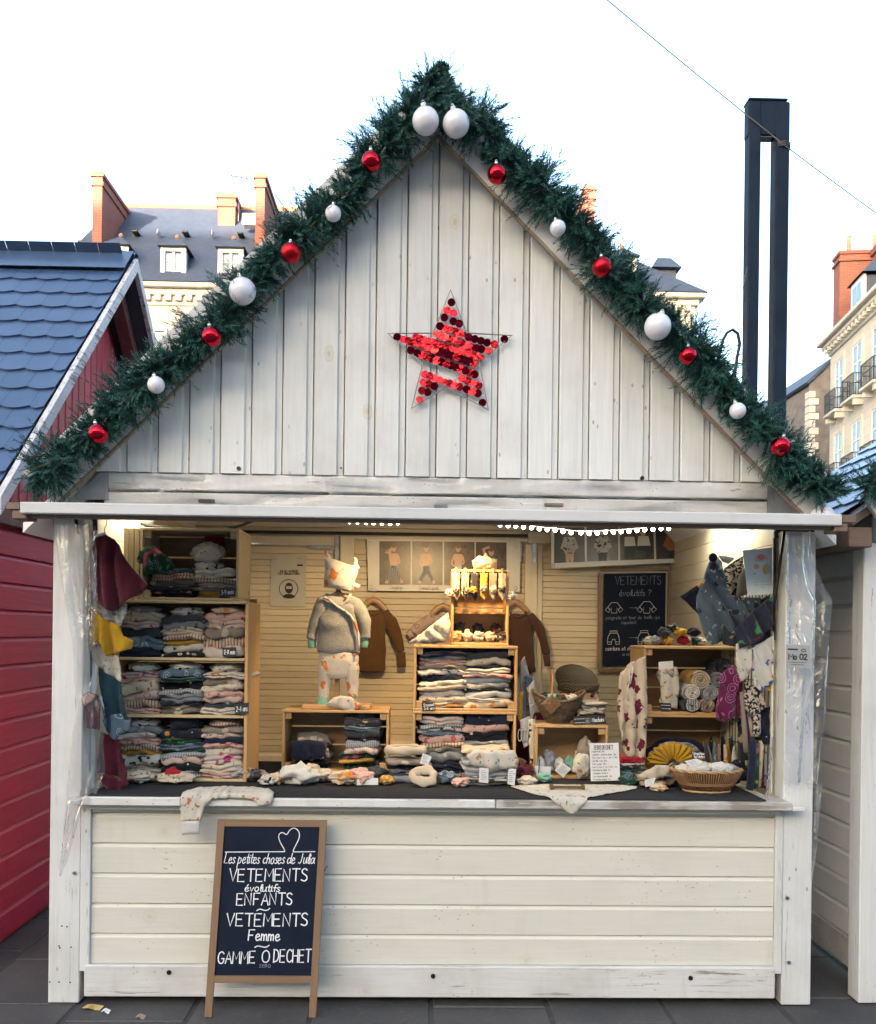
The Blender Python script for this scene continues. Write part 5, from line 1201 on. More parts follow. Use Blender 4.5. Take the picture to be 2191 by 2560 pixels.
for ti,(za,zb,nm,cols) in enumerate(tiers):
    for ci,keys in enumerate(cols):
        sd_+=1; H=(zb-za)*(.76 if (ci+ti)%2 else .82)
        stack(xs[ci],YS+.012,za,wS*1.0,.235,H,keys[:-1],f'{side[ci]} stack of the {nm}',GS,sd_,0,1.3)
        crumple('bunched_garment',f'{FB[keys[-1]][1]} garment bunched atop the {side[ci]} stack, {nm}','folded garment',(xs[ci],YS+.11,za+H-.006),(wS*.44,.09,(zb-za-H)*.46),FB[keys[-1]][0],200+sd_,.28,1.9,GS)
slate_tag('2-4 ans',[(588,1760),(622,1756),(622,1784),(588,1786)],YS-.012,'black tag reading 2-4 ans on the tall shelf unit')
slate_tag('12-18 mois',[(557,1619),(591,1618),(591,1641),(557,1641)],YS-.012,'black tag reading 12-18 mois on the tall shelf unit')
slate_tag('3-9 mois',[(550,1470),(588,1468),(588,1490),(550,1492)],YS+.01,'black tag reading 3-9 mois on the pale top crate')
# pale crate on top of the unit
tc=crate('wooden_crate','pale pine crate on top of the tall shelf unit',dx(283,YS+.02,1140),dx(484,YS+.02,1140),YS+.02,.28,z3+.001,dz(1068,YS+.02,390),'pine_pale')
for i in range(3): MB().box(dx(250+i*11,YS+.02,1140),dx(260+i*11,YS+.02,1140),YS+.02,YS+.06,z3+.002,dz(1068,YS+.02,390)-.004,.002).build('side_slat',MT['pine_pale_v'],tc)
stack(dx(335,YS,1190),YS+.03,z3+.015,.20,.22,.13,['navy','navy_sun','charcoal','taupe','brown_text','blue'],'jungle-topped stack of the pale top crate',GS,41,.05,1.6)
cloth('jungle_garment','dark green jungle-print garment flopped over the stack in the pale top crate','garment',[(350,1372),(388,1366),(430,1400),(438,1424),(352,1440)],YS+.045,FB['jungle'][0],.012,30,thick=.02,bulge=.02)
crumple('pink_collar','pale pink rolled waistband on the jungle-print garment','garment',at(362,1370,YS+.07),(.032,.02,.03),FB['pink'][0],3,.25)
stack(dx(430,YS,1190),YS+.03,z3+.015,.19,.22,.125,['mustard','taupe','magenta','brown_text','cream_fox'],'hat-topped stack of the pale top crate',GS,42,.0,1.4)
crumple('speckled_hat','grey leaf-print knotted garment on the hat-topped stack','garment',at(520,1447,YS+.10),(.085,.06,.045),FB['mono'][0],5,.35)
crumple('bear_hat','cream bear-print hat crowning the stack in the pale top crate','hat',at(522,1412,YS+.10),(.085,.065,.055),FB['cream_fox'][0],6,.3)
cloth('red_garment','deep red garment at the back of the pale top crate','garment',[(512,1336),(562,1336),(562,1372),(515,1372)],YS+.26,FB['red'][0],.004,20)
# things on top of that crate
m=MB().lathe([(.05,0),(.055,.07),(.058,.072),(.05,.01)],20,at(360,1318,.8)); tag(m.build('glass_jar',basic('frosted_jar',(.55,.58,.50),rough=.2),smooth=True),'pale ribbed glass jar above the pale top crate','jar')
# ================================================================== low crate under the dressed stand
YM=.56; mx0,mx1=dx(570,YM,1500),dx(787,YM,1500); mzt=dz(1437,YM,680)
crate('wooden_crate','wide pine crate carrying the dressed wooden stand',mx0,mx1,YM,.27,ZC,mzt)
GM='folded clothes in the crate under the dressed stand'
stack(dx(629,YM),YM+.0,ZC+.014,.165,.19,.15,['navy','blackwhite','cream_leaf','pink_arc','navy_sun','taupe'],'navy-topped stack under the dressed stand',GM,51,0,1.8)
cloth('navy_bundle','navy bundle tied with a pale band on the stack under the dressed stand','garment',[(728,1852),(770,1848),(812,1854),(816,1894),(732,1898)],YM-.005,FB['navy'][0],.012,30,thick=.03,bulge=.02)
stack(dx(728,YM),YM+.0,ZC+.014,.175,.19,.245,['jungle','mustard','jungle','magenta','ikat','blackwhite','charcoal','blue','darkmix'],'leafy-topped stack under the dressed stand',GM,52,.02,2.0)
crumple('dark_garment','dark mixed-print garment heaped on the leafy-topped stack','garment',(dx(735,YM),YM+.09,ZC+.25),(.085,.07,.028),FB['darkmix'][0],8,.5)
# ================================================================== centre crates
YC=.50; cx0,cx1=dx(836,YC,1440),dx(1047,YC,1440); cz1=dz(1439,YC,940); cz2=dz(1306,YC,940)
crate('wooden_crate','lower centre pine crate standing on the counter behind the snoods',cx0-.002,cx1-.004,YC,.28,ZC,cz1-.0005)
crate('wooden_crate','upper centre pine crate below the small pegged box',cx0,cx1,YC+.004,.28,cz1,cz2)
GC='folded clothes in the centre crates'
cw=(cx1-cx0)/2.25
stack(cx0+.028+cw*.52,YC+.012,cz1+.014,cw,.23,cz2-cz1-.050,['orange','cream_leaf','magenta','beige','floral','navy','mono','taupe','pink','grey','navy'],'mannequin-side stack of the upper centre crate',GC,61)
stack(cx1-.028-cw*.52,YC+.012,cz1+.014,cw,.23,cz2-cz1-.050,['orange','floral','white','blackwhite','greygreen','bluegrey','pink','cream_fox','navy','cream_leaf','charcoal'],'basket-side stack of the upper centre crate',GC,62)
stack(cx0+.028+cw*.52,YC+.012,ZC+.014,cw,.23,cz1-ZC-.050,['navy','charcoal','grey','taupe','brown_text','pink','blue','mono','ikat','magenta'],'mannequin-side stack of the lower centre crate',GC,63)
stack(cx1-.028-cw*.52,YC+.012,ZC+.014,cw,.23,cz1-ZC-.046,['bluegrey','grey','ikat','blue','grey','blackwhite','pink','navy'],'basket-side stack of the lower centre crate',GC,64)
slate_tag('Snood',[(1055,1758),(1087,1755),(1089,1775),(1057,1777)],YC-.004,'black tag reading Snood 2-8 ans on the upper centre crate','2-8 ans')
slate_tag('Snood',[(1116,1932),(1153,1928),(1156,1950),(1118,1952)],YC-.06,'black tag reading Snood 3-12 ans on the lower centre crate','3-12 ans')
# small pegged box
YP=.56; px0,px1=dx(913,YP,1240),dx(1030,YP,1240); pz1=dz(1152,YP,970)
pb=crate('pegged_box','small honey pine box with pegged headbands on top of the centre crates',px0,px1,YP,.17,cz2+.001,pz1,back=2,backmat='pine')
MB().box(px0+.014,px1-.014,YP+.03,YP+.16,(cz2+pz1)/2-.03,(cz2+pz1)/2-.022).build('inner_shelf',MT['pine'],pb)
rn=random.Random(12)
pk=['orange','brown_text','darkmix','mustard','taupe','orange','darkmix']
for i in range(6):
    u=(i+.35)/6; x=px0+.006+(px1-px0-.012)*u; z=pz1-.006
    pg=thing('clothes_peg',f'wooden clothes peg on the small box rim, {["first","second","third","fourth","fifth","sixth"][i]} counting from the mannequin','peg',(x,YP-.004,z-.025),group='pegs on the small box')
    for s in (-1,1): MB().box(x-.005,x+.005,YP-.004+s*.0032-.0025,YP-.004+s*.0032+.0025,z-.03,z+.012,.001).build('peg_half',MT['pine_v'],pg)
    k=pk[i]; w=.019
    pw=at(0,0,1)
    cloth('headband',f'{FB[k][1]} headband pegged {["first","second","third","fourth","fifth","sixth"][i]} on the small box, counting from the mannequin','headband',[(x-w,z-.012),(x+w,z-.014),(x+w*.8,z-.085),(x+w*1.2,z-.115),(x+.3*w,z-.15),(x-w*.9,z-.12),(x-w*.6,z-.07)],YP-.016,FB[k][0],.010,60,px=False,seed=i,maxe=.012,thick=.004,group='headbands on the small box')
    crumple('headband_knot',f'{FB[k][1]} headband knot hanging below peg {["one","two","three","four","five","six"][i]} of the small box','headband',(x+rn.uniform(-.006,.006),YP-.028,z-.115+rn.uniform(-.01,.01)),(.020,.014,.020),FB[pk[(i+1)%7]][0],20+i,.5,group='headbands on the small box')
for i in range(5):
    x=px0+.03+(px1-px0-.06)*i/4
    crumple('bandana',f'bunched bandana {["by the mannequin side","second along","in the middle","fourth along","by the sweater side"][i]} in the bottom of the small box','bandana',(x,YP+.045,cz2+.0145),(.036,.05,.030),FB[['orange','cream_leaf','floral','orange','darkmix'][i]][0],30+i,.6,group='bandanas in the small box')
for i in range(3):
    x=px0+.05+(px1-px0-.10)*i/2
    crumple('dark_scrunchie',f'dark bunched scrunchie {["by the mannequin side","in the middle","by the sweater side"][i]} at the back of the small box','scrunchie',(x,YP+.10,cz2+.05),(.034,.03,.032),FB[['charcoal','navy','brown'][i]][0],40+i,.6,group='scrunchies in the small box')
crumple('orange_hat','cream orange-print knotted hat on top of the small pegged box','hat',at(1210,1424,YP+.06)+Vector((0,0,.0)),(.066,.05,.034),FB['orange'][0],51,.35)
crumple('hat_knot','knotted tip of the orange-print hat on the pegged box','hat knot',at(1214,1405,YP+.05),(.014,.012,.022),FB['orange'][0],52,.4)
cloth('draped_bandana','cream bandana draped over the crate corner beside the small pegged box','bandana',[(1040,1594),(1120,1532),(1127,1560),(1120,1600),(1085,1604),(1020,1608)],YP-.03,FB['floral'][0],.02,30,ang=.8,thick=.012,bulge=.02)
crumple('grey_bandana','grey leaf-print bandana bunched on the upper centre crate','bandana',at(1075,1610,YP-.0),(.075,.045,.028),FB['mono'][0],55,.5)
crumple('side_bandana','white-and-grey bandana hanging from the pegged box towards the dark sweater','bandana',at(1278,1500,YP),(.035,.03,.02),FB['floral'][0],56,.5)
crumple('side_sock','cream sock hanging from the pegged box towards the dressed stand','sock',at(1126,1494,YP-.01),(.028,.02,.022),FB['orange'][0],57,.4)
# ================================================================== dressed stand
YD=.64
bz=mzt+.0008
st=thing('dressed_stand','wooden cross stand displaying a child\'s outfit on the low crate','display stand',(dx(683,YD,1350),YD,bz))
MB().box(dx(613,YM+.06,1430),dx(750,YM+.06,1430),YM+.03,YM+.20,bz,bz+.022,.003).build('base_board',MT['pine'],st)
pxc=dx(683,YD,1350); MB().box(pxc-.012,pxc+.012,YD+.0,YD+.022,bz+.0225,dz(1165,YD,690),.002).build('post',MT['pine_dark'],st)
sh=[(pxc-.085,0,dz(1222,YD,690)),(pxc-.04,0,dz(1208,YD,690)),(pxc,0,dz(1200,YD,690)),(pxc+.04,0,dz(1208,YD,690)),(pxc+.09,0,dz(1222,YD,690))]
MB().tube([(a,YD-.012,c) for a,b,c in sh],.012,8).build('hanger_arm',MT['hangerwood'],st,smooth=True)
def S(px,py,Y=YD): return at(px,py,Y)
def zoomed(pts,ox=700,oy=1340,k=.2220): return [(ox+x*k,oy+y*k) for x,y in pts]
def sec(cx,cy,hw,hd,Y,k=.2220,ox=700,oy=1340,tilt=0):
    c=at(ox+cx*k,oy+cy*k,Y); s=(Y+3.77)/F; w=hw*k*s
    return (c,(w*math.cos(tilt),0,w*math.sin(tilt)),(0,hd,0))
def limb(m,pts,Y,k=.2220,ox=700,oy=1340,flat=.75,n=12):
    """pts: (x,y,half-width) along a sleeve or leg in zoomed photo units."""
    C=[at(ox+x*k,oy+y*k,Y) for x,y,w in pts]; s=(Y+3.77)/F; sec_=[]
    for i,(x,y,w) in enumerate(pts):
        d=(C[min(i+1,len(C)-1)]-C[max(0,i-1)]).normalized(); a=d.cross(Vector((0,1,0))).normalized(); r=w*k*s
        sec_.append((C[i],a*r,Vector((0,r*flat,0))))
    return loft(m,sec_,n,2.2)
G=FB['greymarl'][0]; OUT=FB['outfit'][0]; MI=FB['mint'][0]
sw=thing('wrap_sweater','grey marl wrap-over child\'s sweater with mint cuffs on the wooden stand','sweater',S(660,1305))
m=MB(); loft(m,[sec(665,1305,245,.040,YD),sec(665,1270,248,.046,YD),sec(665,1150,240,.05,YD),sec(660,1000,225,.052,YD),sec(655,880,215,.050,YD),sec(655,800,222,.046,YD),sec(655,740,205,.040,YD),sec(655,700,170,.034,YD),sec(655,660,130,.026,YD)],24,2.8)
rumple(m,.014,15,1).build('body',G,sw,smooth=True)
m=MB(); limb(m,[(560,735,80),(500,760,92),(440,850,88),(400,960,72),(375,1080,62),(362,1168,54)],YD-.01); rumple(m,.008,18,2).build('sleeve',G,sw,smooth=True)
m=MB(); limb(m,[(760,735,80),(830,765,95),(900,860,92),(940,960,80),(965,1060,66),(962,1150,56)],YD-.01); rumple(m,.008,18,3).build('sleeve',G,sw,smooth=True)
m=MB(); limb(m,[(362,1160,48),(360,1215,47),(362,1262,44)],YD-.008); m.build('cuff',MI,sw,smooth=True)
m=MB(); limb(m,[(955,1150,42),(955,1205,42),(950,1258,36)],YD-.008); m.build('cuff',MI,sw,smooth=True)
ed=[(490,690),(560,720),(640,790),(720,840),(790,890),(845,980),(880,1080),(885,1200),(890,1290)]
MB().tube([S(700+x*.222,1340+y*.222,YD-.052) for x,y in ed],.0065,8).build('front_binding',OUT,sw,smooth=True)
MB().tube([S(700+x*.222,1340+y*.222,YD-.046) for x,y in ((800,650),(760,720),(700,775),(650,800))],.0065,8).build('collar_binding',OUT,sw,smooth=True)
p=S(700+738*.222,1340+845*.222,YD-.062); MB().ball(p,.004,8,6).build('snap',MT['steel'],sw)
pt=thing('leaf_trousers','cream orange-leaf baby trousers with mint cuffs on the wooden stand','trousers',S(660,1620))
m=MB(); loft(m,[sec(662,1600,120,.030,YD),sec(662,1560,170,.038,YD),sec(662,1480,215,.044,YD),sec(664,1400,218,.046,YD),sec(665,1310,214,.040,YD)],24,2.6)
rumple(m,.008,14,4).build('seat',OUT,pt,smooth=True)
m=MB(); limb(m,[(560,1420,100),(530,1500,98),(520,1580,84),(505,1680,66),(498,1770,58),(492,1825,56)],YD-.005); rumple(m,.006,18,5).build('trouser_leg',OUT,pt,smooth=True)
m=MB(); limb(m,[(770,1420,100),(800,1500,94),(810,1580,80),(820,1680,66),(822,1770,60),(825,1815,58)],YD-.005); rumple(m,.006,18,6).build('trouser_leg',OUT,pt,smooth=True)
m=MB(); limb(m,[(490,1815,58),(484,1860,62),(480,1905,66)],YD-.005); m.build('cuff',MI,pt,smooth=True)
m=MB(); limb(m,[(826,1805,56),(826,1850,58),(826,1890,58)],YD-.005); m.build('cuff',MI,pt,smooth=True)
ht=thing('knotted_hat','cream orange-leaf baby hat with two knotted horns on the wooden stand','hat',S(845,1480))
m=MB(); loft(m,[sec(660,600,165,.060,YD,tilt=-.12),sec(665,560,168,.068,YD,tilt=-.12),sec(675,470,172,.070,YD,tilt=-.15),sec(690,380,185,.060,YD,tilt=-.20),sec(690,320,190,.040,YD,tilt=-.24),sec(690,290,185,.018,YD,tilt=-.26)],24,2.6)
rumple(m,.008,14,7).build('crown',OUT,ht,smooth=True)
m=MB(); limb(m,[(545,300,40),(552,255,26),(530,200,16),(508,150,9)],YD); m.build('horn',OUT,ht,smooth=True)
m=MB(); limb(m,[(860,370,45),(850,310,26),(858,270,20),(835,240,10)],YD); m.build('horn',OUT,ht,smooth=True)
p=S(700+552*.222,1340+255*.222,YD); MB().ball(p,.010,10,8).build('knot',OUT,ht,smooth=True)
p=S(700+850*.222,1340+310*.222,YD); MB().ball(p,.010,10,8).build('knot',OUT,ht,smooth=True)
paper('size_label','','',[(884,1455),(902,1462),(898,1470),(881,1462)],YD-.03,parent=ht)
bib=cloth('leaf_bib','cream orange-leaf bandana bib lying on the stand\'s base board','bib',zoomed([(520,1900),(600,1820),(690,1795),(800,1810),(960,1915),(810,1985),(720,1950)]),YM+.02,OUT,.012,26,thick=.006,bulge=.012)
# ------------------------------------------------------------------ sweaters on hangers along the back wall
YH=YB-.13
def hanger(label,cx,cy,hw,Y,k=1.0,rod=True):
    """hw = half width in px; cx,cy = the neck of the hanger in photo px."""
    h=thing('coat_hanger',label,'hanger',at(cx,cy,Y)); s=(Y+3.77)/F
    pts=[at(cx+a*hw,cy+b*hw,Y) for a,b in ((-1,.72),(-.75,.42),(-.4,.08),(0,-.12),(.4,.08),(.75,.42),(1,.72))]
    m=MB()
    secs=[]
    for i,p in enumerate(pts):
        d=(pts[min(i+1,6)]-pts[max(i-1,0)]).normalized(); a=d.cross(Vector((0,1,0))).normalized(); secs.append((p,a*(.012 if i in (0,6) else .019),Vector((0,.007,0))))
    loft(m,secs,10,2.2); m.build('wooden_arm',MT['hangerwood'],h,smooth=True)
    c=at(cx,cy-.12*hw,Y); MB().tube([c,c+Vector((0,0,.03)),c+Vector((.012,0,.045)),c+Vector((.012,0,.06)),c+Vector((0,0,.072)),c+Vector((-.012,.0,.062))],.0016,6).build('hook',MT['steel'],h,smooth=True)
    return h
def sweater(label,Y,body,slL,slR,mat,k=.2220,ox=700,oy=1340,cuffmat=None,name='sweater',neck=None):
    z=thing(name,label,'sweater',at(ox+body[0][0]*k,oy+body[0][1]*k,Y))
    m=MB(); loft(m,[sec(x,y,w,d,Y,k,ox,oy) for x,y,w,d in body],22,2.8); mod_sub(rumple(m,.010,14,int(ox)).build('body',mat,z,smooth=True),1)
    for sl_ in (slL,slR):
        if sl_:
            m=MB(); limb(m,sl_[:-1],Y,k,ox,oy,.6); mod_sub(rumple(m,.007,18,int(ox)+3).build('sleeve',mat,z,smooth=True),1)
            m=MB(); limb(m,[sl_[-2],sl_[-1]],Y,k,ox,oy,.6); m.build('cuff',cuffmat or mat,z,smooth=True)
    if neck:
        MB().tube([at(ox+x*k,oy+y*k,Y-.03) for x,y in neck],.008,8).build('collar',mat,z,smooth=True)
    return z
hanger('beech hanger holding the rust brown sweater behind the dressed stand',700+1050*.222,1340+735*.222,35,YH)
sweater('rust brown child\'s sweater on a hanger behind the dressed stand',YH,[(1020,1530,165,.028),(1020,1490,175,.034),(1015,1430,172,.036),(1020,1250,170,.04),(1030,1050,160,.04),(1040,900,150,.036),(1045,840,110,.022)],[(930,880,60),(880,1000,62),(870,1150,56),(865,1280,50),(862,1350,42)],[(1160,860,66),(1240,950,78),(1290,1060,72),(1340,1200,60),(1365,1310,50),(1378,1480,46)],FB['rust'][0],neck=[(950,850),(1000,885),(1050,890),(1110,875),(1150,835)])
hanger('beech hanger holding the dark brown sweater by the small pegged box',1288,1508,34,YH)
kk=.2256
sweater('dark brown child\'s sweater on a hanger by the small pegged box',YH,[(1390,1470,112,.028),(1390,1430,118,.034),(1385,1380,116,.036),(1370,1200,120,.04),(1350,1000,120,.04),(1330,880,118,.036),(1320,810,90,.022)],[(1240,850,45),(1200,960,50),(1180,1080,44),(1170,1180,42),(1165,1260,36)],[(1420,830,60),(1500,920,66),(1560,1010,56),(1600,1150,50),(1625,1280,40),(1635,1400,34)],FB['brown'][0],k=kk,ox=1000,oy=1350,neck=[(1225,800),(1250,850),(1320,860),(1385,830),(1400,790)])
hanger('beech hanger holding the pale rainbow-print sweater behind the crate',1108,1518,34,YH)
sweater('pale rainbow-print child\'s sweater on a hanger behind the crates',YH,[(520,1200,130,.03),(510,1050,135,.036),(490,920,125,.036),(480,830,95,.022)],[(400,850,45),(300,900,60),(220,960,62),(140,1030,55),(90,1060,40)],None,FB['pink_arc'][0],k=kk,ox=1000,oy=1350)
# ================================================================== posters on the back wall
YPW=YW-.006
def photo_mat(name,a,b,c,sc=26):
    t=NT(name); v=t.coord((1,1,1)); n=t.noise(v,sc,5,.75,.5); n2=t.noise(v,6,3); col=t.mix(t.step(n,.35,.68),a,b); col=t.mix(t.math('MULTIPLY',t.step(n2,.45,.7),.7),col,c); return t.fin(col,.35)
MT['photo_leaf']=photo_mat('photo_leaf_litter',(.03,.02,.014),(.13,.085,.055),(.06,.052,.02)); MT['photo_green']=photo_mat('photo_garden',(.018,.02,.012),(.055,.055,.034),(.03,.034,.018),14); MT['photo_wall']=photo_mat('photo_stone_wall',(.03,.026,.023),(.085,.072,.06),(.02,.018,.016),18)
MT['skin_print']=basic('printed_skin',(.50,.31,.20),(.45,.27,.17),8,.4); MT['hair_print']=basic('printed_hair',(.14,.075,.04),rough=.4); MT['legging_print']=FB['ikat'][0]; MT['print_ochre']=basic('printed_ochre',(.32,.14,.035),rough=.5); MT['print_dark']=basic('printed_navy',(.02,.022,.04),rough=.5); MT['print_plum']=basic('printed_plum',(.16,.02,.08),rough=.5); MT['vinyl']=basic('white_vinyl_banner',(.56,.54,.48),(.50,.48,.43),3,.4)
def disc(cx,cz,rx,rz,n=14): return [(cx+rx*math.cos(2*math.pi*i/n),cz+rz*math.sin(2*math.pi*i/n)) for i in range(n)]
def flat(parent,p,polys,mats,name='printed_figure'):
    f,w,h=planefn(p)
    for i,(poly,mi) in enumerate(polys):
        m=MB().add([f(x,z,.0003+.0003*i) for x,z in poly],[tuple(range(len(poly)))]); m.build(name,mats[mi],parent)
def banner(name,label,quad,Y,photos,texts,grom):
    b=thing(name,label,'banner',at(*quad[3],Y if not hasattr(Y,'__len__') else Y[3])); o,p=paper('banner_sheet','','',quad,Y,MT['vinyl'],b,.001)
    for q,mat,figs,fm in photos:
        Yq=[ (Y if not hasattr(Y,'__len__') else Y[0]+(Y[1]-Y[0])*(x-quad[0][0])/(quad[1][0]-quad[0][0]))-.002 for x,y in q]
        ph,pp=paper('photo','','',q,Yq,mat,b,.0006)
        flat(b,pp,figs,fm)
    if texts: print_on(b,p,texts,'print',MT['ink_grey'])
    for x,y in grom:
        c=at(x,y,(Y if not hasattr(Y,'__len__') else Y[0])-.002); MB().tube([(c.x+.010*math.cos(a),c.y,c.z+.010*math.sin(a)) for a in [i*math.pi/6 for i in range(12)]],.0028,5,closed=True).build('grommet',MT['steel'],b)
    return b
def toddler(armup=False,dz_=0):
    F_=[(disc(.46,.86,.085,.10),0),(disc(.46,.905,.088,.062),1),([(.34,.72),(.58,.72),(.62,.66),(.56,.42),(.36,.42),(.30,.66)],0),
     ([(.35,.44),(.57,.44),(.60,.28),(.74,.10),(.66,.06),(.50,.24),(.44,.24),(.30,.05),(.20,.09),(.34,.28)],2),([(.66,.11),(.74,.12),(.76,.04),(.68,.03)],0),([(.20,.10),(.30,.08),(.27,.02),(.17,.04)],0)]
    F_.append(([(.30,.70),(.36,.70),(.20,.78),(.42,.86),(.42,.82),(.16,.74)],0) if armup else ([(.30,.70),(.35,.70),(.27,.50),(.36,.45),(.34,.41),(.21,.48)],0))
    F_.append(([(.58,.70),(.63,.68),(.68,.52),(.60,.46),(.58,.5),(.62,.53)],0)); return F_
FM=[MT['skin_print'],MT['hair_print'],MT['legging_print'],MT['print_ochre'],MT['print_dark'],MT['print_plum'],FB['mono'][0],MT['vinyl']]
T=MT['photo_leaf']
ph=[([(949,1353),(1027,1353),(1027,1462),(949,1462)],T,toddler(True),FM),([(1031,1353),(1107,1354),(1107,1463),(1031,1462)],T,toddler(),FM),([(1111,1354),(1187,1355),(1187,1464),(1111,1463)],T,[(a,7 if m_==2 else m_) for a,m_ in toddler()],FM),([(1190,1355),(1267,1356),(1267,1464),(1190,1464)],T,[(disc(.5,.78,.09,.10),0),(disc(.5,.84,.1,.06),1),([(.30,.62),(.7,.62),(.66,.25),(.36,.25)],0),([(.28,.66),(.2,.85),(.45,.92),(.44,.86),(.3,.82),(.36,.66)],0)],FM)]
banner('photo_banner','white banner with four toddler photographs on the back wall above the rust sweater',[(918,1347),(1301,1352),(1300,1480),(921,1477)],YPW-.03,ph,[('Leggings',.145,.225,.035,.10,.0022),('Samuel ajusté',.335,.465,.03,.095,.0022)],((925,1358),(926,1467),(1292,1366),(1290,1470)))
ph=[]
Yb=[YPW-.16,YPW-.05]
def shirt(mi,legs): return [(disc(.5,.86,.10,.10),0),(disc(.5,.91,.10,.06),1),([(.32,.72),(.68,.72),(.80,.40),(.70,.36),(.68,.30),(.64,.24),(.36,.24),(.32,.30),(.30,.36),(.20,.40)],mi),([(.36,.25),(.64,.25),(.62,.0),(.52,.0),(.5,.15),(.48,0),(.38,0)],legs)]
seat=[(disc(.28,.80,.09,.10),1),(disc(.68,.82,.09,.10),0),([(.14,.70),(.42,.70),(.46,.40),(.12,.40)],7),([(.54,.72),(.84,.72),(.90,.40),(.50,.40)],7),([(.5,.42),(.92,.42),(.95,.25),(.84,.05),(.76,.05),(.78,.26),(.5,.28)],4),([(.12,.42),(.46,.42),(.40,.05),(.30,.05),(.3,.3),(.24,.05),(.14,.05)],4)]
ph=[([(1386,1318),(1461,1318),(1463,1404),(1386,1408)],MT['photo_green'],shirt(6,0),FM),([(1467,1317),(1545,1317),(1546,1401),(1468,1404)],MT['photo_wall'],shirt(6,4),FM),([(1550,1317),(1634,1317),(1636,1398),(1551,1401)],MT['photo_green'],seat,FM),([(1639,1317),(1725,1317),(1727,1395),(1641,1398)],MT['photo_wall'],shirt(3,4),FM),([(1730,1316),(1812,1316),(1814,1392),(1732,1395)],MT['photo_green'],[(disc(.5,.86,.10,.09),1),([(.38,.76),(.62,.76),(.66,.5),(.34,.5)],5),([(.34,.5),(.66,.5),(.70,.36),(.30,.36)],5),([(.40,.36),(.5,.36),(.36,.05),(.28,.05)],0),([(.52,.36),(.62,.36),(.62,.05),(.54,.05)],0)],FM)]
banner('photo_banner','white banner with five clothing photographs above the wall chalkboard',[(1378,1308),(1824,1306),(1826,1400),(1379,1421)],[Yb[0],Yb[1],Yb[1],Yb[0]],ph,None,((1384,1414),))
mp,p=paper('mask_notice','grey paper notice with a masked-face symbol taped to the back wall','notice',[(678,1389),(764,1388),(764,1517),(676,1516)],YPW,basic('grey_paper',(.42,.40,.34),(.38,.36,.31),6,.6),curl=.001)
print_on(mp,p,[('ICI, LE MASQUE',.27,.80,.675,.71,.0030),('EST OBLIGATOIRE',.22,.84,.625,.66,.0030),('---',.08,.18,.92,.945,.0012),('---',.75,.88,.93,.95,.0012),('----',.42,.62,.085,.10,.001)])
flat(mp,p,[(disc(.52,.35,.275,.185,30),0),(disc(.52,.35,.255,.17,30),1),([(.34,.20),(.44,.245),(.60,.245),(.72,.20),(.66,.17),(.52,.155),(.40,.17)],0),(disc(.53,.36,.115,.105,24),0),([(.45,.40),(.61,.40),(.61,.30),(.53,.27),(.45,.30)],1),([(.44,.345),(.62,.345),(.60,.275),(.53,.25),(.46,.275)],0),([(.76,.79),(.93,.79),(.93,.82),(.76,.82)],0)],[MT['ink'],basic('notice_grey',(.42,.40,.34),rough=.6)],'masked_face_symbol')
# wall chalkboard
cb=thing('wall_chalkboard','oak framed chalkboard with clothing sketches on the back wall','chalkboard',at(1583,1676,YPW))
q=[(1511,1434),(1665,1432),(1662,1664),(1507,1666)]; o,p=paper('writing_panel','','',q,YPW-.006,MT['blackboard'],cb,.004)
Q=[at(x,y,YPW-.010) for x,y in ((1502,1424),(1675,1422),(1671,1675),(1498,1677))]
for a,b in ((0,1),(1,2),(2,3),(3,0)):
    d=(Q[b]-Q[a]).normalized(); MB().beam(Q[a]+d*(.0205 if a in (1,3) else 0),Q[b]-d*(.0205 if a in (1,3) else 0),.014,.020,up=(0,0,1) if a%2==0 else (1,0,0)).build('frame_rail',MT['oak'],cb)
f,w,h=planefn(p)
def bz_(zx,zy): return ((1480+zx*.401-1508)/155,(1665-(1250+zy*.401))/232)
def btext(t,x0,x1,yb,yt,sw_=.0026,mat='chalk_faint',slant=0):
    a=bz_(x0,yb);b=bz_(x1,yt); m=MB(); write(m,t,a[0]*w,a[1]*h,(b[0]-a[0])*w,(b[1]-a[1])*h,sw_,lambda x,z,o:f(x/w,z/h,o),slant,sm=1); m.build('chalk_lettering',MT[mat],cb)
btext('VETEMENTS',140,430,528,475,.0032); btext('évolutifs ?',165,362,598,560,.0030,slant=.1); btext('poignets et tour de taille qui',85,420,742,722,.0018); btext("s'ajustent",180,272,772,752,.0018); btext('ceinture et chevilles',85,315,936,912,.0020,'chalk'); btext('se retroussent',190,312,970,950,.0018)
btext('>',232,266,682,660,.0022); btext('>',232,272,868,846,.0022)
def sketch(lines,mat='chalk'):
    m=MB()
    for i,l in enumerate(lines): ribbon(m,[(lambda q:(q[0]*w,q[1]*h))(bz_(*pt_)) for pt_ in l],.0024,lambda x,z,o:f(x/w,z/h,o),.0004+.00005*(i%5))
    m.build('chalk_sketch',MT[mat],cb)
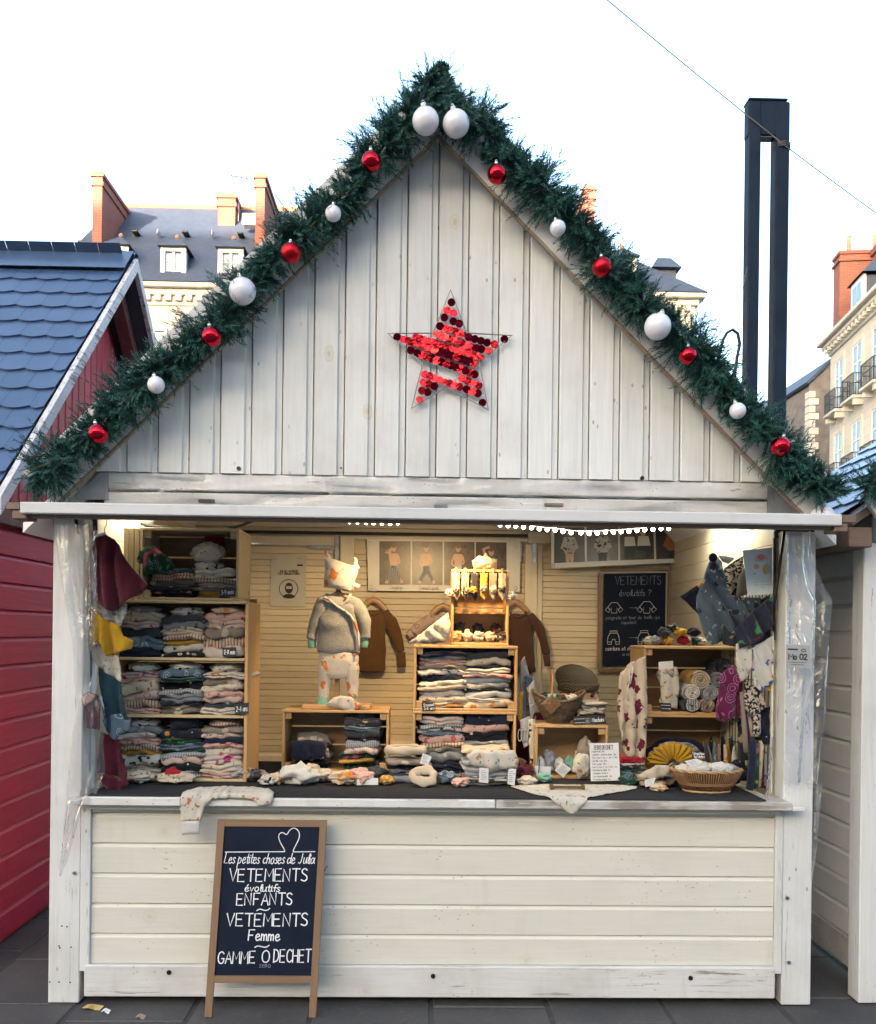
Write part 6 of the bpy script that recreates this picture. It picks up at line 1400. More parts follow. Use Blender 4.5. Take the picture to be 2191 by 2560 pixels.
for ox in (0,200):
    k=1.0 if ox==0 else 1.12
    tr=lambda l:[(135+ox*1.02+(x-135)*k,668+(y-665)*k) for x,y in l]
    sketch([tr([(118,635),(152,635),(190,680),(170,695),(152,668),(152,700),(118,700),(118,668),(100,695),(80,682),(118,635)]),tr([(175,662),(160,682)]),tr([(95,662),(110,682)])])
    if ox==0 or 1:
        tp=lambda l:[(x+ox*.95,y) for x,y in l]
        sketch([tp([(112,815),(158,815),(158,828),(112,828),(112,815)]),tp([(112,828),(100,850),(96,882),(122,884),(128,866),(142,866),(148,884),(172,882),(168,850),(158,828)]),tp([(97,882),(99,898),(121,898),(122,884)]),tp([(148,884),(149,898),(170,898),(172,882)])])
# ================================================================== low box and basket side
YR=.44; rx0,rx1=dx(1083,YR,1520),dx(1231,YR,1520); rzt=dz(1467,YR,1150)
crate('wooden_crate','small shallow pine crate under the dark wicker basket',rx0,rx1,YR,.24,ZC,rzt,back=1,backmat='pine')
rn=random.Random(77)
for i in range(7):
    x=rx0+.03+(rx1-rx0-.06)*i/6; k=['white','bluegrey','white','mint','white','grey','beige'][i]
    crumple('wrapped_pack',f'{FB[k][1]} wrapped pack in the shallow crate, {["first","second","third","fourth","fifth","sixth","seventh"][i]} counting from the centre crates','pack',(x,YR+.05+.03*(i%2),ZC+.014),(.032,.045,.042+.02*(i%3==1)),FB[k][0],80+i,.5,group='packs in the shallow crate')
crumple('grey_pouch','brownish grey pouch leaning at the end of the shallow crate','pouch',at(1462,1930,YR+.02),(.045,.04,.085),FB['taupe'][0],91,.3)
crumple('cream_pouch','cream sketch-print pouch leaning at the end of the shallow crate','pouch',at(1455,1945,YR-.03),(.048,.03,.06),FB['floral'][0],92,.3)
care_tag([(1336,1914),(1379,1917),(1375,1946),(1343,1944)],YR-.03,'white card with a blue ribbon before the shallow crate',0)
m=MB().beam(at(1350,1898,YR-.034),at(1346,1942,YR-.036),.008,.002); tag(m.build('ribbon',basic('blue_ribbon',(.02,.06,.25),rough=.4)),'short blue ribbon on a white card before the shallow crate','ribbon')
care_tag([(1405,1905),(1428,1922),(1409,1944),(1387,1926)],YR-.035,'tilted printed white card in the middle before the shallow crate')
care_tag([(1434,1923),(1452,1908),(1470,1934),(1447,1946)],YR-.035,'tilted white card with a grey strap before the shallow crate',2)
# dark wicker basket
MT['wicker_dark']=basic('dark_wicker',(.045,.028,.016),(.12,.075,.035),60,.6,bump=.6,bscale=160); MT['wicker']=wood_mat('honey_wicker',(.24,.125,.055),(.15,.075,.032),(20,20,6),.55); MT['wicker_rim']=basic('pale_wicker',(.38,.24,.11),(.28,.16,.07),40,.6)
bc=at(1395,1803,YR+.10); bk_=thing('wicker_basket','dark round wicker basket with a hoop handle on the shallow crate','basket',(bc.x,bc.y,rzt))
Rb=.125
m=MB(); prof=[]
for i in range(15):
    t_=i/14; r=Rb*(.42+.58*math.sin(t_*1.35)/math.sin(1.35)); prof.append((r,.004+.105*t_))
for i,(r,z) in enumerate(prof):
    n=44; m.tube([(r*math.cos(2*math.pi*k/n)+(.0025 if (k+i)%2 else -.0025)*math.cos(2*math.pi*k/n),.8*(r*math.sin(2*math.pi*k/n)),z+.045*(math.cos(2*math.pi*k/n)**2)*(i/14)) for k in range(n)],.0045,5,closed=True)
m.build('woven_bowl',MT['wicker_dark'],bk_,smooth=True,local=True)
m=MB()
n=48; m.tube([(Rb*1.02*math.cos(2*math.pi*k/n),.8*Rb*1.02*math.sin(2*math.pi*k/n),.112+.047*math.cos(2*math.pi*k/n)**2) for k in range(n)],.008,7,closed=True); m.build('rim',MT['wicker_dark'],bk_,smooth=True,local=True)
m=MB().lathe([(.0001,.004),(Rb*.45,.004),(Rb*.5,.02)],24,(0,0,0),1,.8); m.build('base',MT['wicker_dark'],bk_,local=True)
m=MB().tube([(-.035+.05*math.sin(a*.5-.6)*.4,-.8*Rb*math.cos(a),.11+.15*math.sin(a)) for a in [math.pi*i/16 for i in range(17)]],.006,7); m.build('hoop_handle',MT['wicker'],bk_,smooth=True,local=True)
m=MB()
for i in range(7):
    s=.006+.0065*i; m.tube([(-.05,-.8*Rb-.008+i*.0006,.10+s),(-.05+s,-.8*Rb-.008,.10),(-.05,-.8*Rb-.008,.10-s),(-.05-s,-.8*Rb-.008,.10)],.0032,5,closed=True)
m.build('diamond_lashing',MT['wicker'],bk_,local=True)
for i,(k,x,y) in enumerate((('mint',-.03,0),('navy',-.065,.02),('jungle',.01,-.01),('pink',.035,.015),('white',.07,0))):
    crumple('small_cloth',f'{FB[k][1]} small cloth poking out of the dark wicker basket','cloth',(bc.x+x,bc.y+y,rzt+.095),(.032,.032,.026),FB[k][0],100+i,.5,group='cloths in the dark basket')
# stack of handkerchiefs
stack(dx(1207,YR,1440),YR+.03,rzt+.0005,.11,.11,.105,['grey','taupe','charcoal','beige','mono','taupe','beige'],'small stack beside the dark basket','handkerchiefs on the shallow crate',111,0,1.2,'folded_handkerchief')
slate_tag('Mouchoirs',[(1477,1790),(1512,1788),(1512,1808),(1477,1810)],YR-.004,'black tag reading Mouchoirs on the shallow crate')
slate_tag('----',[(1433,1792),(1463,1790),(1464,1811),(1434,1812)],YR-.006,'dim black tag beside the Mouchoirs tag on the shallow crate','---')
# cloths hung on the side of the centre crates
YK=.62
for i,(k,ol) in enumerate((('bluegrey',[(1300,1655),(1312,1640),(1326,1700),(1318,1800),(1304,1800)]),('dark_print',[(1312,1690),(1330,1690),(1336,1775),(1318,1790)]),('feather',[(1318,1720),(1335,1700),(1340,1760),(1330,1810)]),('mustard',[(1298,1730),(1308,1730),(1306,1800),(1296,1800)]),('white',[(1300,1800),(1325,1790),(1338,1850),(1310,1870)]),('mono',[(1322,1800),(1340,1790),(1345,1900),(1326,1910)]))):
    cloth('hung_cloth',f'{FB[k][1]} cloth hung on the side of the centre crates','cloth',ol,YK-.02*i,FB[k][0],.014,60,seed=i,maxe=.02,thick=.005,group='cloths hung beside the centre crates')
m=MB()
for i in range(6):
    x=1300+i*8; c=at(x,1838,YK-.10); m.tube([c+Vector((.009*math.cos(a),.003*i,.03*math.sin(a))) for a in [k*math.pi/6 for k in range(12)]],.0022,5,closed=True)
tag(m.build('strap_bunch',FB['white'][0],smooth=True),'bunch of looped white straps hanging beside the centre crates','straps')
# bird-print trousers on the side of the tall crates
YT=.40
cloth('bird_trousers','beige trousers with burgundy bird print hanging beside the stacked crates','trousers',[(1548,1690),(1580,1655),(1612,1640),(1616,1700),(1614,1790),(1612,1880),(1604,1900),(1568,1890),(1552,1840),(1543,1770)],YT,FB['star'][0],.026,42,thick=.012,bulge=.03,maxe=.018)
m=MB().tube([at(1572,1672,YT-.04),at(1574,1700,YT-.045),at(1569,1730,YT-.045),at(1571,1752,YT-.04)],.0028,6).tube([at(1583,1668,YT-.04),at(1580,1690,YT-.045),at(1576,1710,YT-.045)],.0028,6); tag(m.build('drawstring',FB['white'][0],smooth=True),'cream drawstring hanging on the bird-print trousers','drawstring')
# stacked crates beside the plastic curtain
YX=.50; ex0,ex1=dx(1302,YX,1440),dx(1520,YX,1440); ez1=dz(1446,YX,1400); ez2=dz(1308,YX,1400)
crate('wooden_crate','lower pine crate holding the ruffled yellow cushion',ex0+.002,ex1,YX,.28,ZC,ez1-.0005)
crate('wooden_crate','upper pine crate holding rolled towels',ex0,ex1-.003,YX+.002,.28,ez1,ez2)
MT['towel_ring']=basic('towel_edge',(.36,.34,.30),rough=.9)
def roll(px,py,rpx,key,label,core='bluegrey',Y=None):
    Y=YX+.02 if Y is None else Y; c=at(px,py,Y); r=rpx*(Y+3.77)/F
    o=thing('rolled_towel',label,'towel',(c.x,Y,c.z-r),group='rolled towels')
    m=MB(); n=26; V=[];Fc=[]
    secs=[(c+Vector((0,a,0)),Vector((r*s,0,0)),Vector((0,0,r*s*.94))) for a,s in ((.0,.90),(-.006,.97),(.006,1.0),(.12,1.0),(.17,.98))]
    loft(m,[secs[0],secs[1],secs[2],secs[3],secs[4]],n,2.0); rumple(m,.004,30,int(px)).build('outer_cloth',FB[key][0],o,smooth=True)
    m=MB(); pts=[]
    T_=3.4
    for i in range(70):
        a=2*math.pi*T_*i/69; rr=r*(.12+.80*i/69); pts.append(c+Vector((rr*math.cos(a),-.010+.004*math.sin(i*.9),rr*.94*math.sin(a))))
    m.tube(pts,r*.105,6); m.build('rolled_edge',FB[core][0],o,smooth=True)
roll(1750,1701,27,'mustard','mustard yellow rolled towel on top of the towel pile','beige')
roll(1792,1700,22,'navy','navy rolled towel beside the mustard one','bluegrey',YX+.03); roll(1812,1668,22,'navy','uppermost dark grey rolled towel against the crate back','charcoal',YX+.08)
roll(1729,1731,22,'greygreen','pale grey rolled towel directly below the mustard one','white',YX+.0); roll(1775,1732,22,'bluegrey','mid grey rolled towel in the middle row of the pile','bluegrey',YX+.0)
roll(1730,1763,20,'navy','navy-edged rolled towel at the bottom of the pile','ikat',YX-.0); roll(1768,1764,19,'pink','pinkish rolled towel at the bottom of the pile','taupe',YX-.0)
# packed pouch with hooded towel
cloth('hooded_cape','white swallow-print packed cape hanging in the upper crate','cape',[(1650,1665),(1690,1668),(1692,1710),(1690,1770),(1652,1768),(1648,1710)],YX+.05,FB['mono_big'][0] if 0 else FB['floral'][0],.014,30,thick=.02,bulge=.03)
crumple('cape_hood','pale grey folded hood on the packed cape in the upper crate','hood',at(1670,1710,YX+.05),(.062,.04,.045),FB['greygreen'][0],121,.3)
paper('header_card','printed white header card of the packed cape','card',[(1647,1655),(1683,1652),(1684,1672),(1647,1674)],YX+.02)
slate_tag('----',[(1650,1757),(1677,1758),(1679,1777),(1651,1775)],YX-.01,'black tag before the packed cape in the upper crate','---')
# heap on top of the upper crate
HK=['grey','mustard','red','teal','charcoal','yellow','blue','floral','navy','beige','darkmix','feather']
HW=['grey','mustard','bright red','teal','charcoal','yellow','slate blue','pale floral','navy','beige','dark printed','feather-print']
HP=[(1640,1600),(1668,1606),(1708,1600),(1738,1606),(1660,1580),(1700,1580),(1640,1612),(1750,1612),(1735,1580),(1625,1604),(1680,1570),(1716,1610)]
for i,(k,n_,(a,b)) in enumerate(zip(HK,HW,HP)):
    c=at(a,b+6,YX+.06+.02*(i%4)); crumple('rolled_sock',f'{n_} rolled little cloth in the heap on the upper crate','cloth',(c.x,c.y,max(ez2+.0005,c.z-.012)),(.036,.035,.024),FB[k][0],130+i,.45,group='heap on the upper crate')
# patterned bags hanging
YG=.16
cloth('printed_bag','blue-grey cartoon-print bag hanging above the stacked crates','bag',[(1776,1394),(1790,1386),(1806,1404),(1811,1470),(1812,1488),(1850,1494),(1898,1494),(1896,1512),(1860,1560),(1832,1590),(1800,1606),(1778,1612),(1762,1590),(1742,1540),(1734,1520),(1740,1490),(1756,1450)],YG,FB['dark_print'][0],.03,26,ang=.5,thick=.006,bulge=.05,maxe=.022)
cloth('dark_bag','dark print bag half hidden behind the cartoon-print bag','bag',[(1760,1450),(1702,1491),(1740,1530),(1790,1600),(1850,1612),(1880,1560),(1860,1500)],YG+.10,FB['navy_sun'][0],.02,26,thick=.006)
cloth('speckled_pouch','black-speckled pouch hanging behind the food poster','pouch',[(1812,1420),(1840,1400),(1858,1390),(1858,1440),(1845,1490),(1805,1488),(1810,1450)],YG+.06,FB['speck'][0],.012,30,thick=.006)
cloth('grey_pouch','plain grey pouch behind the food poster','pouch',[(1846,1440),(1862,1420),(1870,1485),(1840,1496)],YG+.03,FB['taupe'][0],.008,30,thick=.006)
cloth('white_collar','white folded flap above the cartoon-print bag','cloth',[(1796,1388),(1836,1394),(1834,1400),(1822,1410),(1806,1404)],YG-.01,FB['white'][0],.004,30,thick=.003)
m=MB().ball(at(1783,1394,YG-.03),(.020,.012,.020),14,10); m.ball(at(1786,1393,YG-.045),(.007,.004,.007),10,6); tag(m.build('bag_knot',FB['navy'][0],smooth=True),'dark knot at the top of the cartoon-print bag','knot')
fp_,p=paper('food_poster','glossy white poster with painted fruit pictures beside the plastic curtain','poster',[(1857,1376),(1931,1369),(1931,1485),(1870,1489)],.075,basic('glossy_card',(.50,.55,.57),(.45,.50,.52),3,.15),curl=.001)
flat(fp_,p,[(disc(.60,.80,.22,.09),0),(disc(.60,.81,.13,.065),1),(disc(.42,.62,.10,.06),2),(disc(.78,.54,.15,.12),0),(disc(.74,.54,.10,.10),3),(disc(.34,.47,.05,.02),2)],[basic('printed_plate',(.40,.42,.44),rough=.2),basic('printed_tomato',(.50,.12,.06),rough=.2),basic('printed_peach',(.52,.26,.09),rough=.2),basic('printed_mango',(.46,.27,.07),rough=.2)],'printed_fruit')
print_on(fp_,p,[('---',.25,.42,.26,.30,.0014),('--',.28,.42,.21,.245,.0014),('---',.55,.70,.26,.30,.0014),('----',.74,.96,.27,.30,.0014),('---',.55,.68,.20,.235,.0014),('---',.72,.95,.20,.235,.0014),('---',.55,.70,.14,.175,.0014)],'print',MT['ink_grey'])
# black wire grid by the side wall
gd=thing('wire_grid','black wire display grid fixed to the side wall behind the hanging cloths','grid',(1.51,.35,.95))
m=MB()
for i in range(13): m.tube([(1.512,.11+i*.04,.95),(1.512,.11+i*.04,1.95)],.0022,5)
for i in range(10): m.tube([(1.507,.11,.98+i*.105),(1.507,.60,.98+i*.105)],.0022,5)
m.build('grid_bars',MT['black_gap'],gd)
# hanging cloths at the side wall
YV=.055
for i,(k,n_,ol) in enumerate((('tropic','dark palm-leaf print napkin',[(1840,1570),(1890,1520),(1932,1490),(1934,1560),(1900,1600),(1850,1622)]),('hexa','magenta hexagon-print towel',[(1800,1690),(1832,1660),(1848,1690),(1836,1790),(1815,1806),(1790,1798)]),
  ('floral','white leaf-dot print napkin',[(1840,1610),(1875,1600),(1884,1660),(1872,1690),(1850,1706),(1838,1650)]),('feather','white blue-and-coral feather-print napkin',[(1880,1620),(1932,1590),(1934,1700),(1905,1732),(1884,1712),(1890,1670)]),
  ('speck','black-speckled napkin',[(1862,1700),(1900,1720),(1918,1770),(1880,1790),(1858,1770)]),('burgundy','burgundy hexagon-backed cloth',[(1838,1680),(1856,1690),(1856,1780),(1840,1800)]),('yellow','yellow cloth corner',[(1912,1700),(1932,1690),(1932,1725),(1918,1728)]),('navy','navy napkin',[(1895,1775),(1930,1765),(1930,1860),(1898,1860)]),('darkmix','dark mixed-print bag',[(1800,1500),(1850,1490),(1870,1560),(1850,1620),(1810,1610)]),('charcoal','charcoal cloth',[(1900,1500),(1934,1480),(1934,1620),(1902,1640)]),('blue','slate blue wave-print napkin',[(1860,1560),(1896,1550),(1900,1640),(1870,1650)]),('burgundy','plain burgundy napkin',[(1905,1560),(1934,1545),(1934,1640),(1908,1650)]),('brown','dark brown cloth',[(1870,1740),(1905,1735),(1905,1860),(1872,1860)]),('darkmix','dark speckled long cloth',[(1842,1790),(1872,1780),(1874,1900),(1848,1905)]))):
    cloth('hanging_napkin',f'{n_} hanging near the side wall','napkin',ol,YV+.010*i,FB[k][0],.022,34,ang=.4,thick=.005,seed=i,maxe=.02,group='napkins hanging near the side wall')
# upright rolled wraps
WK=[('taupe','slim grey',1853,1730,1866,1880,6),('burgundy','slim burgundy',1862,1770,1874,1880,6),('white','slim cream',1872,1770,1878,1870,6),('mustard','mustard-banded',1856,1690,1852,1775,8),('speck','black-speckled',1893,1785,1890,1840,10),('teal','dark teal',1876,1842,1884,1970,8),('orange','pale cream',1905,1842,1894,1965,8),('hexa','plum hexagon',1924,1842,1908,1970,8),('navy','navy',1885,1850,1874,1975,9),('jungle','jungle-print',1892,1860,1888,1970,8),('bluegrey','grey blue',1918,1850,1918,1965,7)]
for i,(k,n_,a,b,c,d,r) in enumerate(WK):
    Y=.10+.018*(i%4); A=at(a,b,Y);B=at(c,d,Y); B.z=max(B.z,ZC+.002) if d>1900 else B.z; rr=r*(Y+3.77)/F
    m=MB().tube([B,B.lerp(A,.33)+Vector((.002,0,0)),B.lerp(A,.66),A],[rr,rr*1.04,rr,rr*.92],12); rumple(m,.003,30,i)
    tag(m.build('rolled_wrap',FB[k][0],smooth=True),f'{n_} rolled wrap standing by the side wall','rolled cloth','rolled wraps by the side wall')
# things in the lower crate
fan=[]
m=MB(); c=at(1682,1908,YX-.01)
def frill(u,v):
    a=math.pi*(1.08*u-.04); r=.02+.098*v; r*=1+.05*math.sin(a*22)*v
    return c+Vector((r*math.cos(a)*1.05,-.02+.016*math.sin(a*22)*v+.05*(v-.5)**2,r*math.sin(a)*.85))
m.sheet(frill,90,8); yc=m.build('ruffled_cushion',FB['yellow'][0],smooth=True); mod_solid(yc,.008); tag(yc,'mustard yellow ruffled fan-shaped cushion in the lower crate','cushion')
for i,(k,r,dz2,dy) in enumerate((('greygreen',.155,.0,.03),('mustard',.135,.005,.02),('navy',.185,.0,.06))):
    c2=at(1690,1915,YX+dy+.02)
    m=MB().sheet(lambda u,v:c2+Vector(((.03+(r-.03)*v)*math.cos(math.pi*u)*1.0,-.01+.008*math.sin(u*40)*v,(.03+(r-.03)*v)*math.sin(math.pi*u)*.80*(1+.03*math.sin(u*23)))),60,5); o=m.build('fanned_cloth',FB[k][0],smooth=True); mod_solid(o,.006); tag(o,f'{FB[k][1]} cloth fanned behind the yellow cushion','cloth','fanned cloths')
SK=['charcoal','beige','navy','blue','pink','navy','orange','mustard','charcoal','white','navy','taupe']
for i,k in enumerate(SK):
    u=i/11; a=at(1762+u*92,1850+14*math.sin(i*2.2),YX+.02+.03*(i%3)); b=at(1770+u*84,1930,YX+.02+.03*(i%3)); b.z=ZC+.016
    m=MB(); rr=.011; limb_=[(b,.8),(b.lerp(a,.4),1.25),(b.lerp(a,.8),1.15),(a,.5)]
    m.tube([p_+Vector((.006*math.sin(i+j*1.3),0,0)) for j,(p_,s_) in enumerate(limb_)],[rr*s_ for p_,s_ in limb_],10); rumple(m,.006,30,i)
    tag(mod_sub(m.build('folded_wipe',FB[k][0],smooth=True)),f'{FB[k][1]} cloth stood on end, {["first","second","third","fourth","fifth","sixth","seventh","eighth","ninth","tenth","eleventh","twelfth"][i]} counting from the yellow cushion','cloth','cloths stood on end in the lower crate')
slate_tag('Lingettes',[(1728,1877),(1762,1880),(1764,1895),(1732,1896)],YX-.28,'black tag reading Lingettes lavables above the oval basket','lavables')
# red stack and dark pile before the lower crate
stack(at(1588,1930,.36).x,.36,ZC,.115,.12,.115,['jungle','darkmix','charcoal','jungle','darkmix','white','red','red'],'red-topped stack under the bird-print trousers','red-topped stack',141,0,1.2)
stack(at(1635,1950,.20).x,.20,ZC,.115,.13,.05,['darkmix','brown_text','taupe','darkmix'],'low stack beside the oval basket','low stack by the oval basket',142,0,2.2)
cloth('beige_pouch','beige dotted pouch flopped on the low stack beside the oval basket','pouch',[(1592,1938),(1640,1912),(1668,1912),(1680,1926),(1650,1944),(1606,1950)],.19,FB['beige'][0],.012,26,thick=.012,bulge=.015)
care_tag([(1612,1950),(1640,1944),(1634,1962),(1614,1968)],.15,'white card lying at the foot of the low stack beside the oval basket',3)
# oval basket
ob=at(1775,1982,.10); OB=thing('oval_basket','honey oval wicker basket of wrapped white wipes on the counter edge','basket',(ob.x,.145,ZC))
A0,B0=.158,.105; A1,B1=.100,.070; HB=.098
m=MB(); n=84
for k in range(n):
    a=2*math.pi*k/n; j=.0016*math.sin(k*7.3)
    m.tube([(A1*math.cos(a),B1*math.sin(a),.004),((A1*.55+A0*.45)*math.cos(a)+j,(B1*.55+B0*.45)*math.sin(a),.040),((A1*.22+A0*.78)*math.cos(a)-j,(B1*.22+B0*.78)*math.sin(a),.07),(A0*math.cos(a),B0*math.sin(a),HB)],.0030,5)
m.build('stakes',MT['wicker'],OB,smooth=True,local=True)
m=MB()
for z,f in ((.034,.38),(.037,.40),(.040,.43),(.043,.46),(.006,.02)):
    m.tube([((A1+(A0-A1)*f)*1.02*math.cos(2*math.pi*k/60),(B1+(B0-B1)*f)*1.02*math.sin(2*math.pi*k/60),z+.001*math.sin(k*1.6)) for k in range(60)],.0026,5,closed=True)
m.build('waling_band',MT['wicker'],OB,smooth=True,local=True)
m=MB()
for off in (0,math.pi): m.tube([((A0+.003*math.sin(k*.9+off))*math.cos(2*math.pi*k/70),(B0+.003*math.sin(k*.9+off))*math.sin(2*math.pi*k/70),HB+.004*math.cos(k*.9+off)) for k in range(70)],.0042,6,closed=True)
m.build('braided_rim',MT['wicker_rim'],OB,smooth=True,local=True)
m=MB().tube([(A1*1.04*math.cos(2*math.pi*k/50),B1*1.04*math.sin(2*math.pi*k/50),.0055+.001*math.sin(k*2)) for k in range(50)],.0052,6,closed=True); m.build('foot_ring',MT['wicker_rim'],OB,smooth=True,local=True)
m=MB().lathe([(.0001,.012),(.097,.012)],30,(0,0,0),1,.7).lathe([(A1*.97,.01),(A1*.66+A0*.30,.04),(A0*.95,HB-.004)],40,(0,0,0),1,B0/A0); m.build('lining',basic('basket_inside',(.10,.055,.025),rough=.8),OB,local=True)
for i,(x,y,k,r) in enumerate(((-.10,.0,'floral',.05),(-.045,-.03,'white',.055),(.01,.02,'floral',.055),(.06,-.02,'white',.055),(.105,.01,'greygreen',.045),(-.02,.045,'mono',.05),(.06,.045,'white',.05))):
    crumple('wipe_pack',f'bundle of {FB[k][1]} wipes in the oval basket, {["at the bird-trouser end","second along the front","in the middle","third along the front","at the chain end","behind the middle one","behind the third one"][i]}','pack',(ob.x+x,.145+y,ZC+.070),(r,.05,.026+.006*(i%2)),FB[k][0],150+i,.35,group='packs in the oval basket')
care_tag([(1712,1903),(1742,1896),(1758,1908),(1728,1918)],.085,'white card on the wipes at the bird-trouser end of the oval basket',4)
care_tag([(1778,1918),(1790,1910),(1818,1918),(1803,1928)],.075,'white card on the wipes at the chain end of the oval basket',4)
# chain
chn=thing('hatch_chain','steel chain hanging beside the oval basket by the post','chain',at(1918,1998,.02)); c0=at(1935,1832,.09);c1=at(1917,1990,.02)
lk=MB().tube([(.0045*math.cos(a),0,.011*math.sin(a)) for a in [k*math.pi/6 for k in range(12)]],.0018,5,closed=True).mesh('link',MT['steel'],True)
for i in range(19): inst('link',lk,chn,c0.lerp(c1,i/18),(0,R(6),R(90)*(i%2)))
# zero waste price sign
zs_,p=paper('price_sheet','white ZERO DECHET price sheet standing on the counter before the shallow crate','sign',[(1474,1858),(1547,1857),(1551,1951),(1478,1953)],.27,MT['paper'])
print_on(zs_,p,[('ZERO DECHET',.14,.80,.83,.94,.0026)]+[(t_,.07,.07+w_,.76-i*.082,.80-i*.082,.0012) for i,(t_,w_) in enumerate((('Essuie tout  15e',.42),('Lingette x tout lavables  10e',.82),('Sac vrac S 6e  M 8e  L 10e',.86),('Lot film vrac 20e',.5),('Sac a pain  10e',.46),('Sac a vrac S 4e M 5e L 6e',.84),('Serviette de table  5e',.6),('Mouchoirs  8e les 6',.52),('Sac impermeable  12e',.66),('Pochette simple  5e',.6)))],'print',MT['ink_grey'])
# sketch-print scarf over the counter edge
def over(x,y,z):                                        # z = distance below/behind the edge line: lies on the mat, then hangs over the sill
    s=z
    if s>=0: return (x,-.062+s*.95,ZC+.004+abs(y)*.5)
    return (x,-.083-abs(y)*.3,ZC+.003+s)
e=at(1400,1990,-.07).x
def exq(px,Y=.0): return at(px,1990,Y).x
cloth('sketch_scarf','white leaf-sketch scarf hanging in a point over the counter edge','scarf',[(exq(1283,.1),.27),(exq(1330,.2),.33),(exq(1430,.2),.33),(exq(1540,.2),.34),(exq(1603,.15),.30),(exq(1600,.1),.24),(exq(1520,.0),.09),(exq(1470,-.07),.0),(exq(1437,-.07),-.060),(exq(1429,-.07),-.066),(exq(1421,-.07),-.060),(exq(1376,-.07),.0),(exq(1330,.0),.10)],0,FB['floral'][0],.010,26,fn=over,px=False,thick=.003,maxe=.018)
hd=at(1417,1968,.12); m=MB().box(hd.x-.075,hd.x+.075,.10,.115,ZC+.013,ZC+.025,.003).box(hd.x-.078,hd.x-.062,.095,.12,ZC+.009,ZC+.031,.003).box(hd.x+.062,hd.x+.078,.095,.12,ZC+.009,ZC+.031,.003); tag(m.build('brass_handle',basic('aged_brass',(.17,.11,.045),rough=.45,metal=.6)),'brass bar handle lying on the sketch-print scarf','handle')
# leggings draped over the counter edge by the shelf unit
cloth('draped_bodysuit','cream animal-print bodysuit draped over the counter edge below the shelf unit','garment',[(exq(455,-.08),-.105),(exq(505,-.08),-.10),(exq(512,-.08),-.045),(exq(532,-.08),-.014),(exq(575,-.08),-.004),(exq(618,-.08),-.006),(exq(640,-.08),-.018),(exq(646,-.08),-.040),(exq(680,-.08),-.03),(exq(683,-.05),.03),(exq(668,0),.10),(exq(630,.08),.15),(exq(560,.1),.165),(exq(500,.05),.13),(exq(465,-.03),.06),(exq(454,-.08),.0)],0,FB['cream_fox'][0],.022,24,fn=over,px=False,thick=.016,maxe=.02)
cloth('bodysuit_cuff','plain cream cuff at the end of the hanging bodysuit sleeve','cuff',[(exq(458,-.08),-.162),(exq(500,-.08),-.158),(exq(503,-.08),-.101),(exq(457,-.08),-.106)],0,FB['white'][0],.008,30,fn=over,px=False,thick=.016,maxe=.02)
# small heaps along the counter
for i,(k,n_,a,b,sx_,sy_,sz_) in enumerate((('cream_fox','cream animal-print hat with ears at the foot of the poncho',350,1962,.055,.05,.022),('red','red dotted hat top at the foot of the shelf unit',430,1950,.032,.03,.028),('cream_leaf','cream leaf-print hat brim below the red dotted top',440,1962,.075,.045,.02),('greygreen','grey printed snood behind the draped bodysuit',600,1950,.06,.05,.026),('orange','orange-and-cream bandana at the foot of the shelf unit',690,1958,.035,.04,.02),('white','plain cream hat lying before the low crate',752,1958,.075,.06,.035),('beige','beige fleece bundle before the low crate',780,1945,.05,.05,.03),('orange','peach bandana before the low crate',862,1957,.06,.045,.026),('pink','pale pink bandana beside the blank card',905,1955,.055,.04,.03))):
    Y=.22 if i not in (3,6) else .32; c=at(a,b,Y); crumple('counter_cloth',n_,'cloth',(c.x,Y,ZC),(sx_*1.3,sy_*1.15,sz_*1.35),FB[k][0],170+i,.5,group='small cloths along the counter')
for i,(k,n_,a,b,Y,sx_,sy_,sz_) in enumerate((('darkmix','dark printed cloth heaped at the shelf unit foot beside the draped bodysuit',640,1950,.30,.06,.05,.03),('mono','black-speckled hat lying beside the orange bandana',668,1955,.20,.045,.045,.026),('navy','navy garment folded on the mat behind the cream hat',730,1950,.36,.07,.05,.03),('cream_leaf','cream leaf-print garment heaped before the navy-topped stack',810,1948,.30,.06,.05,.03),('charcoal','charcoal garment heaped before the leafy-topped stack',940,1950,.36,.06,.05,.035),('mustard','mustard print cloth tucked beside the snood stack',968,1958,.24,.04,.04,.022),('blue','slate blue cloth between the two snood stacks',1120,1958,.28,.055,.05,.032),('pink','pale pink cloth between the two snood stacks',1150,1964,.20,.045,.04,.022),('burgundy','burgundy cloth behind the sketch-print scarf',1310,1940,.40,.05,.05,.04),('cream_fox','cream animal-print cloth on the scarf edge beside the snood stack',1318,1960,.26,.05,.045,.022),('mint','mint cloth before the shallow crate corner',1360,1950,.34,.04,.04,.024),('jungle','dark leafy cloth beside the price sheet',1570,1952,.27,.05,.045,.032),('taupe','taupe cloth beside the low stack at the oval basket',1672,1955,.27,.06,.05,.036),('darkmix','dark printed cloth behind the oval basket',1700,1945,.36,.08,.05,.05),('orange','cream orange-print cloth under the cards by the oval basket',1648,1962,.13,.045,.04,.016),('navy','navy cloth stuffed behind the chain end of the oval basket',1840,1945,.30,.07,.05,.06))):
    c=at(a,b,Y); crumple('counter_cloth',n_,'cloth',(c.x,Y,ZC),(sx_,sy_,sz_),FB[k][0],230+i,.5,group='small cloths along the counter')
cd,p=paper('blank_card','small cream card lying before the low crate','card',[(893,1945),(946,1945),(946,1962),(893,1963)],.19)
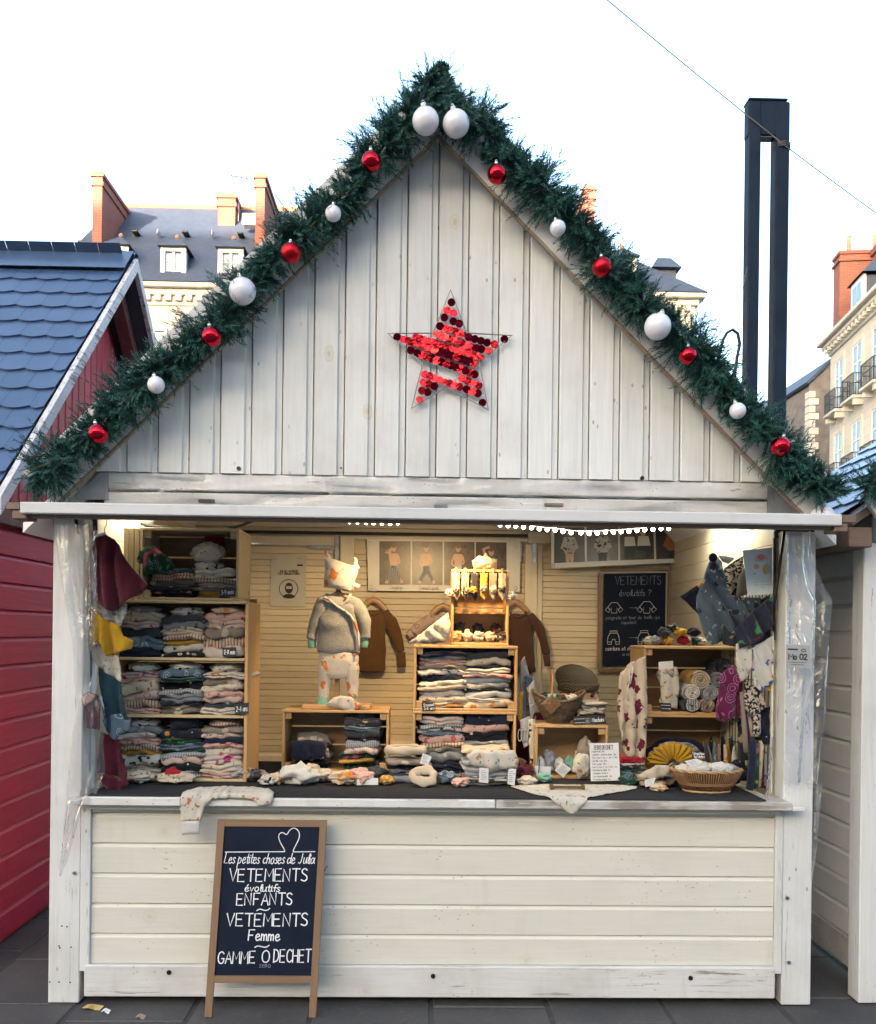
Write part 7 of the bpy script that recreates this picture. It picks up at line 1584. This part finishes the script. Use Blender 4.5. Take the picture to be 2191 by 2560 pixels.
def snood(label,cx,cy,Y,rx,ry,tube,key,inner,tilt=0,h=None):
    c=at(cx,cy,Y); c.z=max(c.z,ZC+.002); o=thing('snood',label,'snood',c); m=MB(); n=30; k=12; V=[]
    for i in range(n):
        a=2*math.pi*i/n; rr=1+.10*math.sin(3*a+cx)+.05*math.sin(7*a)
        for j in range(k):
            b=2*math.pi*j/k; t_=tube*(1+.18*math.sin(5*a+j))
            V.append((c.x+(rx*rr+t_*math.cos(b))*math.cos(a),c.y+(ry*rr+t_*math.cos(b))*math.sin(a)*math.cos(tilt)-.0,c.z+tube*1.0+t_*1.1*math.sin(b)+(ry*rr+t_*math.cos(b))*math.sin(a)*math.sin(tilt)+ry*abs(math.sin(tilt))))
    Fc=[(i*k+j,i*k+(j+1)%k,((i+1)%n)*k+(j+1)%k,((i+1)%n)*k+j) for i in range(n) for j in range(k)]
    m.add(V,Fc); m.m=[1 if (3<=(f%k)<=8 and False) else 0 for f in range(len(Fc))]
    mod_sub(m.build('outer_roll',FB[key][0],o,smooth=True),1)
    mi=MB().lathe([(rx*.98,0),(rx*.86,.004),(rx*.82,.03)],24,(c.x,c.y,c.z+.006),1,ry/rx*abs(math.cos(tilt))+.05); mi.build('inner_lining',FB[inner][0],o,smooth=True)
    return o
stack(at(1020,1950,.30).x,.27,ZC,.20,.16,.10,['bluegrey','charcoal','grey','navy','taupe'],'snood stack by the low crate','snood stack before the low crate',181,0,1.8)
snood('beige spotted snood lying on the snood stack before the low crate',1015,1885,.34,.082,.045,.020,'beige','taupe',.0)
care_tag([(1058,1883),(1080,1892),(1070,1914),(1050,1908)],.235,'white care card on the snood stack before the low crate')
snood('cream fleece snood with grey lining lying open before the centre crates',1060,1962,.20,.048,.034,.017,'beige','bluegrey',.75)
stack(at(1218,1950,.26).x,.22,ZC,.215,.17,.165,['grey','mono','bluegrey','white','bluegrey','pink','orange'],'snood stack before the centre crates','snood stack before the centre crates',182,0,1.4)
cloth('top_snood','cream autumn-leaf snood folded over the stack before the centre crates','snood',[(1168,1888),(1190,1874),(1286,1876),(1296,1900),(1292,1918),(1240,1922),(1180,1912)],.205,FB['orange'][0] if 0 else FB['floral'][0],.012,22,thick=.02,bulge=.01)
care_tag([(1199,1919),(1222,1921),(1221,1958),(1198,1955)],.175,'white care card on the mannequin side of the leaf snood stack')
care_tag([(1272,1922),(1291,1922),(1287,1964),(1269,1960)],.175,'white care card on the basket side of the leaf snood stack')
# ================================================================== clothes hanging by the left post
YL=.035
def wire_hanger(label,px,py,Y):
    h=thing('coat_hanger',label,'hanger',at(px,py,Y)); m=MB()
    pts=[at(px-42,py+30,Y),at(px-22,py+6,Y),at(px,py,Y),at(px+20,py+28,Y),at(px+34,py+64,Y)]
    secs=[]
    for i,p in enumerate(pts):
        d=(pts[min(i+1,4)]-pts[max(i-1,0)]).normalized(); a=d.cross(Vector((0,1,0))).normalized(); secs.append((p,a*.007,Vector((0,.005,0))))
    loft(m,secs,8,2); m.build('arm',MT['cap_white'],h,smooth=True)
    MB().tube([at(px,py,Y),at(px,py-14,Y),at(px+6,py-24,Y),at(px+4,py-36,Y)],.0018,6).build('hook',MT['steel'],h,smooth=True)
wire_hanger('cream hanger holding the burgundy poncho by the post',262,1334,YL-.01)
CO=lambda *a,**k:cloth(*a,**k)
CO('poncho','burgundy hooded poncho hanging on a cream hanger by the post','poncho',[(232,1352),(246,1338),(268,1338),(288,1350),(300,1362),(318,1395),(345,1435),(373,1463),(355,1482),(325,1500),(304,1516),(285,1528),(262,1518),(240,1500),(228,1470),(226,1420),(228,1385)],YL,FB['burgundy'][0],.030,24,thick=.010,bulge=.05,maxe=.02)
MB_=MB().tube([at(296,1402,YL-.05),at(297,1420,YL-.055),at(300,1444,YL-.05)],.0022,6); tag(MB_.build('drawcord',FB['white'][0]),'white drawcord hanging on the burgundy poncho','cord')
CO('poncho_lining','grey floral lining showing below the burgundy poncho','lining',[(224,1475),(232,1464),(248,1468),(266,1500),(290,1510),(318,1510),(316,1535),(304,1566),(280,1555),(255,1545),(235,1515)],YL+.02,FB['greygreen'][0],.016,30,thick=.004,maxe=.02)
CO('yellow_poncho','mustard yellow fleece poncho hanging under the burgundy one','poncho',[(232,1515),(246,1530),(268,1550),(300,1562),(312,1590),(333,1602),(326,1622),(298,1632),(270,1640),(262,1612),(244,1606),(228,1618),(230,1570)],YL+.03,FB['yellow'][0],.030,26,thick=.006,maxe=.02,bulge=.02)
CO('yellow_lining','pale fox-print lining below the yellow poncho','lining',[(229,1620),(246,1608),(260,1616),(268,1640),(296,1636),(302,1665),(306,1706),(280,1692),(250,1668),(232,1645)],YL+.045,FB['cream_fox'][0],.018,30,thick=.004,maxe=.02)
CO('teal_poncho','dark teal poncho hanging below the yellow one','poncho',[(246,1668),(270,1684),(302,1706),(318,1790),(330,1796),(326,1830),(300,1838),(270,1826),(258,1800),(250,1740)],YL+.05,FB['teal'][0],.026,24,thick=.006,maxe=.02)
CO('teal_lining','teal wave-print lining hem of the dark teal poncho','lining',[(256,1800),(280,1786),(304,1784),(312,1800),(328,1800),(324,1826),(300,1836),(290,1850),(270,1836)],YL+.035,FB['blue'][0],.014,30,thick=.004,maxe=.02)
CO('lower_poncho','dark burgundy poncho hanging lowest above the counter corner','poncho',[(252,1830),(280,1838),(296,1850),(308,1900),(320,1932),(318,1950),(300,1946),(270,1934),(242,1934),(246,1880)],YL+.06,FB['burgundy'][0],.022,24,thick=.006,maxe=.02)
CO('hem_lining','burgundy hem with grey lining touching the counter corner','lining',[(250,1934),(280,1938),(296,1952),(318,1948),(322,1960),(300,1974),(282,1980),(262,1966),(248,1948)],YL+.03,FB['burgundy'][0],.014,30,thick=.005,maxe=.02)
CO('folded_sleeve','burgundy sleeve with pink lining squeezed behind the plastic by the post','sleeve',[(202,1746),(222,1730),(246,1738),(252,1760),(248,1826),(220,1820),(208,1784)],YL-.02,FB['burgundy'][0],.014,30,thick=.006,maxe=.02)
CO('sleeve_lining','pink lining opening of the burgundy sleeve behind the plastic','lining',[(204,1744),(222,1732),(238,1738),(228,1754),(212,1764)],YL-.04,FB['pink'][0],.006,30,thick=.004,maxe=.015)
# ------------------------------------------------------------------ clear plastic curtains
def curtain(name,label,pts,Y0,amp,seed,mat='plastic'):
    """pts: rows of (left px,right px,y px) from top to bottom."""
    rn=random.Random(seed); ph=[rn.uniform(0,6.28) for _ in range(5)]
    def f(u,v):
        t_=v*(len(pts)-1); i=min(int(t_),len(pts)-2); q=t_-i
        l=pts[i][0]*(1-q)+pts[i+1][0]*q; r=pts[i][1]*(1-q)+pts[i+1][1]*q; y=pts[i][2]*(1-q)+pts[i+1][2]*q
        w_=max(.15,(r-l)/90)
        Y=Y0+amp*(math.sin(u*11+ph[0]+v*2.2)+.5*math.sin(u*23+ph[1]-v*3)+.4*math.sin(u*5+v*9+ph[2]))*(.5+.5*math.sin(math.pi*min(1,v*1.4)))
        p=at(l+(r-l)*u,y,Y0); return (p.x,Y,p.z+.004*math.sin(u*17+v*11))
    o=MB().sheet(f,26,60).build(name,MT[mat],smooth=True); return tag(o,label,'plastic sheet')
curtain('plastic_curtain','bunched clear plastic curtain hanging over the post beside the red chalet',[(136,238,1312),(142,240,1400),(160,242,1500),(178,240,1600),(182,246,1700),(190,262,1780),(176,258,1860),(172,262,1930),(166,240,1990)],-.045,.014,3)
curtain('plastic_tail','hanging tail of clear plastic below the counter end beside the red chalet',[(166,230,1994),(160,200,2050),(154,180,2110),(150,166,2160),(149,153,2190)],-.10,.005,4)
curtain('plastic_curtain','bunched clear plastic curtain with a printed number beside the white chalet',[(1962,2040,1330),(1962,2034,1400),(1960,2060,1470),(1966,2078,1500),(1966,2074,1560),(1966,2070,1640),(1964,2066,1720),(1964,2062,1800),(1962,2050,1880),(1962,2042,1960)],-.045,.015,6)
curtain('plastic_tail','long thin tail of clear plastic hanging before the white chalet',[(2040,2058,1960),(2036,2050,2040),(2030,2044,2110),(2026,2034,2200)],-.05,.004,7)
nb,p=paper('stall_number','small clear sign printed with stall number 02 on the plastic curtain','sign',[(1966,1611),(2026,1613),(2025,1670),(1966,1668)],-.075,plastic('printed_film',(.93,.93,.95),.03,3,.02) if 0 else basic('number_film',(.30,.30,.30),(.27,.27,.28),8,.3))
print_on(nb,p,[('Mº 02'.replace('º','o'),.10,.88,.36,.60,.0050),('----',.08,.46,.72,.90,.0060),('o',.62,.82,.70,.90,.003),('------',.10,.84,.20,.27,.0018),('----',.2,.72,.10,.17,.0018)])
# ================================================================== vendor behind the counter
def person():
    root=thing('person','person in a grey ribbed beanie, pale mask and burgundy sweater bent behind the counter','person',(.58,1.08,.05))
    hc=at(1447,1712,1.00)                                # centre of the head
    me=bpy.data.meshes.new('body'); ob=bpy.data.objects.new('body',me)
    J=dict(pel=(.50,1.20,.62),waist=(.50,1.18,.82),chest=(.52,1.14,1.02),neck=(hc.x-.035,1.06,1.17),nk2=(hc.x-.02,1.03,1.23),head=(hc.x-.01,1.00,hc.z-.03),crown=(hc.x-.015,1.0,hc.z+.045),
      shl=(.36,1.10,1.06),ell=(.30,.93,.93),wrl=(.40,.80,.945),shr=(.68,1.14,1.06),elr=(.78,1.00,.92),wrr=(.68,.86,.945),hpl=(.41,1.18,.58),knl=(.40,.98,.55),anl=(.40,1.02,.12),ftl=(.40,.92,.085),hpr=(.59,1.18,.58),knr=(.62,.98,.55),anr=(.62,1.02,.12),ftr=(.63,.92,.085))
    Rr=dict(pel=.13,waist=.125,chest=.135,neck=.055,nk2=.052,head=.078,crown=.080,shl=.068,ell=.045,wrl=.032,shr=.068,elr=.045,wrr=.032,hpl=.095,knl=.065,anl=.042,ftl=.038,hpr=.095,knr=.065,anr=.042,ftr=.038)
    E=[('pel','waist'),('waist','chest'),('chest','neck'),('neck','nk2'),('nk2','head'),('head','crown'),('chest','shl'),('shl','ell'),('ell','wrl'),('chest','shr'),('shr','elr'),('elr','wrr'),('pel','hpl'),('hpl','knl'),('knl','anl'),('anl','ftl'),('pel','hpr'),('hpr','knr'),('knr','anr'),('anr','ftr')]
    for s,wr,d in (('l','wrl',1),('r','wrr',-1)):
        w=Vector(J[wr]); fwd=(w-Vector(J['el'+s])).normalized(); sd=Vector((-fwd.y,fwd.x,0)).normalized()*d
        J['pm'+s]=tuple(w+fwd*.05); Rr['pm'+s]=.026; E.append((wr,'pm'+s))
        for i in range(4):
            a=w+fwd*.085+sd*(.028-.019*i); b=a+fwd*(.034+.006*(i in (1,2)))+Vector((0,0,-.006)); c=b+fwd*.020+Vector((0,0,-.016))
            for nm,q,r in (('a',a,.010),('b',b,.009),('c',c,.0075)): J[f'f{i}{nm}{s}']=tuple(q); Rr[f'f{i}{nm}{s}']=r
            E+=[('pm'+s,f'f{i}a{s}'),(f'f{i}a{s}',f'f{i}b{s}'),(f'f{i}b{s}',f'f{i}c{s}')]
        t1=w+fwd*.035+sd*.036; t2=t1+fwd*.030+sd*.012
        J['t1'+s]=tuple(t1);J['t2'+s]=tuple(t2);Rr['t1'+s]=.011;Rr['t2'+s]=.009; E+=[('pm'+s,'t1'+s),('t1'+s,'t2'+s)]
    names=list(J); me.from_pydata([J[n] for n in names],[(names.index(a),names.index(b)) for a,b in E],[]); COL.objects.link(ob)
    sk=ob.modifiers.new('skin','SKIN'); sk.use_smooth_shade=True
    for n,v in zip(names,me.skin_vertices[0].data): v.radius=(Rr[n],Rr[n])
    for v in me.skin_vertices[0].data: v.use_root=False
    me.skin_vertices[0].data[names.index('pel')].use_root=True
    mod_sub(ob,2)
    dg=bpy.context.evaluated_depsgraph_get(); dg.update(); m2=bpy.data.meshes.new_from_object(ob.evaluated_get(dg)); bpy.data.objects.remove(ob)
    skin=basic('skin',(.42,.25,.17),(.36,.20,.14),10,.5); jean=basic('dark_trousers',(.02,.022,.03),rough=.85)
    m2.materials.clear()
    for m_ in (skin,FB['burgundy'][0],jean): m2.materials.append(m_)
    wl_l,wl_r=Vector(J['wrl']),Vector(J['wrr'])
    for p in m2.polygons:
        c=p.center; p.use_smooth=True
        hand=min((c-Vector(J['pml'])).length,(c-Vector(J['pmr'])).length)<.075 or min(c.y for _ in (0,))<.80
        p.material_index=0 if (c.z>1.20 or hand) else (2 if c.z<.66 else 1)
    ob=bpy.data.objects.new('body',m2); COL.objects.link(ob); ob.parent=root; ob.location=-Vector((.58,1.08,.05)); ob.name='body'; WL[ob.name]=Vector((0,0,0))
    # head looks down and towards the oval basket: face direction
    fd=Vector((.84,-.53,.0)).normalized(); rt=Vector((0,0,1)).cross(fd).normalized(); up=fd.cross(rt).normalized(); H=Vector((hc.x,1.0,hc.z+.012))
    def h(a,b,c): return H+rt*a+fd*b+up*c
    m=MB(); secs=[]
    back=Vector((-.85,.5,.0)).normalized()
    for a,r,o_ in ((-.028,.098,.0),(-.005,.103,.006),(.02,.106,.013),(.045,.101,.020),(.066,.088,.027),(.083,.066,.033),(.095,.038,.037),(.10,.008,.039)):
        secs.append((H+up*a+back*o_,rt*r*.93,fd*r*1.10))
    loft(m,secs,40,2.1); bn=m.build('beanie',rib_mat(),root,smooth=True)
    m=MB(); loft(m,[(H+up*-.046+fd*-.006,rt*.096,fd*.104),(H+up*-.040+fd*-.006,rt*.101,fd*.110),(H+up*-.008,rt*.105,fd*.114),(H+up*-.001,rt*.101,fd*.110)],40,2.1); m.build('beanie_cuff',rib_mat(),root,smooth=True)
    m=MB()                                              # face: brow, nose bridge, cheeks below the beanie
    loft(m,[(H+up*-.16+fd*.02,rt*.035,fd*.05),(H+up*-.14+fd*.015,rt*.055,fd*.075),(H+up*-.10+fd*.008,rt*.07,fd*.092),(H+up*-.06,rt*.075,fd*.10),(H+up*-.03,rt*.075,fd*.10)],26,2.2); m.build('face',skin,root,smooth=True)
    m=MB(); loft(m,[(h(0,.112,-.118),rt*.016,fd*.016),(h(0,.108,-.10),rt*.014,fd*.016),(h(0,.098,-.06),rt*.009,fd*.010)],12,2); m.build('nose',skin,root,smooth=True)
    for s in (-1,1):
        MB().ball(h(s*.032,.088,-.066),(.013,.013,.010),12,8).build('eye',basic('eye_dark',(.03,.02,.018),rough=.2),root,smooth=True)
        MB().tube([h(s*.014,.100,-.052),h(s*.032,.102,-.047),h(s*.05,.092,-.052)],.0035,6).build('eyebrow',basic('brow_hair',(.05,.03,.02)),root,smooth=True)
        MB().tube([h(s*.072,.03,-.10),h(s*.080,.0,-.085),h(s*.082,-.01,-.06)],.0015,5).build('ear_loop',MT['cap_white'],root)
        m=MB().ball(h(s*.078,-.005,-.075),(.010,.018,.028),12,8); m.build('ear',skin,root,smooth=True)
    m=MB(); loft(m,[(H+up*-.165+fd*.03,rt*.040,fd*.055),(H+up*-.145+fd*.028,rt*.060,fd*.084),(H+up*-.115+fd*.026,rt*.068,fd*.100),(H+up*-.088+fd*.024,rt*.066,fd*.092)],26,2.2); mm=m.build('face_mask',basic('pale_blue_mask',(.34,.42,.46),(.30,.38,.42),20,.8),root,smooth=True)
    # stool
    s=thing('stool','low wooden stool hidden under the person behind the counter','stool',(.50,1.20,.05)); MB().lathe([(.16,.44),(.16,.47),(.15,.475)],20,(.50,1.20,.0)).build('seat',MT['pine'],s)
    for a in range(4): MB().tube([(.50+.10*math.cos(a*1.571+.78),1.20+.10*math.sin(a*1.571+.78),.44),(.50+.15*math.cos(a*1.571+.78),1.20+.15*math.sin(a*1.571+.78),.051)],.014,8).build('leg',MT['pine_v'],s)
def rib_mat():
    if 'rib' in MT: return MT['rib']
    t=NT('ribbed_grey_knit'); v=t.coord((1,1,1),False); w=t.n('ShaderNodeTexWave'); w.bands_direction='DIAGONAL'; w.inputs['Scale'].default_value=55; w.inputs['Distortion'].default_value=.6; t.l(v,w.inputs[0])
    col=t.mix(w.outputs[1],(.085,.07,.05),(.15,.125,.09)); t.bump(w.outputs[1],.7,.004); MT['rib']=t.fin(col,.95,0,.1); return MT['rib']
person()

tag(MB().tube([at(545,1330,1.0),at(566,1324,1.0),at(600,1314,1.0),at(640,1300,1.0),at(700,1270,1.0)],.007,7).build('power_cable',MT['black_gap'],smooth=True),'thick black cable sagging under the ceiling beside the pale top crate','cable')
tag(MB().tube([at(300,1292,.7),at(330,1302,.7),at(368,1314,.7),at(420,1318,.7)],.006,7).build('power_cable',MT['black_gap'],smooth=True),'thin black cable along the ceiling corner above the poncho','cable')
